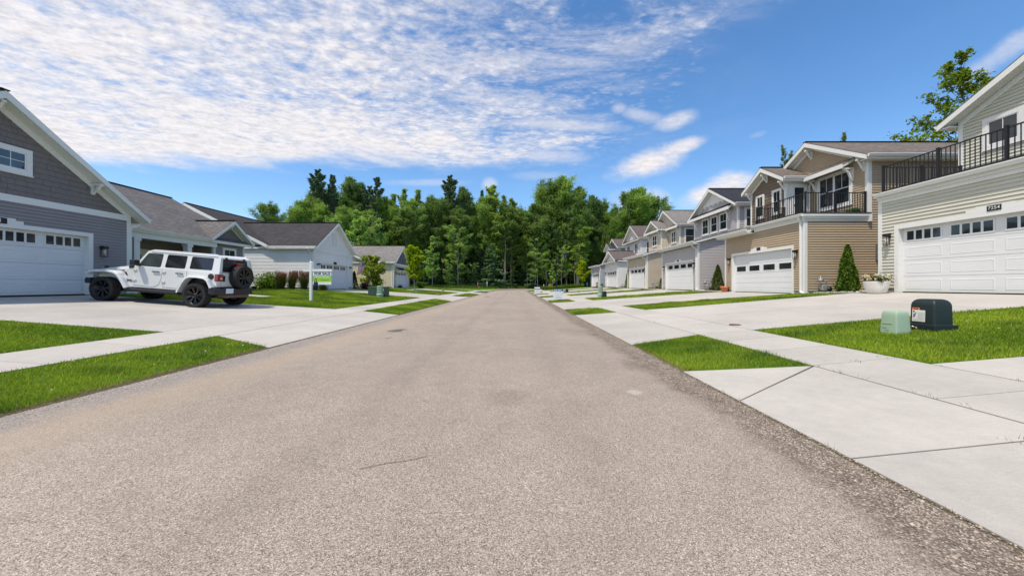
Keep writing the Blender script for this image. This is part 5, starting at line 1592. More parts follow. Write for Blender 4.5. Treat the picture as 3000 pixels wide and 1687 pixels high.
        for k in range(8):
            a = 2 * math.pi * (k + .3) / 8
            for d in (-.09, .09):
                q = [V(.05, -.016, o * .085, a), V(.05, .016, o * .085, a), V(.268, .016, o * .118, a + d), V(.268, -.016, o * .118, a + d)]
                q2 = [V(.05, -.02, o * .03, a), V(.05, .02, o * .03, a), V(.268, .02, o * .06, a + d), V(.268, -.02, o * .06, a + d)]
                m.raw(q + q2, [(0, 1, 2, 3), (0, 1, 5, 4), (1, 2, 6, 5), (2, 3, 7, 6), (3, 0, 4, 7)], 0)
            q = [V(.17, -.004, o * .105, a + .05), V(.17, .004, o * .105, a + .05), V(.262, .006, o * .1215, a + .13), V(.262, -.006, o * .1215, a + .13)]
            m.face(q, mi=1)
        m.lathe([(0, o * .10), (.045, o * .10), (.06, o * .075)], c, ax, 16)
        for k in range(5):
            a = 2 * math.pi * k / 5
            p = V(.085, 0, 0, a); m.lathe([(0, o * .092), (.013, o * .09), (.015, o * .05)], p, ax, 8, 1)
        m.build('rim', [RIMB, RIMS], wl)
        m = B(); m.lathe([(0, -o * .06), (.17, -o * .06), (.17, -o * .03), (0, -o * .03)], c, ax, 20); m.build('brake_disc', [plain('iron', (.2, .19, .18), .5, .7)], wl)
    for x in (-.09, 3.05):
        for s in (-1, 1): wheel(x, s * .795, .402, s, 'y', 'wheel')
    wheel(3.85, .06, 1.10, 1, 'x', 'spare_wheel')
    m = B(); m.box(3.68, 3.78, -.14, .26, .95, 1.25); m.build('spare_mount', [BLACK])
    m = B(); m.box(3.68, 3.82, -.02, .14, 1.50, 1.58); m.build('brake_light', [TAILR], bevel=.01)
jeep()
# ------------------------------------------------------------------ vegetation kit
def leaf_quads(cen, size, rg, up=.35, elong=1.5, flat=None, dirs=None):
    """diamond leaf faces: cen (N,3), size (N,), returns verts (4N,3), faces"""
    n = len(cen)
    nrm = rg.normal(0, 1, (n, 3)); nrm[:, 2] = np.abs(nrm[:, 2]) + up
    nrm /= np.linalg.norm(nrm, axis=1, keepdims=True)
    a = dirs if dirs is not None else rg.normal(0, 1, (n, 3))
    a = a - nrm * (a * nrm).sum(1, keepdims=True); a /= np.linalg.norm(a, axis=1, keepdims=True) + 1e-9
    b = np.cross(nrm, a)
    A = a * (size * elong)[:, None]; B_ = b * (size * .8)[:, None]
    v = np.stack([cen - A, cen - B_ * .9 + A * .1, cen + A, cen + B_ * .9 + A * .1], 1).reshape(-1, 3)
    return v, np.arange(4 * n).reshape(-1, 4)

def leaf_cols(n, rg, c1, c2, sd=.16, per=4, clump=None):
    t = np.clip(rg.normal(.5, .28, n), 0, 1)
    if clump is not None: t = np.clip(t * .5 + clump * .5, 0, 1)
    c = np.array(c1)[None] * (1 - t[:, None]) + np.array(c2)[None] * t[:, None]
    c = c * np.clip(rg.normal(1, sd, n), .5, 1.6)[:, None]
    return np.repeat(c, per, 0)

def limb_pts(rg, p0, az, el, L, n=4, curve=.25, wob=.12):
    pts = [np.array(p0, float)]
    d = np.array([math.cos(az) * math.cos(el), math.sin(az) * math.cos(el), math.sin(el)])
    for i in range(n):
        d = d + np.array([rg.normal(0, wob), rg.normal(0, wob), curve / n]); d /= np.linalg.norm(d)
        pts.append(pts[-1] + d * L / n)
    return np.array(pts)

def tree_deciduous(name, seed, H, cb, rad, nleaf, leaf, c1, c2, bark, label, group, nb=34, shape='round', tilt=.55, rtrunk=.22, sparse=.0, spread=1.0, lean=(0, 0), jit=.5, lmat=None):
    rg = np.random.default_rng(seed)
    h = thing(name, (0, 0, 0), label, 'tree', group)
    T = MB()
    n = 9
    tp = [np.array([0, 0, -.2])]
    for i in range(1, n + 1):
        t = i / n
        tp.append(np.array([lean[0] * t * H + rg.normal(0, .018 * H) * t, lean[1] * t * H + rg.normal(0, .018 * H) * t, H * .95 * t]))
    tr = [rtrunk * (1.25 if i == 0 else 1) * (1 - .9 * (i / n)) + .012 for i in range(n + 1)]
    T.tube(tp, tr, 9)
    def trunk_at(z):
        t = np.clip(z / (H * .95), 0, 1) * n; i = int(min(t, n - 1)); f = t - i
        return tp[i] * (1 - f) + tp[i + 1] * f, rtrunk * (1 - .9 * t / n) + .012
    C = []; CL = []
    for k in range(nb):
        t = (k + rg.random()) / nb
        z = H * (cb + (.97 - cb) * t)
        if shape == 'round': env = math.sqrt(max(.05, 1 - (2 * (.14 + .78 * t) - 1) ** 2))
        elif shape == 'ovoid': env = math.sin(math.pi * (.10 + .82 * t ** .8)) ** .9
        elif shape == 'cone': env = (1 - t) ** .75 + .10
        elif shape == 'slim': env = .55 + .45 * math.sin(math.pi * (.1 + .8 * t)) 
        else: env = 1
        L = rad * env * rg.uniform(1 - jit, 1.12)
        az = k * 2.39996 + rg.normal(0, .35)
        el = tilt * (0.35 + .9 * t) + rg.normal(0, .15)
        p0, r0 = trunk_at(z - L * .3 * math.sin(max(el, 0)))
        pts = limb_pts(rg, p0, az, el, L, 4, .35)
        T.tube([tuple(p) for p in pts], [max(.012, r0 * .42 * (1 - i / 4.4)) for i in range(5)], 5, cap=False)
        ns = 3 + int(L / (rad * .35))
        bright = rg.random()
        for s in range(ns):
            f = rg.uniform(.35, 1.0); i = min(3, int(f * 4)); q = pts[i] * (1 - (f * 4 - i)) + pts[i + 1] * (f * 4 - i)
            a2 = az + rg.normal(0, .9); L2 = L * rg.uniform(.18, .42)
            sp_ = limb_pts(rg, q, a2, el + rg.normal(0, .3), L2, 2, .2)
            T.tube([tuple(p) for p in sp_], [max(.008, r0 * .14), .008, .005], 4, cap=False)
            for m_ in (1, 2):
                C.append((sp_[m_], max(.25 * spread * rad * .32, L2 * .42 * spread), bright))
        C.append((pts[-1], rad * .11 * spread, bright))
    w = np.array([c[1] ** 1.6 for c in C]) * np.clip(rg.normal(1, .3, len(C)), .3, 2); w /= w.sum()
    cen = np.array([c[0] for c in C]); rr_ = np.array([c[1] for c in C]); br = np.array([c[2] for c in C])
    pick = rg.choice(len(C), nleaf, p=w)
    offv = rg.normal(0, .72, (nleaf, 3)) * rr_[pick][:, None] * rg.uniform(.4, 1.3, (nleaf, 1)); offv[:, 2] *= .6
    P = cen[pick] + offv
    size = rg.uniform(.7, 1.25, nleaf) * leaf
    v, f = leaf_quads(P, size, rg, .45, 1.25)
    T.build('trunk', bark, h)
    arr_mesh('crown', v, f, lmat or LEAF, h, leaf_cols(nleaf, rg, c1, c2, clump=br[pick]))
    return h

def tree_pine(name, seed, H, cb, rad, nleaf, leaf, c1, c2, label, group, up=.25, irregular=.35, step=.55, rtrunk=.26, droop=.0, power=.8):
    rg = np.random.default_rng(seed)
    h = thing(name, (0, 0, 0), label, 'tree', group)
    T = MB(); T.tube([(0, 0, -.2), (rg.normal(0, .05), rg.normal(0, .05), H * .5), (rg.normal(0, .1), rg.normal(0, .1), H)], [rtrunk * 1.2, rtrunk * .65, .02], 9)
    C = []
    z = H * cb
    while z < H * .985:
        t = (z / H - cb) / (1 - cb)
        env = rad * ((1 - t) ** power * .92 + .09) * rg.uniform(1 - irregular, 1.15)
        nb = 5 if t < .8 else 4
        a0 = rg.uniform(0, 6.28)
        for k in range(nb):
            if rg.random() < .24: continue
            L = env * rg.uniform(1 - irregular, 1.1)
            az = a0 + k * 2 * math.pi / nb + rg.normal(0, .25)
            pts = limb_pts(rg, (0, 0, z + rg.normal(0, .15)), az, up * (.3 + 1.3 * t) + rg.normal(0, .1) - droop * (1 - t), L, 4, .5 * up / .25 * .4, .07)
            T.tube([tuple(p) for p in pts], [max(.01, rtrunk * .22 * (1 - i / 4.3)) for i in range(5)], 4, cap=False)
            b = rg.random()
            for f in np.linspace(.22, 1.0, 7):
                i = min(3, int(f * 4)); q = pts[i] * (1 - (f * 4 - i)) + pts[i + 1] * (f * 4 - i)
                C.append((q, L * .115 * (1.3 - .5 * f) + .09, az, b))
        z += step * rg.uniform(.75, 1.3) * (1 - .45 * t)
    C.append((np.array([0, 0, H * .99]), .2, 0, .5))
    w = np.array([c[1] ** 1.5 for c in C]); w /= w.sum()
    cen = np.array([c[0] for c in C]); rr_ = np.array([c[1] for c in C]); br = np.array([c[3] for c in C]); az = np.array([c[2] for c in C])
    pick = rg.choice(len(C), nleaf, p=w)
    offv = rg.normal(0, .62, (nleaf, 3)) * rr_[pick][:, None]; offv[:, 2] = offv[:, 2] * .40 + .04
    P = cen[pick] + offv
    d = np.stack([np.cos(az[pick]), np.sin(az[pick]), np.full(nleaf, .45)], 1) + rg.normal(0, .45, (nleaf, 3))
    v, f = leaf_quads(P, rg.uniform(.7, 1.2, nleaf) * leaf, rg, .3, 1.9, dirs=d)
    T.build('trunk', BARK, h)
    arr_mesh('crown', v, f, NEEDLE, h, leaf_cols(nleaf, rg, c1, c2, clump=br[pick]))
    return h

def conifer_shrub(loc, H, rad, n, seed, label, c1=(.055, .12, .012), c2=(.13, .21, .018), name='arborvitae', bulge=.25):
    rg = np.random.default_rng(seed)
    h = thing(name, loc, label, 'shrub', 'clipped arborvitae beside the houses')
    o = np.array(loc)
    T = MB(); T.tube([o + (0, 0, -.05), o + (0, 0, H * .9)], [.045, .01], 7); T.build('trunk', BARK, h)
    t = rg.random(n) ** .8
    env = rad * ((1 - t) ** .72 * np.minimum(1, .72 + t / .35) + .02)
    a = rg.uniform(0, 2 * math.pi, n)
    lump = 1 + .13 * np.sin(3 * a + 9 * t + seed) + .10 * np.sin(5 * a - 15 * t) 
    r = env * lump * np.clip(1 - np.abs(rg.normal(0, .17, n)), .3, 1.1)
    P = o + np.stack([r * np.cos(a), r * np.sin(a), t * H * .98 + .03], 1)
    d = np.stack([np.cos(a) * .5, np.sin(a) * .5, np.full(n, 1.2)], 1) + rg.normal(0, .35, (n, 3))
    s = rg.uniform(.6, 1.3, n) * .034 * (H / 2) ** .5
    nrm_dirs = d
    v, f = leaf_quads(P, s, rg, .1, 1.7, dirs=nrm_dirs)
    arr_mesh('foliage', v, f, NEEDLE, h, leaf_cols(n, rg, c1, c2, clump=np.clip(.5 + .5 * np.sin(4 * a + 13 * t), 0, 1)))
    return h

def bush(loc, rad, H, n, leaf, seed, name, label, c1, c2, cat='shrub', group='planting round the houses', square=.0):
    rg = np.random.default_rng(seed)
    h = thing(name, loc, label, cat, group)
    o = np.array(loc); T = MB(); C = []
    for k in range(16):
        az = rg.uniform(0, 6.28); el = rg.uniform(.5, 1.45); L = min(H / max(math.sin(el), .3), rad / max(math.cos(el), .2)) * rg.uniform(.6, .95)
        pts = limb_pts(rg, o + (0, 0, 0), az, el, L, 3, .1)
        T.tube([tuple(p) for p in pts], [.012, .009, .006, .003], 4, cap=False)
        for i in (1, 2, 3): C.append((pts[i], rg.random()))
    T.build('stem', BARK, h)
    pick = rg.integers(0, len(C), n)
    P = np.array([c[0] for c in C])[pick] + rg.normal(0, 1, (n, 3)) * np.array([rad * .26, rad * .26, H * .17])
    P[:, 2] = np.clip(P[:, 2], o[2] + .02, o[2] + H * 1.04)
    v, f = leaf_quads(P, rg.uniform(.7, 1.3, n) * leaf, rg, .4, 1.3)
    arr_mesh('foliage', v, f, LEAF, h, leaf_cols(n, rg, c1, c2, clump=np.array([c[1] for c in C])[pick]))
    return h

def plume_grass(loc, rad, H, n, seed, label, name='ornamental_grass', c1=(.035, .07, .015), c2=(.09, .11, .03), tip=(.17, .095, .06), plumes=120, lean=(0, 0), group='ornamental grasses along the white house'):
    rg = np.random.default_rng(seed)
    h = thing(name, loc, label, 'grass clump', group)
    o = np.array(loc)
    a = rg.uniform(0, 6.28, n); r0 = rad * .35 * np.sqrt(rg.random(n)); L = H * rg.uniform(.5, .85, n)
    base = o + np.stack([r0 * np.cos(a), r0 * np.sin(a), np.zeros(n)], 1)
    out = np.stack([np.cos(a), np.sin(a), np.zeros(n)], 1)
    bend = rad * rg.uniform(.2, 1.0, n)
    mid = base + out * (bend * .35)[:, None] + np.stack([0 * L, 0 * L, L * .6], 1)
    end = base + out * bend[:, None] + np.stack([lean[0] * L, lean[1] * L, L], 1)
    w = .012
    side = np.stack([-np.sin(a), np.cos(a), 0 * a], 1) * w
    v = np.stack([base - side, base + side, mid + side * .8, mid - side * .8], 1).reshape(-1, 3)
    v2 = np.stack([mid - side * .8, mid + side * .8, end + side * .2, end - side * .2], 1).reshape(-1, 3)
    V = np.concatenate([v, v2]); c = leaf_cols(n, rg, c1, c2)
    arr_mesh('foliage', V, np.arange(len(V)).reshape(-1, 4), LEAF, h, np.concatenate([c, c]))
    if plumes:
        a = rg.uniform(0, 6.28, plumes); rr_ = rad * .75 * np.sqrt(rg.random(plumes)); zz = H * rg.uniform(.62, 1.0, plumes)
        k = 14
        P = np.repeat(o + np.stack([rr_ * np.cos(a) + lean[0] * zz, rr_ * np.sin(a) + lean[1] * zz, zz], 1), k, 0) + rg.normal(0, 1, (plumes * k, 3)) * np.array([.025, .025, .08])
        v, f = leaf_quads(P, np.full(len(P), .022), rg, 0, 2.4, dirs=np.array([0, 0, 1.0]) + rg.normal(0, .25, (len(P), 3)))
        arr_mesh('plume', v, f, LEAF, h, leaf_cols(len(P), rg, tip, tuple(min(1, x * 1.9) for x in tip)))
    return h
# ------------------------------------------------------------------ wood at the end of the street
WOODG = 'trees of the wood at the end of the street'
DK1, DK2 = (0.058, 0.107, 0.066), (0.160, 0.238, 0.117)
MD1, MD2 = (0.099, 0.185, 0.059), (0.277, 0.396, 0.100)
LT1, LT2 = (0.169, 0.281, 0.066), (0.406, 0.553, 0.131)
protos = {}
def reg(k, o, H): protos[k] = (o, H)
GEN = {'pine': 'tall dark green pine standing among the other trees of the wood',
       'broad': 'broad leaved tree with a dense mid green crown in the wood',
       'poplar': 'slender light green tree with fine upright twigs in the wood',
       'thin': 'thin pale trunked young tree with layered light leaves at the wood edge',
       'hem': 'low dark conifer with drooping layers under the tall trees',
       'bare': 'tall bare trunk with only a high crown in the wood'}
reg('pine1', tree_pine('pine_tree', 21, 27, .22, 5.8, 43700, 0.128, DK1, DK2, GEN['pine'], WOODG, up=.40, irregular=.6, step=1.25, power=.6), 27)
reg('pine2', tree_pine('pine_tree', 22, 27, .18, 5.2, 43700, 0.128, DK1, (0.160, 0.246, 0.140), GEN['pine'], WOODG, up=.62, irregular=.55, step=1.15, power=.62), 27)
reg('broad1', tree_deciduous('broadleaf_tree', 31, 25, .30, 7.2, 56000, 0.138, MD1, MD2, BARK, GEN['broad'], WOODG, nb=68, shape='round', tilt=.75, rtrunk=.3), 25)
reg('broad2', tree_deciduous('broadleaf_tree', 32, 25, .26, 6.3, 54250, 0.132, (0.072, 0.158, 0.066), (0.223, 0.332, 0.113), BARK, GEN['broad'], WOODG, nb=68, shape='ovoid', tilt=.85, rtrunk=.28), 25)
reg('broad3', tree_deciduous('broadleaf_tree', 33, 25, .34, 6.8, 52500, 0.144, (0.119, 0.238, 0.063), (0.355, 0.521, 0.113), BARK, GEN['broad'], WOODG, nb=62, shape='round', tilt=1.0, rtrunk=.26), 25)
reg('poplar1', tree_deciduous('poplar_tree', 41, 25, .20, 4.10, 36750, 0.115, LT1, LT2, BARK_PALE, GEN['poplar'], WOODG, nb=80, shape='ovoid', tilt=1.15, rtrunk=.2, spread=.8, jit=.35), 25)
reg('poplar2', tree_deciduous('poplar_tree', 42, 25, .24, 3.70, 31500, 0.109, (0.151, 0.268, 0.081), (0.391, 0.521, 0.171), BARK_PALE, GEN['poplar'], WOODG, nb=71, shape='ovoid', tilt=1.2, rtrunk=.18, spread=.7, jit=.4), 25)
reg('thin1', tree_deciduous('understory_tree', 51, 12, .16, 2.60, 11970, 0.109, (0.178, 0.316, 0.081), (0.461, 0.662, 0.157), BARK_PALE, GEN['thin'], WOODG, nb=40, shape='cone', tilt=.25, rtrunk=.08, spread=.8, jit=.6), 12)
reg('thin2', tree_deciduous('understory_tree', 52, 12, .22, 3.20, 12635, 0.109, (0.160, 0.284, 0.081), (0.427, 0.600, 0.157), BARK_PALE, GEN['thin'], WOODG, nb=37, shape='round', tilt=.4, rtrunk=.085, spread=.8, jit=.6), 12)
reg('hem1', tree_pine('hemlock_tree', 61, 11, .06, 4.0, 16575, 0.125, (0.051, 0.121, 0.053), (0.178, 0.284, 0.101), GEN['hem'], WOODG, up=.10, irregular=.4, step=.75, rtrunk=.14, droop=.25, power=.75), 11)
reg('hem2', tree_pine('hemlock_tree', 62, 11, .04, 3.0, 12750, 0.119, (0.044, 0.102, 0.043), (0.143, 0.239, 0.080), GEN['hem'], WOODG, up=.12, irregular=.45, step=.7, rtrunk=.12, droop=.2), 11)
reg('bare1', tree_deciduous('tall_tree', 71, 25, .58, 4.6, 29750, 0.138, MD1, MD2, BARK_PALE, GEN['bare'], WOODG, nb=40, shape='round', tilt=.7, rtrunk=.24), 25)
reg('bare2', tree_deciduous('tall_tree', 72, 25, .62, 4.2, 28000, 0.138, (0.079, 0.175, 0.066), (0.250, 0.380, 0.119), BARK, GEN['bare'], WOODG, nb=37, shape='ovoid', tilt=.8, rtrunk=.2), 25)
used = set()
def plant(kind, x, y, H, rot=None, label=None, sx=1.0):
    o, h0 = protos[kind]
    if kind in used: o = copy_tree(o)
    used.add(kind)
    s = H / h0
    o.location = (x, y, g(x, y) - .05); o.scale = (s * sx, s * sx, s); o.rotation_euler = (0, 0, rnd.uniform(0, 6.28) if rot is None else rot)
    if label: o['label'] = label
    return o
def at_px(px, Y): return (px - CX) / FPX * Y
def h_px(py, px, Y): 
    x = at_px(px, Y)
    return EYE + (CY - py) / FPX * Y - g(x, Y)
# trees one can point to: (kind, px, top py, Y, width factor, label)
SKYLINE = [
    ('pine1', 930, 500, 88, .9, 'tallest dark pine in the wood, above the white house ridge'), ('pine2', 975, 512, 90, .9, 'dark pine close on the right of the tallest one, a little shorter'),
    ('broad2', 1026, 528, 96, .8, 'dark rounded broadleaf crown between the two groups of tall pines'), ('broad2', 1058, 545, 97, .75, None),
    ('pine2', 1104, 518, 92, 1.0, 'dark pine with upswept tips left of the light poplars'), ('pine1', 1082, 548, 95, .8, None),
    ('poplar1', 1150, 572, 98, 1.15, None), ('poplar2', 1185, 548, 99, 1.1, 'tallest of the pale feathery poplars left of the road end'), ('poplar1', 1222, 560, 97, 1.1, None), ('poplar2', 1255, 572, 100, 1.1, None), ('broad3', 1200, 600, 95, .8, None),
    ('broad3', 888, 600, 80, .8, 'rounded broadleaf tree over the ridge of the white house'), ('broad1', 860, 625, 78, .6, None), ('broad3', 945, 612, 84, .7, None), ('broad3', 1000, 618, 82, .6, None),
    ('pine1', 1318, 518, 103, .95, 'lone pine with a ragged open top left of the road end'), ('broad2', 1356, 556, 105, .75, 'dark crown beside the lone ragged pine'), ('broad1', 1285, 600, 102, .8, None),
    ('pine2', 1412, 556, 108, .6, None), ('poplar1', 1446, 545, 107, 1.3, 'wispy topped poplar above the end of the road'), ('poplar2', 1476, 572, 106, 1.2, None), ('broad3', 1420, 590, 105, .7, None), ('poplar1', 1498, 585, 108, 1.1, None),
    ('broad2', 1525, 618, 112, .7, None), ('broad1', 1556, 628, 114, .6, None), ('poplar1', 1545, 640, 108, 1.0, None),
    ('broad1', 1602, 552, 108, .85, 'tall green maple crown right of the gap over the road'), ('broad3', 1644, 541, 109, .95, 'tallest broadleaf crown right of the road, rounded and bright'), ('broad2', 1695, 556, 110, .8, 'dark broadleaf crown with spiky top behind the street lamp'),
    ('broad2', 1735, 580, 112, .8, None), ('broad1', 1768, 606, 112, .7, None), ('poplar1', 1690, 600, 104, 1.3, 'yellow green slender tree in front of the dark broadleaf crown'), ('broad3', 1800, 628, 110, .7, None),
    ('broad1', 1836, 585, 108, .7, None), ('broad3', 1868, 568, 106, .95, 'broad tree over the roofs of the far town houses'), ('broad1', 1905, 600, 107, .85, None), ('broad2', 1945, 640, 108, .7, None), ('broad1', 1985, 650, 110, .7, None),
    ('thin1', 1044, 606, 74, .8, 'pale trunked slender tree with light leaves behind the cream house'), ('thin2', 1090, 640, 78, .8, None), ('thin2', 975, 640, 76, .7, None),
    ('thin1', 1267, 685, 84, .85, 'slim light green sapling left of the road end'), ('thin1', 1310, 760, 88, .9, None), ('thin2', 1340, 670, 95, .9, None),
    ('hem1', 1440, 716, 99, 1.0, 'big layered hemlock standing forward at the road end'), ('hem2', 1330, 770, 94, .8, None), ('hem2', 1390, 790, 96, 1.3, None), ('hem2', 1500, 790, 101, 1.0, None), ('hem1', 1355, 815, 95, 1.0, None),
    ('thin2', 1575, 700, 103, .9, None), ('thin1', 1600, 715, 104, 1.0, None), ('thin2', 1645, 725, 103, .8, None), ('thin1', 1618, 770, 102, 1.0, None), ('hem1', 1560, 770, 104, .9, None),
    ('bare1', 1342, 620, 100, .9, 'straight dark trunk standing left of the layered hemlock'), ('bare1', 1480, 610, 103, .9, 'straight pale trunk just right of the layered hemlock'), ('bare2', 1497, 640, 104, .8, None),
    ('bare1', 1568, 605, 104, .8, None), ('bare2', 1684, 600, 103, .9, 'pale trunk right of the street lamp'), ('bare1', 1694, 590, 104, .8, None), ('bare2', 1620, 640, 104, .7, None), ('bare2', 1660, 650, 104, .7, None),
    ('broad1', 795, 612, 62, .75, 'rounded tree alone behind the roof of the white house'), ]
for k, px, py, Y, sx, lab in SKYLINE:
    plant(k, at_px(px, Y), Y, h_px(py, px, Y), label=lab, sx=sx)
# the depth of the wood
kinds = ['broad1', 'broad2', 'broad3', 'broad1', 'broad3', 'bare1', 'bare2', 'poplar2', 'broad2', 'poplar1', 'pine2']
rz = random.Random(5)
def skytop(px):
    pts = [(700, 640), (860, 630), (930, 560), (1000, 580), (1110, 570), (1150, 600), (1260, 600), (1318, 580), (1360, 600), (1450, 600), (1500, 620), (1540, 650), (1565, 650), (1600, 600), (1650, 580), (1700, 590), (1770, 640), (1830, 630), (1870, 610), (1950, 660), (2200, 700)]
    for (a, b), (c, d) in zip(pts[:-1], pts[1:]):
        if a <= px <= c: return b + (d - b) * (px - a) / (c - a)
    return 660
for row, (Y, n) in enumerate([(104, 26), (112, 30), (121, 30), (132, 28)]):
    for i in range(n):
        px = 640 + (2080 - 640) * (i + rz.random()) / n
        y = Y + rz.uniform(-3, 3) - (12 if px < 1250 else 0)
        if px > 1380: y = max(y, 109)
        if 1500 < px: y = max(y, 113)
        if px > 1700: y = max(y, 115)
        k = rz.choice(kinds)
        top = skytop(px) + rz.uniform(5, 60)
        plant(k, at_px(px, y), y, h_px(top, px, y), sx=rz.uniform(.75, 1.0))
for i in range(34):                                   # lower storey
    px = 850 + (1950 - 850) * (i + rz.random()) / 34
    y = (84 if px < 1250 else (98 if px < 1420 else 108)) + rz.uniform(0, 8)
    if px < 1120: y = max(y, 78)
    k = rz.choice(['hem2', 'hem2', 'thin2', 'hem1', 'thin1', 'hem2'])
    plant(k, at_px(px, y), y, rz.uniform(5, 11), sx=rz.uniform(.8, 1.2))
for k, (o, h0) in protos.items():
    assert k in used, k
# the wood goes on behind: one far mass of foliage
def far_wood():
    rg = np.random.default_rng(78)
    n = 140000
    px = rg.uniform(560, 2150, n); y = rg.uniform(134, 150, n); x = (px - CX) / FPX * y
    top = np.interp(px, [560, 860, 930, 1150, 1318, 1450, 1540, 1640, 1770, 1868, 2150], [8, 14, 24, 22, 24, 22, 15, 24, 18, 21, 10])
    z = .5 + top * rg.random(n) ** .8
    k = n // 3; z[:k] = np.abs(rg.normal(0, 2.6, k)); y[:k] = rg.uniform(120, 134, k); x[:k] = (px[:k] - CX) / FPX * y[:k]
    v, f = leaf_quads(np.stack([x, y, z], 1), rg.uniform(.35, .7, n), rg, .4, 1.3)
    tag(arr_mesh('far_wood', v, f, LEAF, colr=leaf_cols(n, rg, (.04, .075, .025), (.10, .155, .045))), kind='stuff')
far_wood()
# trees behind the town houses
tr = tree_deciduous('windblown_tree', 81, 20, .26, 4.0, 11500, .105, (.10, .175, .014), (.26, .33, .03), BARK, 'open windblown tree rising behind the cream town house', 'trees behind the town houses', nb=60, shape='ovoid', tilt=1.0, rtrunk=.22, spread=.62, lean=(.03, 0), jit=.55)
tr.location = (at_px(2800, 30), 30, .8)
for (px, py, Y, H) in ((2296, 428, 52, None), (2318, 442, 54, None)):
    pass
t2 = tree_deciduous('distant_tree', 82, 18, .25, 2.3, 7000, .085, (.11, .17, .05), (.22, .28, .10), BARK, 'spindly tree top rising left of the tan house gable', 'trees behind the town houses', nb=44, shape='ovoid', tilt=1.1, rtrunk=.10, spread=1.0)
s = h_px(426, 2292, 52) / 18; t2.location = (at_px(2292, 52), 52, .8); t2.scale = (s * .6, s * .6, s)
c = copy_tree(t2); s = h_px(442, 2318, 55) / 18; c.location = (at_px(2318, 55), 55, .8); c.scale = (s * .5, s * .5, s); c.rotation_euler = (0, 0, 2); c['label'] = 'shorter spindly tree top touching the rake of the tan house gable'
c = copy_tree(t2); s = h_px(388, 2474, 48) / 18; c.location = (at_px(2474, 48), 48, .8); c.scale = (s * .55, s * .55, s); c.rotation_euler = (0, 0, 4); c['label'] = 'tree tip just showing over the tan house ridge'

# undergrowth along the foot of the wood, rough grass in front of it
def undergrowth():
    rg = np.random.default_rng(77)
    n = 70000
    px = rg.uniform(640, 2100, n); d = rg.random(n)
    base = np.interp(px, [640, 1150, 1260, 1330, 1420, 1500, 1700, 2100], [92, 92, 94, 97, 103, 109, 114, 116])
    y = base + d * 22
    x = (px - CX) / FPX * y
    z = G(x, y) + np.abs(rg.normal(0, 1, n)) * (.35 + 1.9 * d) 
    v, f = leaf_quads(np.stack([x, y, z], 1), rg.uniform(.14, .34, n), rg, .4, 1.4)
    c = leaf_cols(n, rg, (.024, .055, .012), (.075, .135, .022))
    tag(arr_mesh('undergrowth', v, f, LEAF, colr=c), kind='stuff')
    # meadow strip of tall grass
    n = 26000
    px = rg.uniform(1150, 1780, n)
    y = np.interp(px, [1150, 1330, 1400, 1450, 1530, 1600, 1780], [79, 84, 91, 96, 102, 106, 110]) + rg.uniform(0, 8, n)
    x = (px - CX) / FPX * y; z = G(x, y); h = rg.uniform(.15, .75, n) * np.where(rg.random(n) < .08, 1.7, 1)
    a = rg.uniform(0, 6.28, n); w = rg.uniform(.02, .05, n); ln = h * rg.uniform(.1, .5, n)
    b0 = np.stack([x - w, y, z], 1); b1 = np.stack([x + w, y, z], 1); tp = np.stack([x + np.cos(a) * ln, y + np.sin(a) * ln, z + h], 1)
    V = np.stack([b0, b1, tp], 1).reshape(-1, 3)
    c = leaf_cols(n, rg, (.06, .12, .012), (.15, .22, .03), per=3)
    tag(arr_mesh('tall_grass', V, np.arange(len(V)).reshape(-1, 3), LEAF, colr=c), kind='stuff')
undergrowth()
# ------------------------------------------------------------------ young street trees, shrubs, pots
LIME1, LIME2 = (.26, .36, .010), (.50, .56, .02)
t = tree_deciduous('young_maple', 91, 5.0, .24, 1.75, 11000, .08, (.24, .36, .010), (.46, .56, .02), BARK_PALE, 'bright green young maple on the lawn before the cream house', 'young street trees', nb=34, shape='ovoid', tilt=.95, rtrunk=.05, spread=1.0, lmat=LEAF_YOUNG)
t.location = (at_px(1214, 42), 42, g(at_px(1214, 42), 42))
t = tree_deciduous('young_maple', 92, 5.6, .22, 1.7, 8000, .09, LIME1, LIME2, BARK_PALE, 'yellow green young maple at the road bend by the flower bed', 'young street trees', nb=32, shape='ovoid', tilt=.95, rtrunk=.05, spread=1.0, lmat=LEAF_YOUNG)
t.location = (at_px(1706, 75), 75, g(at_px(1706, 75), 75) - .05)
t = tree_deciduous('young_tree', 93, 3.3, .02, 1.25, 8000, .08, (.15, .24, .014), (.36, .43, .06), BARK, 'small leafy tree branching from the ground behind the green utility cabinet', 'young street trees', nb=50, shape='round', tilt=.5, rtrunk=.04, spread=1.2)
t.location = (at_px(1091, 36.5), 36.5, g(at_px(1091, 36.5), 36.5) - .05)
def mulch_ring(x, y, r):
    m = MB(); rr_ = random.Random(4)
    pts = [(x + r * math.cos(a) * rr_.uniform(.9, 1.1), y + r * math.sin(a) * rr_.uniform(.9, 1.1)) for a in np.linspace(0, 2 * math.pi, 22)[:-1]]
    m.prism([(px_, py_, g(px_, py_) + .005) for px_, py_ in pts], (0, 0, .05)); tag(m.build('stone_ring', plain('pale_stone', (.5, .48, .44), .9, var=.3, scale=20, bump=.8)), kind='structure')
mulch_ring(at_px(1214, 42), 42, .95)

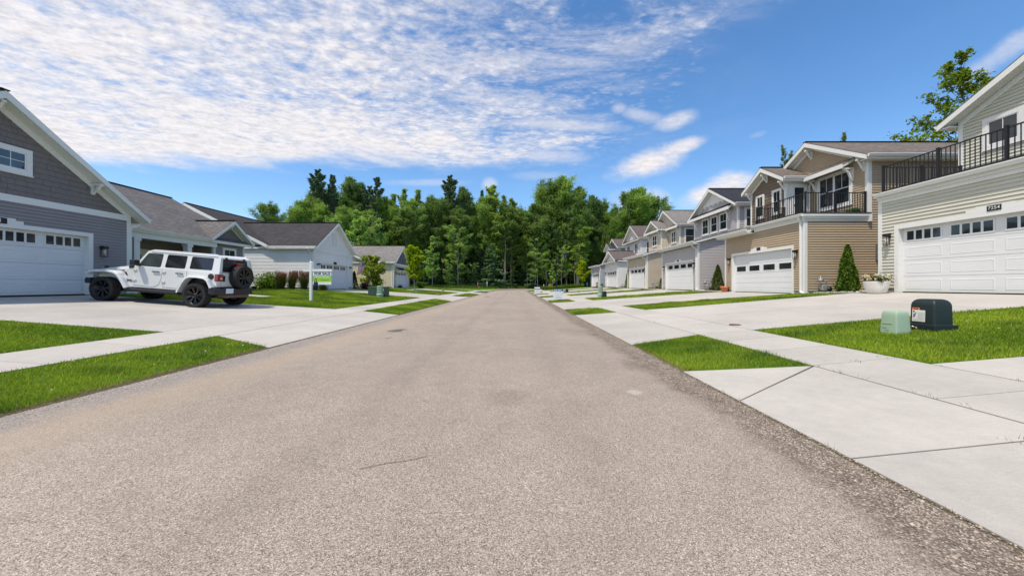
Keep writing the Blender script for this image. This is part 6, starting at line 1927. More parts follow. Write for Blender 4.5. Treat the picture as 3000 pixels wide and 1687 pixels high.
HZ = lambda x, y: g(x, y)
conifer_shrub((14.35, 15.35, HZ(14.35, 15.35)), 2.10, .41, 7000, 1, 'green arborvitae against the tan house side, between gas meter and white planter')
conifer_shrub((14.15, 24.9, HZ(14.15, 24.9)), 1.83, .46, 4200, 2, 'green arborvitae beside the terracotta pot', c1=(.045, .075, .010), c2=(.10, .135, .014))
conifer_shrub((14.15, 45.3, HZ(14.1, 45.3)), 1.95, .36, 2200, 3, 'narrow arborvitae at the corner of the white town house')
conifer_shrub((14.3, 35.05, HZ(14.3, 35.05)), 1.1, .28, 1200, 4, 'smallest arborvitae, by the beige town house side')
conifer_shrub((-16.05, 34.9, HZ(-16, 34.9)), 1.75, .42, 2600, 5, 'dark conical evergreen beneath the flag', c1=(.010, .026, .012), c2=(.03, .055, .022))

yb = 27.15
bush((at_px(780, yb) , yb, HZ(at_px(780, yb), yb)), .72, 1.32, 3000, .055, 11, 'leafy_shrub', 'bright green rounded shrub at the left end of the row of grasses', (.06, .14, .010), (.18, .30, .025))
for px, r, seed, lab in ((824, .50, 12, 'red plumed ornamental grass next to the bright green shrub'), (856, .42, 13, 'middle one of the three red plumed ornamental grasses, leaning right'), (891, .46, 14, 'red plumed ornamental grass just left of the sale sign post')):
    plume_grass((at_px(px, yb), yb, HZ(at_px(px, yb), yb)), r, 1.35, 520, seed, lab, lean=(.10 if seed == 13 else 0, 0))
bush((-15.25, 27.9, HZ(-15.2, 27.9)), .42, .55, 1200, .035, 15, 'clipped_shrub', 'low square clipped shrub by the white house garage corner', (.035, .075, .010), (.09, .14, .02))
bush((-15.2, 35.6, HZ(-15.2, 35.6)), .55, .6, 1000, .05, 16, 'purple_shrub', 'low purple leaved shrub beside the dark evergreen', (.06, .03, .045), (.13, .075, .09))
bush((-15.3, 38.6, HZ(-15.3, 38.6)), .5, .8, 900, .05, 17, 'dark_shrub', 'dark rounded shrub on the cream house side', (.015, .035, .012), (.05, .07, .025))
bush((-15.4, 46.6, HZ(-15.4, 46.6)), .35, .45, 500, .04, 18, 'dark_shrub', 'small dark ball shrub at the cream garage corner', (.015, .035, .012), (.04, .07, .022))
bush((-14.5, 53.6, HZ(-14.5, 53.6)), .8, .9, 900, .07, 19, 'leafy_shrub', 'green shrub past the far corner of the cream house', (.05, .11, .01), (.12, .2, .02))
# mulch bed
m = MB(); P = [(-20.4, 26.55), (-14.4, 26.55), (-14.4, 27.75), (-20.4, 27.75)]
m.prism([(x, y, g(x, y) + .004) for x, y in P], (0, 0, .05)); tag(m.build('mulch_bed', plain('mulch', (.15, .085, .05), .95, var=.4, scale=30, bump=1)), kind='structure')
# dark planter tub and pale stand near the garage corner
t = thing('planter_tub', (at_px(923, 27.0), 27.0, HZ(-15.4, 27.0)), 'dark tall tub standing behind the sale sign post', 'planter')
o = Vector(t.location); m = MB(); m.lathe([(0, 0), (.17, 0), (.21, .35), (.24, .42), (.22, .42), (.2, .38), (0, .36)], o, 'z', 18); m.build('tub', plain('dark_tub', (.05, .05, .06), .6), t)
m = MB(); m.lathe([(.2, .41), (.26, .5), (.27, .62), (.22, .62), (.0, .55)], o, 'z', 18); m.build('rim', plain('grey_tub', (.22, .22, .24), .6), t)
# deck box and side gear of the white house
t = thing('storage_box', (-19.95, 26.4, HZ(-17, 26.6) - .15), 'dark storage box by the wall behind the parked car', 'box')
o = Vector(t.location); m = MB(); m.box(o.x - .33, o.x + .33, o.y - .3, o.y + .3, o.z, o.z + .42); m.build('body', plain('dark_box', (.04, .04, .05), .6), t, bevel=.02)
m = MB(); m.box(o.x - .36, o.x + .36, o.y - .33, o.y + .33, o.z + .42, o.z + .47); m.build('lid', plain('grey_lid', (.35, .36, .38), .5), t, bevel=.02)

# ------------------------------------------------------------------ daylily bed on the bend
rgd = np.random.default_rng(8)
LILG = 'daylily clumps in the bed on the bend'
first = None
k = 0
for i in range(15):
    for j in range(2):
        px = 1592 + i * 8.0 + rgd.uniform(-2, 2); Y = 73.5 + j * 1.1 + rgd.uniform(-.3, .3) - (px - 1592) * .015
        x = at_px(px, Y); loc = (x, Y, g(x, Y))
        if first is None or k == 1:
            first_ = plume_grass((0, 0, 0), .60, 1.05, 150, 30 + k, 'arching bright green daylily clump in the bed on the bend', 'daylily', (.07, .15, .008), (.17, .28, .02), plumes=0, group=LILG)
            if first is None: first = [first_]
            else: first.append(first_)
            o = first_
        else: o = copy_tree(first[k % 2])
        o.location = loc; o.rotation_euler = (0, 0, rgd.uniform(0, 6)); s = rgd.uniform(.8, 1.15); o.scale = (s, s, s * rgd.uniform(.85, 1.1)); k += 1

# ------------------------------------------------------------------ pots
t = thing('flower_planter', (12.62, 12.42, HZ(12.6, 12.4) + TOP), 'large white oval planter full of cream flowers by the cream house corner', 'planter')
o = Vector(t.location)
m = MB(); n = 28
prof = [(.0, .0), (.24, .0), (.29, .06), (.345, .22), (.385, .40), (.39, .42), (.36, .42), (.35, .38), (0, .36)]
vs = []; fs = []
for r_, hh in prof:
    for q in range(n):
        a = 2 * math.pi * q / n; ca, sa = math.cos(a), math.sin(a)
        e = 2 / 2.6
        vs.append(o + Vector((r_ * .66 * abs(ca) ** e * (1 if ca > 0 else -1), r_ * abs(sa) ** e * (1 if sa > 0 else -1), hh)))
for i in range(len(prof) - 1):
    for q in range(n): fs.append((i * n + q, i * n + (q + 1) % n, (i + 1) * n + (q + 1) % n, (i + 1) * n + q))
m.raw(vs, fs, 0, True); m.build('pot', plain('pot_white', (.72, .69, .64), .5), t)
rg = np.random.default_rng(3)
n = 700; P = np.array(o) + np.stack([rg.uniform(-.22, .22, n), rg.uniform(-.36, .36, n), .38 + np.abs(rg.normal(0, .12, n))], 1)
v, f = leaf_quads(P, rg.uniform(.018, .034, n), rg); arr_mesh('foliage', v, f, LEAF, t, leaf_cols(n, rg, (.012, .035, .010), (.05, .09, .02)))
V = []
for q in range(58):
    c = np.array(o) + np.array([rg.uniform(-.25, .20), rg.uniform(-.37, .37), .52 + rg.uniform(-.06, .14)])
    V.append(c + rg.normal(0, .016, (22, 3)))
P = np.concatenate(V); v, f = leaf_quads(P, np.full(len(P), .019), rg, .3, 1.0); arr_mesh('flowers', v, f, PETAL, t, leaf_cols(len(P), rg, (.75, .66, .46), (.85, .80, .62), .06))

def terracotta(loc, s, label, plantd=False):
    t = thing('terracotta_pot', loc, label, 'pot', 'terracotta pots by the garages')
    o = Vector(loc); m = MB()
    m.lathe([(0, 0), (.15 * s, 0), (.215 * s, .24 * s), (.25 * s, .245 * s), (.255 * s, .33 * s), (.235 * s, .33 * s), (.22 * s, .27 * s), (0, .26 * s)], o, 'z', 24)
    m.build('pot', plain('terracotta', (.52, .185, .075), .8, var=.12), t)
    m = MB(); m.lathe([(0, .275 * s), (.22 * s, .272 * s)], o, 'z', 18); m.build('soil', plain('potting_soil', (.05, .04, .03), .95), t)
    if plantd:
        rg = np.random.default_rng(int(s * 100)); n = 160; P = np.array(o) + rg.normal(0, 1, (n, 3)) * np.array([.12, .12, .12]) + np.array([0, 0, .5 * s])
        v, f = leaf_quads(P, rg.uniform(.03, .06, n), rg); arr_mesh('plant', v, f, LEAF, t, leaf_cols(n, rg, (.05, .1, .01), (.16, .16, .03)))
terracotta((12.88, 21.92, HZ(12.9, 22.4) + .02), 1.02, 'orange terracotta pot at the left edge of the tan house garage')
terracotta((12.7, 52.75, HZ(12.7, 52.7) + .02), .8, 'potted plant between the two farthest garages', True)
terracotta((13.2, 57.9, HZ(13, 57.9) + .02), 1.25, 'orange tub at the farthest garage', True)

# ------------------------------------------------------------------ white stones between the town houses
def pebbles():
    rg = np.random.default_rng(9); m = MB()
    m2 = MB(); 
    for (x0, x1, y0, y1, n) in ((12.55, 16.0, 12.95, 15.95, 260), (12.9, 16, 22.35, 25.45, 90), (12.9, 16, 32.1, 35.4, 60), (12.9, 16, 42.1, 45.7, 50)):
        m2.prism([(a, b, g(a, b) + .004) for a, b in ((x0, y0), (x1 + 8, y0), (x1 + 8, y1), (x0, y1))], (0, 0, .03))
        for _ in range(n):
            x, y = rg.uniform(x0, x1), rg.uniform(y0, y1); s = rg.uniform(.02, .055); z = g(x, y) + .03
            a = rg.uniform(0, 6.28); vs = []
            for (r_, hh) in ((.7, -.2), (1, .2), (.6, .55)):
                for q in range(6):
                    t_ = a + q * math.pi / 3; vs.append((x + s * r_ * math.cos(t_) * 1.3 * rg.uniform(.85, 1.1), y + s * r_ * math.sin(t_) * rg.uniform(.85, 1.1), z + s * hh))
            fs = [(i * 6 + q, i * 6 + (q + 1) % 6, (i + 1) * 6 + (q + 1) % 6, (i + 1) * 6 + q) for i in range(2) for q in range(6)] + [tuple(range(12, 18))]
            m.raw(vs, fs, 0, True)
    tag(m.build('pebbles', plain('pebble_white', (.52, .48, .42), .85, var=.3, scale=3)), kind='stuff')
    tag(m2.build('gravel_bed', plain('gravel', (.36, .32, .27), .95, var=.35, scale=45, bump=1)), kind='structure')
pebbles()

# ------------------------------------------------------------------ gas meters
def gas_meter(x, y, z, s, label):
    t = thing('gas_meter', (x, y, z), label, 'gas meter', 'gas meters beside the town houses')
    pm = plain('pipe_grey', (.22, .23, .24), .5, .4); o = Vector((x, y, z))
    m = MB(); m.tube([o + Vector((-.22, 0, -.02)), o + Vector((-.22, 0, .52)), o + Vector((-.17, 0, .60)), o + Vector((-.05, 0, .60))], .018, 8)
    m.tube([o + Vector((.12, 0, .40)), o + Vector((.12, 0, .58)), o + Vector((.2, .0, .62)), o + Vector((.55, .0, .62)), o + Vector((.55, .16, .62))], .018, 8); m.build('pipe', pm, t)
    m = MB(); m.lathe([(0, -.09), (.075, -.08), (.085, 0), (.075, .08), (0, .09)], o + Vector((-.16, -.02, .58)), 'y', 14); m.lathe([(.03, 0), (.03, .12), (0, .12)], o + Vector((-.16, -.02, .64)), 'z', 10); m.build('regulator', plain('regulator_grey', (.32, .33, .34), .5, .3), t)
    m = MB(); m.box(o.x - .13, o.x + .13, o.y - .09, o.y + .07, o.z + .10, o.z + .40); m.build('body', plain('meter_grey', (.27, .29, .30), .5, .2), t, bevel=.05, seg=3)
    m = MB(); m.lathe([(0, -.14), (.10, -.13), (.105, -.05), (.1, .0)], o + Vector((.16, -.02, .2)), 'y', 16); m.build('dial', plain('meter_black', (.03, .03, .033), .4), t)
    t.scale = (s, s, s)
gas_meter(13.75, 15.85, HZ(13.7, 15.8), 1.0, 'gas meter on the tan house side, left of the big arborvitae')
gas_meter(13.62, 25.3, HZ(13.7, 25.3), 1.05, 'gas meter on the lavender grey house side, behind the terracotta pot')
gas_meter(13.75, 35.3, HZ(13.7, 35.3), 1.05, 'gas meter on the beige house side')
gas_meter(13.75, 45.6, HZ(13.7, 45.6), .8, 'small gas meter on the white town house side')

# ------------------------------------------------------------------ utility boxes
def tapered_box(m, o, wx, wy, H, tap, r, n=4, mi=0, dome=0):
    """rounded box that narrows upward; wx, wy half sizes"""
    def loop(ax, ay, z, rr_):
        out = []
        for (sx, sy, a0) in ((1, -1, -90), (1, 1, 0), (-1, 1, 90), (-1, -1, 180)):
            for k in range(n + 1):
                a = R(a0 + 90 * k / n); out.append(Vector((o.x + sx * (ax - rr_) + rr_ * math.cos(a), o.y + sy * (ay - rr_) + rr_ * math.sin(a), o.z + z)))
        return out
    L = [(1, 0, r), (1 - tap * .8, H * .78, r)]
    vs = []
    sec = [(wx, wy, 0, r), (wx * (1 - tap * .7), wy * (1 - tap * .7), H * .74, r)]
    for k in range(1, 6):
        a = R(90 * k / 5); sec.append((wx * (1 - tap * .7) - dome * (1 - math.cos(a)), wy * (1 - tap * .7) - dome * (1 - math.cos(a)), H * .74 + H * .26 * math.sin(a) * (.85 + .15), max(r - dome * .2 * (1 - math.cos(a)), .01)))
    for s_ in sec: vs += loop(*s_)
    q = 4 * (n + 1); fs = []
    for i in range(len(sec) - 1):
        for k in range(q): fs.append((i * q + k, i * q + (k + 1) % q, (i + 1) * q + (k + 1) % q, (i + 1) * q + k))
    fs.append(tuple((len(sec) - 1) * q + k for k in range(q)))
    m.raw(vs, fs, mi, True)
BOXD = plain('cabinet_dark_green', (.013, .023, .023), .5, 0, .4, .1, 30, bump=.15)
BOXL = plain('pedestal_pale_green', (.32, .43, .31), .6, 0, .35, .05)
t = thing('transformer_box', (7.20, 6.15, g(7.2, 6.15)), 'dark green domed utility box with an orange and white warning label on the right lawn', 'utility box')
o = Vector(t.location)
m = MB(); tapered_box(m, o + Vector((0, 0, .09)), .165, .195, .45, .05, .035, dome=.085); m.build('cover', BOXD, t)
m = MB(); m.box(o.x - .20, o.x + .20, o.y - .23, o.y + .23, o.z - .1, o.z + .11); m.build('base', BOXD, t, bevel=.012)
Fl = Frame((o.x - .166, o.y, 0), (0, -1, 0), (-1, 0, .02))
lb = MB(); z = o.z
def lq(mb, u0, u1, z0, z1, n, mi=0): mb.face([Fl.p(u0, z0, n) + Vector((.030 * (z0 - o.z - .1), 0, 0)), Fl.p(u1, z0, n) + Vector((.030 * (z0 - o.z - .1), 0, 0)), Fl.p(u1, z1, n) + Vector((.030 * (z1 - o.z - .1), 0, 0)), Fl.p(u0, z1, n) + Vector((.030 * (z1 - o.z - .1), 0, 0))], mi=mi)
lq(lb, -.145, .055, z + .145, z + .345, .004, 0); lq(lb, -.145, -.03, z + .345, z + .385, .004, 1); lq(lb, -.125, -.05, z + .357, z + .373, .006, 2)
for (a, b, c, d) in ((-.13, -.105, .305, .33), (-.10, -.08, .285, .30), (-.125, -.09, .25, .275), (-.13, -.10, .22, .24)): lq(lb, a, b, z + c, z + d, .006, 2)
for k in range(9): lq(lb, -.06, .045, z + .30 - k * .013, z + .303 - k * .013, .006, 3)
for k in range(4): lq(lb, -.13, .04, z + .185 - k * .01, z + .187 - k * .01, .006, 3)
lb.build('warning_label', [plain('label_white', (.74, .72, .68), .5), plain('label_orange', (.85, .23, .03), .5), plain('label_black', (.03, .03, .03), .5), plain('label_grey', (.42, .42, .42), .5)], t)
m = MB(); m.tube([(o.x - .21, o.y + .08, o.z + .045), (o.x - .245, o.y + .08, o.z + .05)], .02, 10); m.tube([(o.x - .235, o.y + .06, o.z + .05), (o.x - .24, o.y + .0, o.z + .035)], .009, 6); m.build('padlock', plain('brass', (.45, .40, .33), .35, .8), t)

t = thing('utility_pedestal', (6.60, 6.17, g(6.6, 6.17)), 'pale green tapered utility pedestal beside the dark domed box', 'utility box')
o = Vector(t.location)
m = MB(); tapered_box(m, o + Vector((0, 0, -.05)), .132, .145, .44, .14, .022, dome=.03); m.build('cover', BOXL, t)
m = MB(); Fp = Frame((o.x - .1325, o.y, 0), (0, -1, 0), (-1, 0, 0)); sl_ = .035
for (z0, z1, u0, u1) in ((.16, .166, -.09, .07), (.09, .096, -.1, -.02), (.05, .055, -.05, .02)): boxF(m, Fp, u0, u1, o.z + z0, o.z + z1, -sl_ * z0 - .006, -sl_ * z0 + .003)
m.build('relief', plain('pedestal_shadow_green', (.24, .35, .25), .6), t)

def ribbed(loc, H, r, label):
    t = thing('ribbed_pedestal', loc, label, 'utility box', 'pale green ribbed utility pedestals'); o = Vector(loc); m = MB(); pr = [(0, H), (r * .85, H), (r, H * .97)]
    nrib = 9
    for k in range(nrib):
        z = H * .95 - k * H * .6 / nrib; d = H * .6 / nrib; pr += [(r, z), (r, z - d * .55), (r * .9, z - d * .6), (r * .9, z - d * .95)]
    pr += [(r * 1.0, H * .34), (r * 1.12, H * .28), (r * 1.12, H * .2), (r, H * .15), (r * 1.05, -.05)]
    m.lathe(pr, o, 'z', 18); m.build('cover', BOXL, t); return t
def lowbox(loc, wx, wy, H, label, group='dark green utility boxes'):
    t = thing('utility_box', loc, label, 'utility box', group); o = Vector(loc)
    m = MB(); tapered_box(m, o + Vector((0, 0, .06)), wx, wy, H - .06, .04, .04, dome=min(wx, wy) * .3); m.build('cover', BOXD, t)
    m = MB(); m.box(o.x - wx - .03, o.x + wx + .03, o.y - wy - .03, o.y + wy + .03, o.z - .05, o.z + .07); m.build('base', BOXD, t); return t
x, y = -9.55, 24.7; ribbed((x, y, g(x, y)), .80, .21, 'pale green ribbed pedestal in front of the wide dark cabinet on the left lawn')
t = thing('utility_cabinet', (-9.95, 25.5, g(-9.95, 25.5)), 'wide dark green utility cabinet on the left lawn behind the ribbed pedestal', 'utility box', 'dark green utility boxes')
o = Vector(t.location); m = MB(); m.box(o.x - .62, o.x + .62, o.y - .4, o.y + .4, o.z - .05, o.z + .66); m.build('cabinet', plain('cabinet_green', (.045, .085, .062), .5), t, bevel=.03)
m = MB(); m.box(o.x - .64, o.x + .64, o.y - .42, o.y + .42, o.z + .66, o.z + .70); m.build('lid', plain('cabinet_green_top', (.10, .16, .12), .5), t, bevel=.015)
m = MB(); m.box(o.x + .40, o.x + .50, o.y - .408, o.y - .401, o.z + .42, o.z + .58); m.build('sticker', plain('label_white', (.74, .72, .68)), t)
x, y = 6.35, 26.9; ribbed((x, y, g(x, y)), .83, .19, 'pale green ribbed pedestal on the grass strip beyond the tan house driveway')
x, y = 6.48, 26.2; lowbox((x, y, g(x, y)), .15, .16, .46, 'small dark green box in front of the nearest ribbed pedestal')
x, y = 5.9, 44.2; ribbed((x, y, g(x, y)), .36, .13, 'short pale green pedestal just right of the blue sale sign')
x, y = 6.3, 44.5; lowbox((x, y, g(x, y)), .17, .17, .42, 'small dark box far off right of the blue sale sign')
x, y = -9.2, 44.0; ribbed((x, y, g(x, y)), .36, .14, 'tiny pale green pedestal on the lawn before the cream house')
x, y = -9.3, 86.5; ribbed((x, y, g(x, y)), .55, .2, 'pale green pedestal far off beside the red post')

# ------------------------------------------------------------------ posts and stakes at the road end
def stake(px, Y, H, c, label, r=.05, name='marker_post', top=None):
    x = at_px(px, Y); z = g(x, Y); t = thing(name, (x, Y, z), label, 'post', 'marker posts at the end of the street')
    m = MB(); m.tube([(x, Y, z - .1), (x, Y, z + H)], r, 10); m.build('shaft', plain('post_' + label.split()[0], c, .6), t)
    m = MB(); m.tube([(x, Y, z + H), (x, Y, z + H + .12)], r * 1.15, 10); m.build('cap', plain('post_cap_' + label.split()[0], top or c, .6), t)
stake(1400, 86, 1.35, (.45, .03, .03), 'red marker post beside the road end', .09, top=(.7, .7, .7))
stake(1427, 94, 1.75, (.50, .56, .60), 'white marker post in the long grass at the road end', .07)
stake(1593, 100, 1.35, (.42, .52, .62), 'pale blue post behind the daylily bed', .08)
stake(1720, 88, 1.2, (.06, .14, .42), 'blue post right of the yellow green maple', .07)
x, y = at_px(1611, 92), 92.0
t = thing('notice_board', (x, y, g(x, y)), 'small brownish orange notice board behind the daylily bed', 'sign'); o = Vector(t.location)
m = MB(); m.box(o.x - .45, o.x + .45, o.y - .02, o.y + .02, o.z + .75, o.z + 1.35); m.build('board', plain('board_orange', (.34, .14, .085), .7), t)
m = MB(); m.box(o.x - .3, o.x - .24, o.y + .02, o.y + .06, o.z - .1, o.z + 1.3); m.box(o.x + .24, o.x + .3, o.y + .02, o.y + .06, o.z - .1, o.z + 1.3); m.build('leg', BARK, t)

# ------------------------------------------------------------------ sale sign on the white post
NAVY = plain('sign_navy', (.035, .035, .085), .5); SGRN = plain('sign_green', (.30, .56, .055), .5); SWHT = plain('sign_white', (.78, .78, .80), .45); SPALE = plain('sign_pale_green', (.52, .74, .50), .5); SDGRN = plain('sign_dark_green', (.14, .34, .03), .5)
px0, Yp = -10.27, 17.66; zp = g(px0, Yp)
t = thing('sale_sign', (px0, Yp, zp), 'white post with a hanging green and white FOR SALE panel on the left lawn', 'sign', 'for sale signs along the street')
o = Vector(t.location); POSTW = plain('vinyl_post', (.78, .78, .76), .4)
m = MB(); m.box(o.x - .058, o.x + .058, o.y - .058, o.y + .058, o.z - .2, o.z + 1.93); 
m.raw([Vector((o.x + sx * .068, o.y + sy * .068, o.z + 1.93)) for sx, sy in ((-1, -1), (1, -1), (1, 1), (-1, 1))] + [Vector((o.x, o.y, o.z + 1.99))], [(0, 1, 4), (1, 2, 4), (2, 3, 4), (3, 0, 4), (3, 2, 1, 0)]); m.build('post', POSTW, t)
m = MB(); m.box(o.x - .36, o.x - .059, o.y - .045, o.y + .045, o.z + 1.49, o.z + 1.60); m.box(o.x + .059, o.x + 1.06, o.y - .045, o.y + .045, o.z + 1.49, o.z + 1.60); m.build('arm', POSTW, t)
Fg = Frame((o.x, o.y - .02, 0), (1, 0, 0), (0, -1, 0))
z1 = o.z + 1.455; z0 = o.z + .83; u0, u1 = .10, 1.02
pn = MB(); boxF(pn, Fg, u0, u1, z0, z1, -.012, 0, 0)
def sq(mb, a, b, c, d, n, mi): mb.face([Fg.p(a, c, n), Fg.p(b, c, n), Fg.p(b, d, n), Fg.p(a, d, n)], mi=mi)
sq(pn, u0, u1, z0 + .145, z0 + .455, .002, 1)
pn = pn.build('panel', [SWHT, SGRN], t)
text_mesh('FOR SALE', .165, Fg, (u0 + u1) / 2 + .01, z0 + .535, .003, NAVY, pn, 'lettering', .005, xscale=1.12)
text_mesh('Home Realty', .145, Fg, (u0 + u1) / 2 + .0, z0 + .375, .004, SPALE, pn, 'lettering', .003, xscale=.98)
m = MB(); 
for a, b, c, d in ((.47, .90, .235, .25), (.50, .90, .205, .217)): sq(m, a, b, z0 + c, z0 + d, .004, 0)
m.build('small_print', [SDGRN], pn)
# portrait printed on the panel: long dark hair, dark jacket
m = MB(); cxu, cz = .245, z0 + .175
def disc(mb, u, z, ru, rz_, n, mi, k=20): mb.face([Fg.p(u + ru * math.cos(2 * math.pi * i / k), z + rz_ * math.sin(2 * math.pi * i / k), n) for i in range(k)], mi=mi)
m.face([Fg.p(a, z0 + b, .003) for a, b in ((.135, .0), (.37, .0), (.345, .12), (.30, .16), (.20, .16), (.155, .12))], mi=0)
disc(m, cxu, z0 + .235, .055, .085, .004, 1); m.face([Fg.p(a, z0 + b, .004) for a, b in ((.19, .12), (.225, .13), (.215, .25), (.19, .24))], mi=1); m.face([Fg.p(a, z0 + b, .004) for a, b in ((.30, .12), (.268, .13), (.275, .25), (.30, .24))], mi=1)
m.face([Fg.p(a, z0 + b, .005) for a, b in ((.225, .19), (.265, .19), (.275, .14), (.245, .10), (.215, .14))], mi=2); disc(m, cxu, z0 + .232, .034, .052, .006, 2)
disc(m, cxu - .013, z0 + .242, .005, .003, .007, 1, 8); disc(m, cxu + .013, z0 + .242, .005, .003, .007, 1, 8); disc(m, cxu, z0 + .205, .012, .004, .007, 3, 8)
m.build('portrait', [plain('print_jacket', (.02, .022, .045), .5), plain('print_hair', (.055, .028, .018), .5), plain('print_skin', (.55, .34, .25), .5), plain('print_lips', (.40, .10, .09), .5)], pn)
m = MB()
for u in (.25, .88): m.box(o.x + u - .006, o.x + u + .006, o.y - .03, o.y - .018, z1 - .01, o.z + 1.49)
m.build('hook', DGREY, t)

# ------------------------------------------------------------------ two low sale signs on the right verge
SBLUE = plain('sign_blue', (.012, .085, .24), .5); SGREY = plain('sign_grey_print', (.24, .25, .28), .5)
def yard_sign(x, y, zb, wd, ht, label, blue):
    z = g(x, y); t = thing('yard_sign', (x, y, z), label, 'sign', 'for sale signs along the street'); o = Vector(t.location)
    F_ = Frame((x, y, 0), (1, 0, 0), (0, -1, 0)); m = MB(); a, b = z + zb, z + zb + ht
    boxF(m, F_, -wd / 2, wd / 2, a, b, -.008, .008, 0)
    def q(u0, u1, c, d, mi, n=.010): m.face([F_.p(u0 * wd, a + c * ht, n), F_.p(u1 * wd, a + c * ht, n), F_.p(u1 * wd, a + d * ht, n), F_.p(u0 * wd, a + d * ht, n)], mi=mi)
    if blue: q(-.5, .5, .78, 1.0, 1)
    else: q(-.5, .5, .64, .80, 2)
    if blue:
        # bracket shaped emblem
        q(.16, .32, .69, .715, 3, .011); q(.16, .19, .60, .69, 3, .011); q(.40, .43, .52, .64, 3, .011); q(.30, .40, .52, .55, 3, .011)
    p = m.build('panel', [SWHT, SBLUE, SGREY, NAVY], t)
    if blue:
        text_mesh('FOR SALE', ht * .17, F_, -.06 * wd, a + ht * .885, .011, SWHT, p, 'lettering', .004)
    mm = MB(); rr_ = random.Random(int(x * 10))
    lines = ((-.38, .08, .615, .65), (-.38, .36, .40, .43), (-.26, .28, .22, .26), (-.36, .32, .10, .13)) if blue else ((-.3, .3, .52, .56), (-.25, .2, .36, .39), (-.3, .3, .2, .23))
    for (u0, u1, c, d) in lines:
        u = u0
        while u < u1:
            w_ = rr_.uniform(.03, .09); mm.face([F_.p(uu * wd, a + cc * ht, .011) for uu, cc in ((u, c), (min(u + w_, u1), c), (min(u + w_, u1), d), (u, d))]); u += w_ + .02
    mm.build('small_print', [SGREY], p)
    for u in (-.36, .36):
        m = MB(); m.bar(F_.p(u * wd, z - .15, -.016), F_.p(u * wd, b - .05, -.016), .012, .012); m.build('leg', DGREY, t)
yard_sign(3.06, 26.1, .13, .71, .74, 'low blue topped FOR SALE sign on the right verge', True)
yard_sign(2.62, 45.2, .07, .70, .86, 'small white yard sign farther off on the right verge', False)

# ------------------------------------------------------------------ street lamp
x, y = 5.0, 44.6; z = g(x, y)
t = thing('street_lamp', (x, y, z), 'black street lamp with a lantern standing on its side arm', 'street lamp'); LB = plain('lamp_black', (.014, .014, .016), .45, .2)
m = MB(); m.lathe([(.14, 0), (.14, .12), (.09, .16), (.085, .9), (.062, 1.0), (.058, 4.45), (.07, 4.46), (.07, 4.56), (.03, 4.6), (0, 4.62)], (x, y, z), 'z', 16); m.build('pole', LB, t)
m = MB(); m.tube([(x, y, z + 4.1), (x + 1.2, y, z + 4.1)], .03, 10); m.tube([(x, y, z + 3.75), (x + .35, y, z + 4.08)], .018, 8); m.lathe([(.05, 0), (.09, .06), (.04, .12), (.035, .22), (.10, .26)], (x + 1.12, y, z + 4.08), 'z', 14); m.build('arm', LB, t)
c = Vector((x + 1.12, y, z + 4.32)); ln = MB()
for k in range(4):
    a = math.pi / 4 + k * math.pi / 2; ln.bar(c + Vector((.13 * math.cos(a), .13 * math.sin(a), 0)), c + Vector((.26 * math.cos(a), .26 * math.sin(a), .62)), .03, .03)
ln.lathe([(0, .92), (.04, .9), (.06, .84), (.22, .76), (.33, .64), (.33, .60), (.27, .60)], c, 'z', 16); ln.lathe([(.10, -.02), (.14, .0), (.14, .03), (0, .03)], c, 'z', 12)
ln = ln.build('lantern', LB, t)
m = MB(); m.lathe([(.0, .05), (.085, .05), (.19, .60), (.0, .60)], c, 'z', 12); m.build('lamp_glass', plain('smoked_lantern', (.10, .11, .12), .15, 0, .6), ln)

# ------------------------------------------------------------------ flags
RED = plain('flag_red', (.50, .03, .045), .7); FWHT = plain('flag_white', (.74, .72, .72), .7); FBLU = plain('flag_blue', (.035, .06, .20), .7)
def flag(p0, out, wdt, ht, label, droop=.25):
    """pole leaning out from a wall at p0; cloth hangs from it"""
    p0 = Vector(p0); out = Vector(out).normalized(); t = thing('flag', p0, label, 'flag', 'striped flags on the houses')
    tip = p0 + out * 1.45; m = MB(); m.tube([p0, tip], .014, 8); m.lathe([(0, .03), (.025, 0), (0, -.03)], tip, 'z', 8); m.build('pole', plain('flag_pole', (.35, .33, .30), .4), t)
    cl = MB(); nu, nv = 26, 20
    d = out; dn = Vector((0, 0, -1)); lat = out.cross(dn).normalized()
    def pt(i, j):
        u, v = i / nu, j / nv
        base = tip - d * (ht * u)                      # hoist runs down the pole
        hang = (dn * .93 + Vector((out.x, out.y, 0)) * -.12).normalized()
        return base + hang * (wdt * v) + lat * (.05 * math.sin(u * 9 + v * 5) * v + .04 * math.sin(u * 17 + 1) * v) - d * (droop * v * v * .3)
    for i in range(nu):
        s = i * 13 // nu
        for j in range(nv):
            canton = i < nu * 7 / 13 and j < nv * .4
            mi = 2 if canton else (0 if s % 2 == 0 else 1)
            cl.face([pt(i, j), pt(i + 1, j), pt(i + 1, j + 1), pt(i, j + 1)], mi=mi, smooth=True)
    for a in range(5):
        for b in range(4):
            c = pt(1.4 + a * 2.7, 1 + b * 1.9)
            for sg in (-1, 1):
                q = c + lat * (.008 * sg); cl.face([q + Vector((0, 0, .018)), q + d * .018, q - Vector((0, 0, .018)), q - d * .018], mi=1)
    cl.build('cloth', [RED, FWHT, FBLU], t)
flag((-15.93, 34.15, 2.75), (.70, .55, .55), .95, .72, 'striped flag hanging from the corner of the white house')
flag((12.95, 52.25, 2.9), (-.60, .1, .9), .85, .62, 'striped flag hanging at the far corner of the white town house')

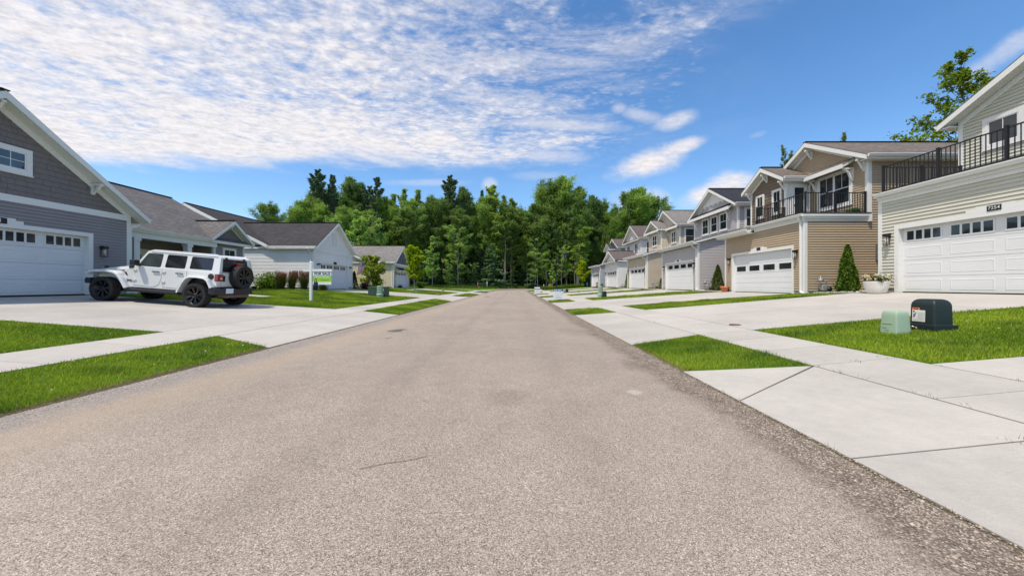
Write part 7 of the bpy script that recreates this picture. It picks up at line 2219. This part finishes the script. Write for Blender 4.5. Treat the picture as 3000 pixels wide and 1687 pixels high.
# ------------------------------------------------------------------ covers in the paving
def cover(x, y, r, top, name, label, c):
    t = MB(); z = g(x, y) + top; t.lathe([(0, .012), (r * .8, .012), (r * .82, .006), (r * .9, .006), (r * .92, .012), (r, .012), (r, -.02)], (x, y, z), 'z', 24); o = t.build(name, plain(name, c, .7, .3)); tag(o, label, 'cover')
cover(5.22, 8.45, .13, TOP, 'valve_cover', 'small rusty round cover set in the right driveway', (.13, .07, .045))
cover(-3.0, 36.0, .30, .045, 'manhole_cover', 'dark manhole cover in the road in the distance', (.07, .06, .055))
x, y = 6.05, 34.4
t = thing('marker_stub', (x, y, g(x, y)), 'tiny white capped stub in the far grass strip', 'post'); m = MB(); m.tube([(x, y, g(x, y)), (x, y, g(x, y) + .22)], .035, 8); m.build('shaft', plain('stub', (.6, .6, .58), .5), t); m = MB(); m.tube([(x, y, g(x, y) + .22), (x, y, g(x, y) + .27)], .04, 8); m.build('cap', plain('stub_cap', (.05, .12, .1), .5), t)

# ------------------------------------------------------------------ weeds in the joints
def weeds():
    rg = np.random.default_rng(6); V = []; C = []
    spots = [(3.93, 4.60), (3.94, 4.30), (3.945, 4.05), (3.95, 3.45), (3.955, 3.1), (5.06, 4.2), (4.5, 4.70), (4.9, 4.72), (5.06, 3.55), (2.33, 2.62), (2.325, 2.9), (2.32, 1.95), (3.5, 2.51), (3.62, 2.50), (2.34, 4.0), (2.35, 4.85), (2.34, 3.7), (2.3, 15.6), (2.32, 17.2), (-6.43, 4.0), (-6.42, 5.2), (3.93, 10.1), (-4.75, 7.4), (-4.73, 8.2), (2.34, 5.15), (2.35, 5.6)]
    for (x, y) in spots:
        n = rg.integers(3, 9)
        px_ = x + rg.normal(0, .012, n); py_ = y + rg.normal(0, .05, n); h = rg.uniform(.012, .045, n) * (1.2 if (x, y) in ((3.62, 2.50), (3.94, 4.30)) else 1); a = rg.uniform(0, 6.28, n); ln = h * rg.uniform(.3, 1.3, n)
        z = G(px_, py_) + (.0 if x < 2.345 and x > 0 else .01); w = .0026
        b0 = np.stack([px_ - w, py_, z], 1); b1 = np.stack([px_ + w, py_, z], 1); tp = np.stack([px_ + np.cos(a) * ln, py_ + np.sin(a) * ln, z + h], 1)
        V.append(np.stack([b0, b1, tp], 1).reshape(-1, 3)); C.append(leaf_cols(n, rg, (.09, .10, .03), (.24, .19, .11), per=3))
    V = np.concatenate(V); tag(arr_mesh('joint_weeds', V, np.arange(len(V)).reshape(-1, 3), GRASSM, colr=np.concatenate(C)), kind='stuff')
    # clover heads on the lawns
    n = 60; rr_ = np.random.default_rng(2); P = []
    for (x0, x1, y0, y1, k) in ((7.4, 11, 4.5, 6.8, 12), (-6.3, -5.0, 3.5, 7.0, 7)):
        for _ in range(k):
            x, y = rr_.uniform(x0, x1), rr_.uniform(y0, y1); c = np.array([x, y, g(x, y) + .065]); P.append(c + rr_.normal(0, .006, (9, 3)))
    P = np.concatenate(P); v, f = leaf_quads(P, np.full(len(P), .008), rr_, .3, 1.0); tag(arr_mesh('clover_flowers', v, f, PETAL, colr=leaf_cols(len(P), rr_, (.7, .68, .6), (.8, .78, .72), .05)), kind='stuff')
weeds()
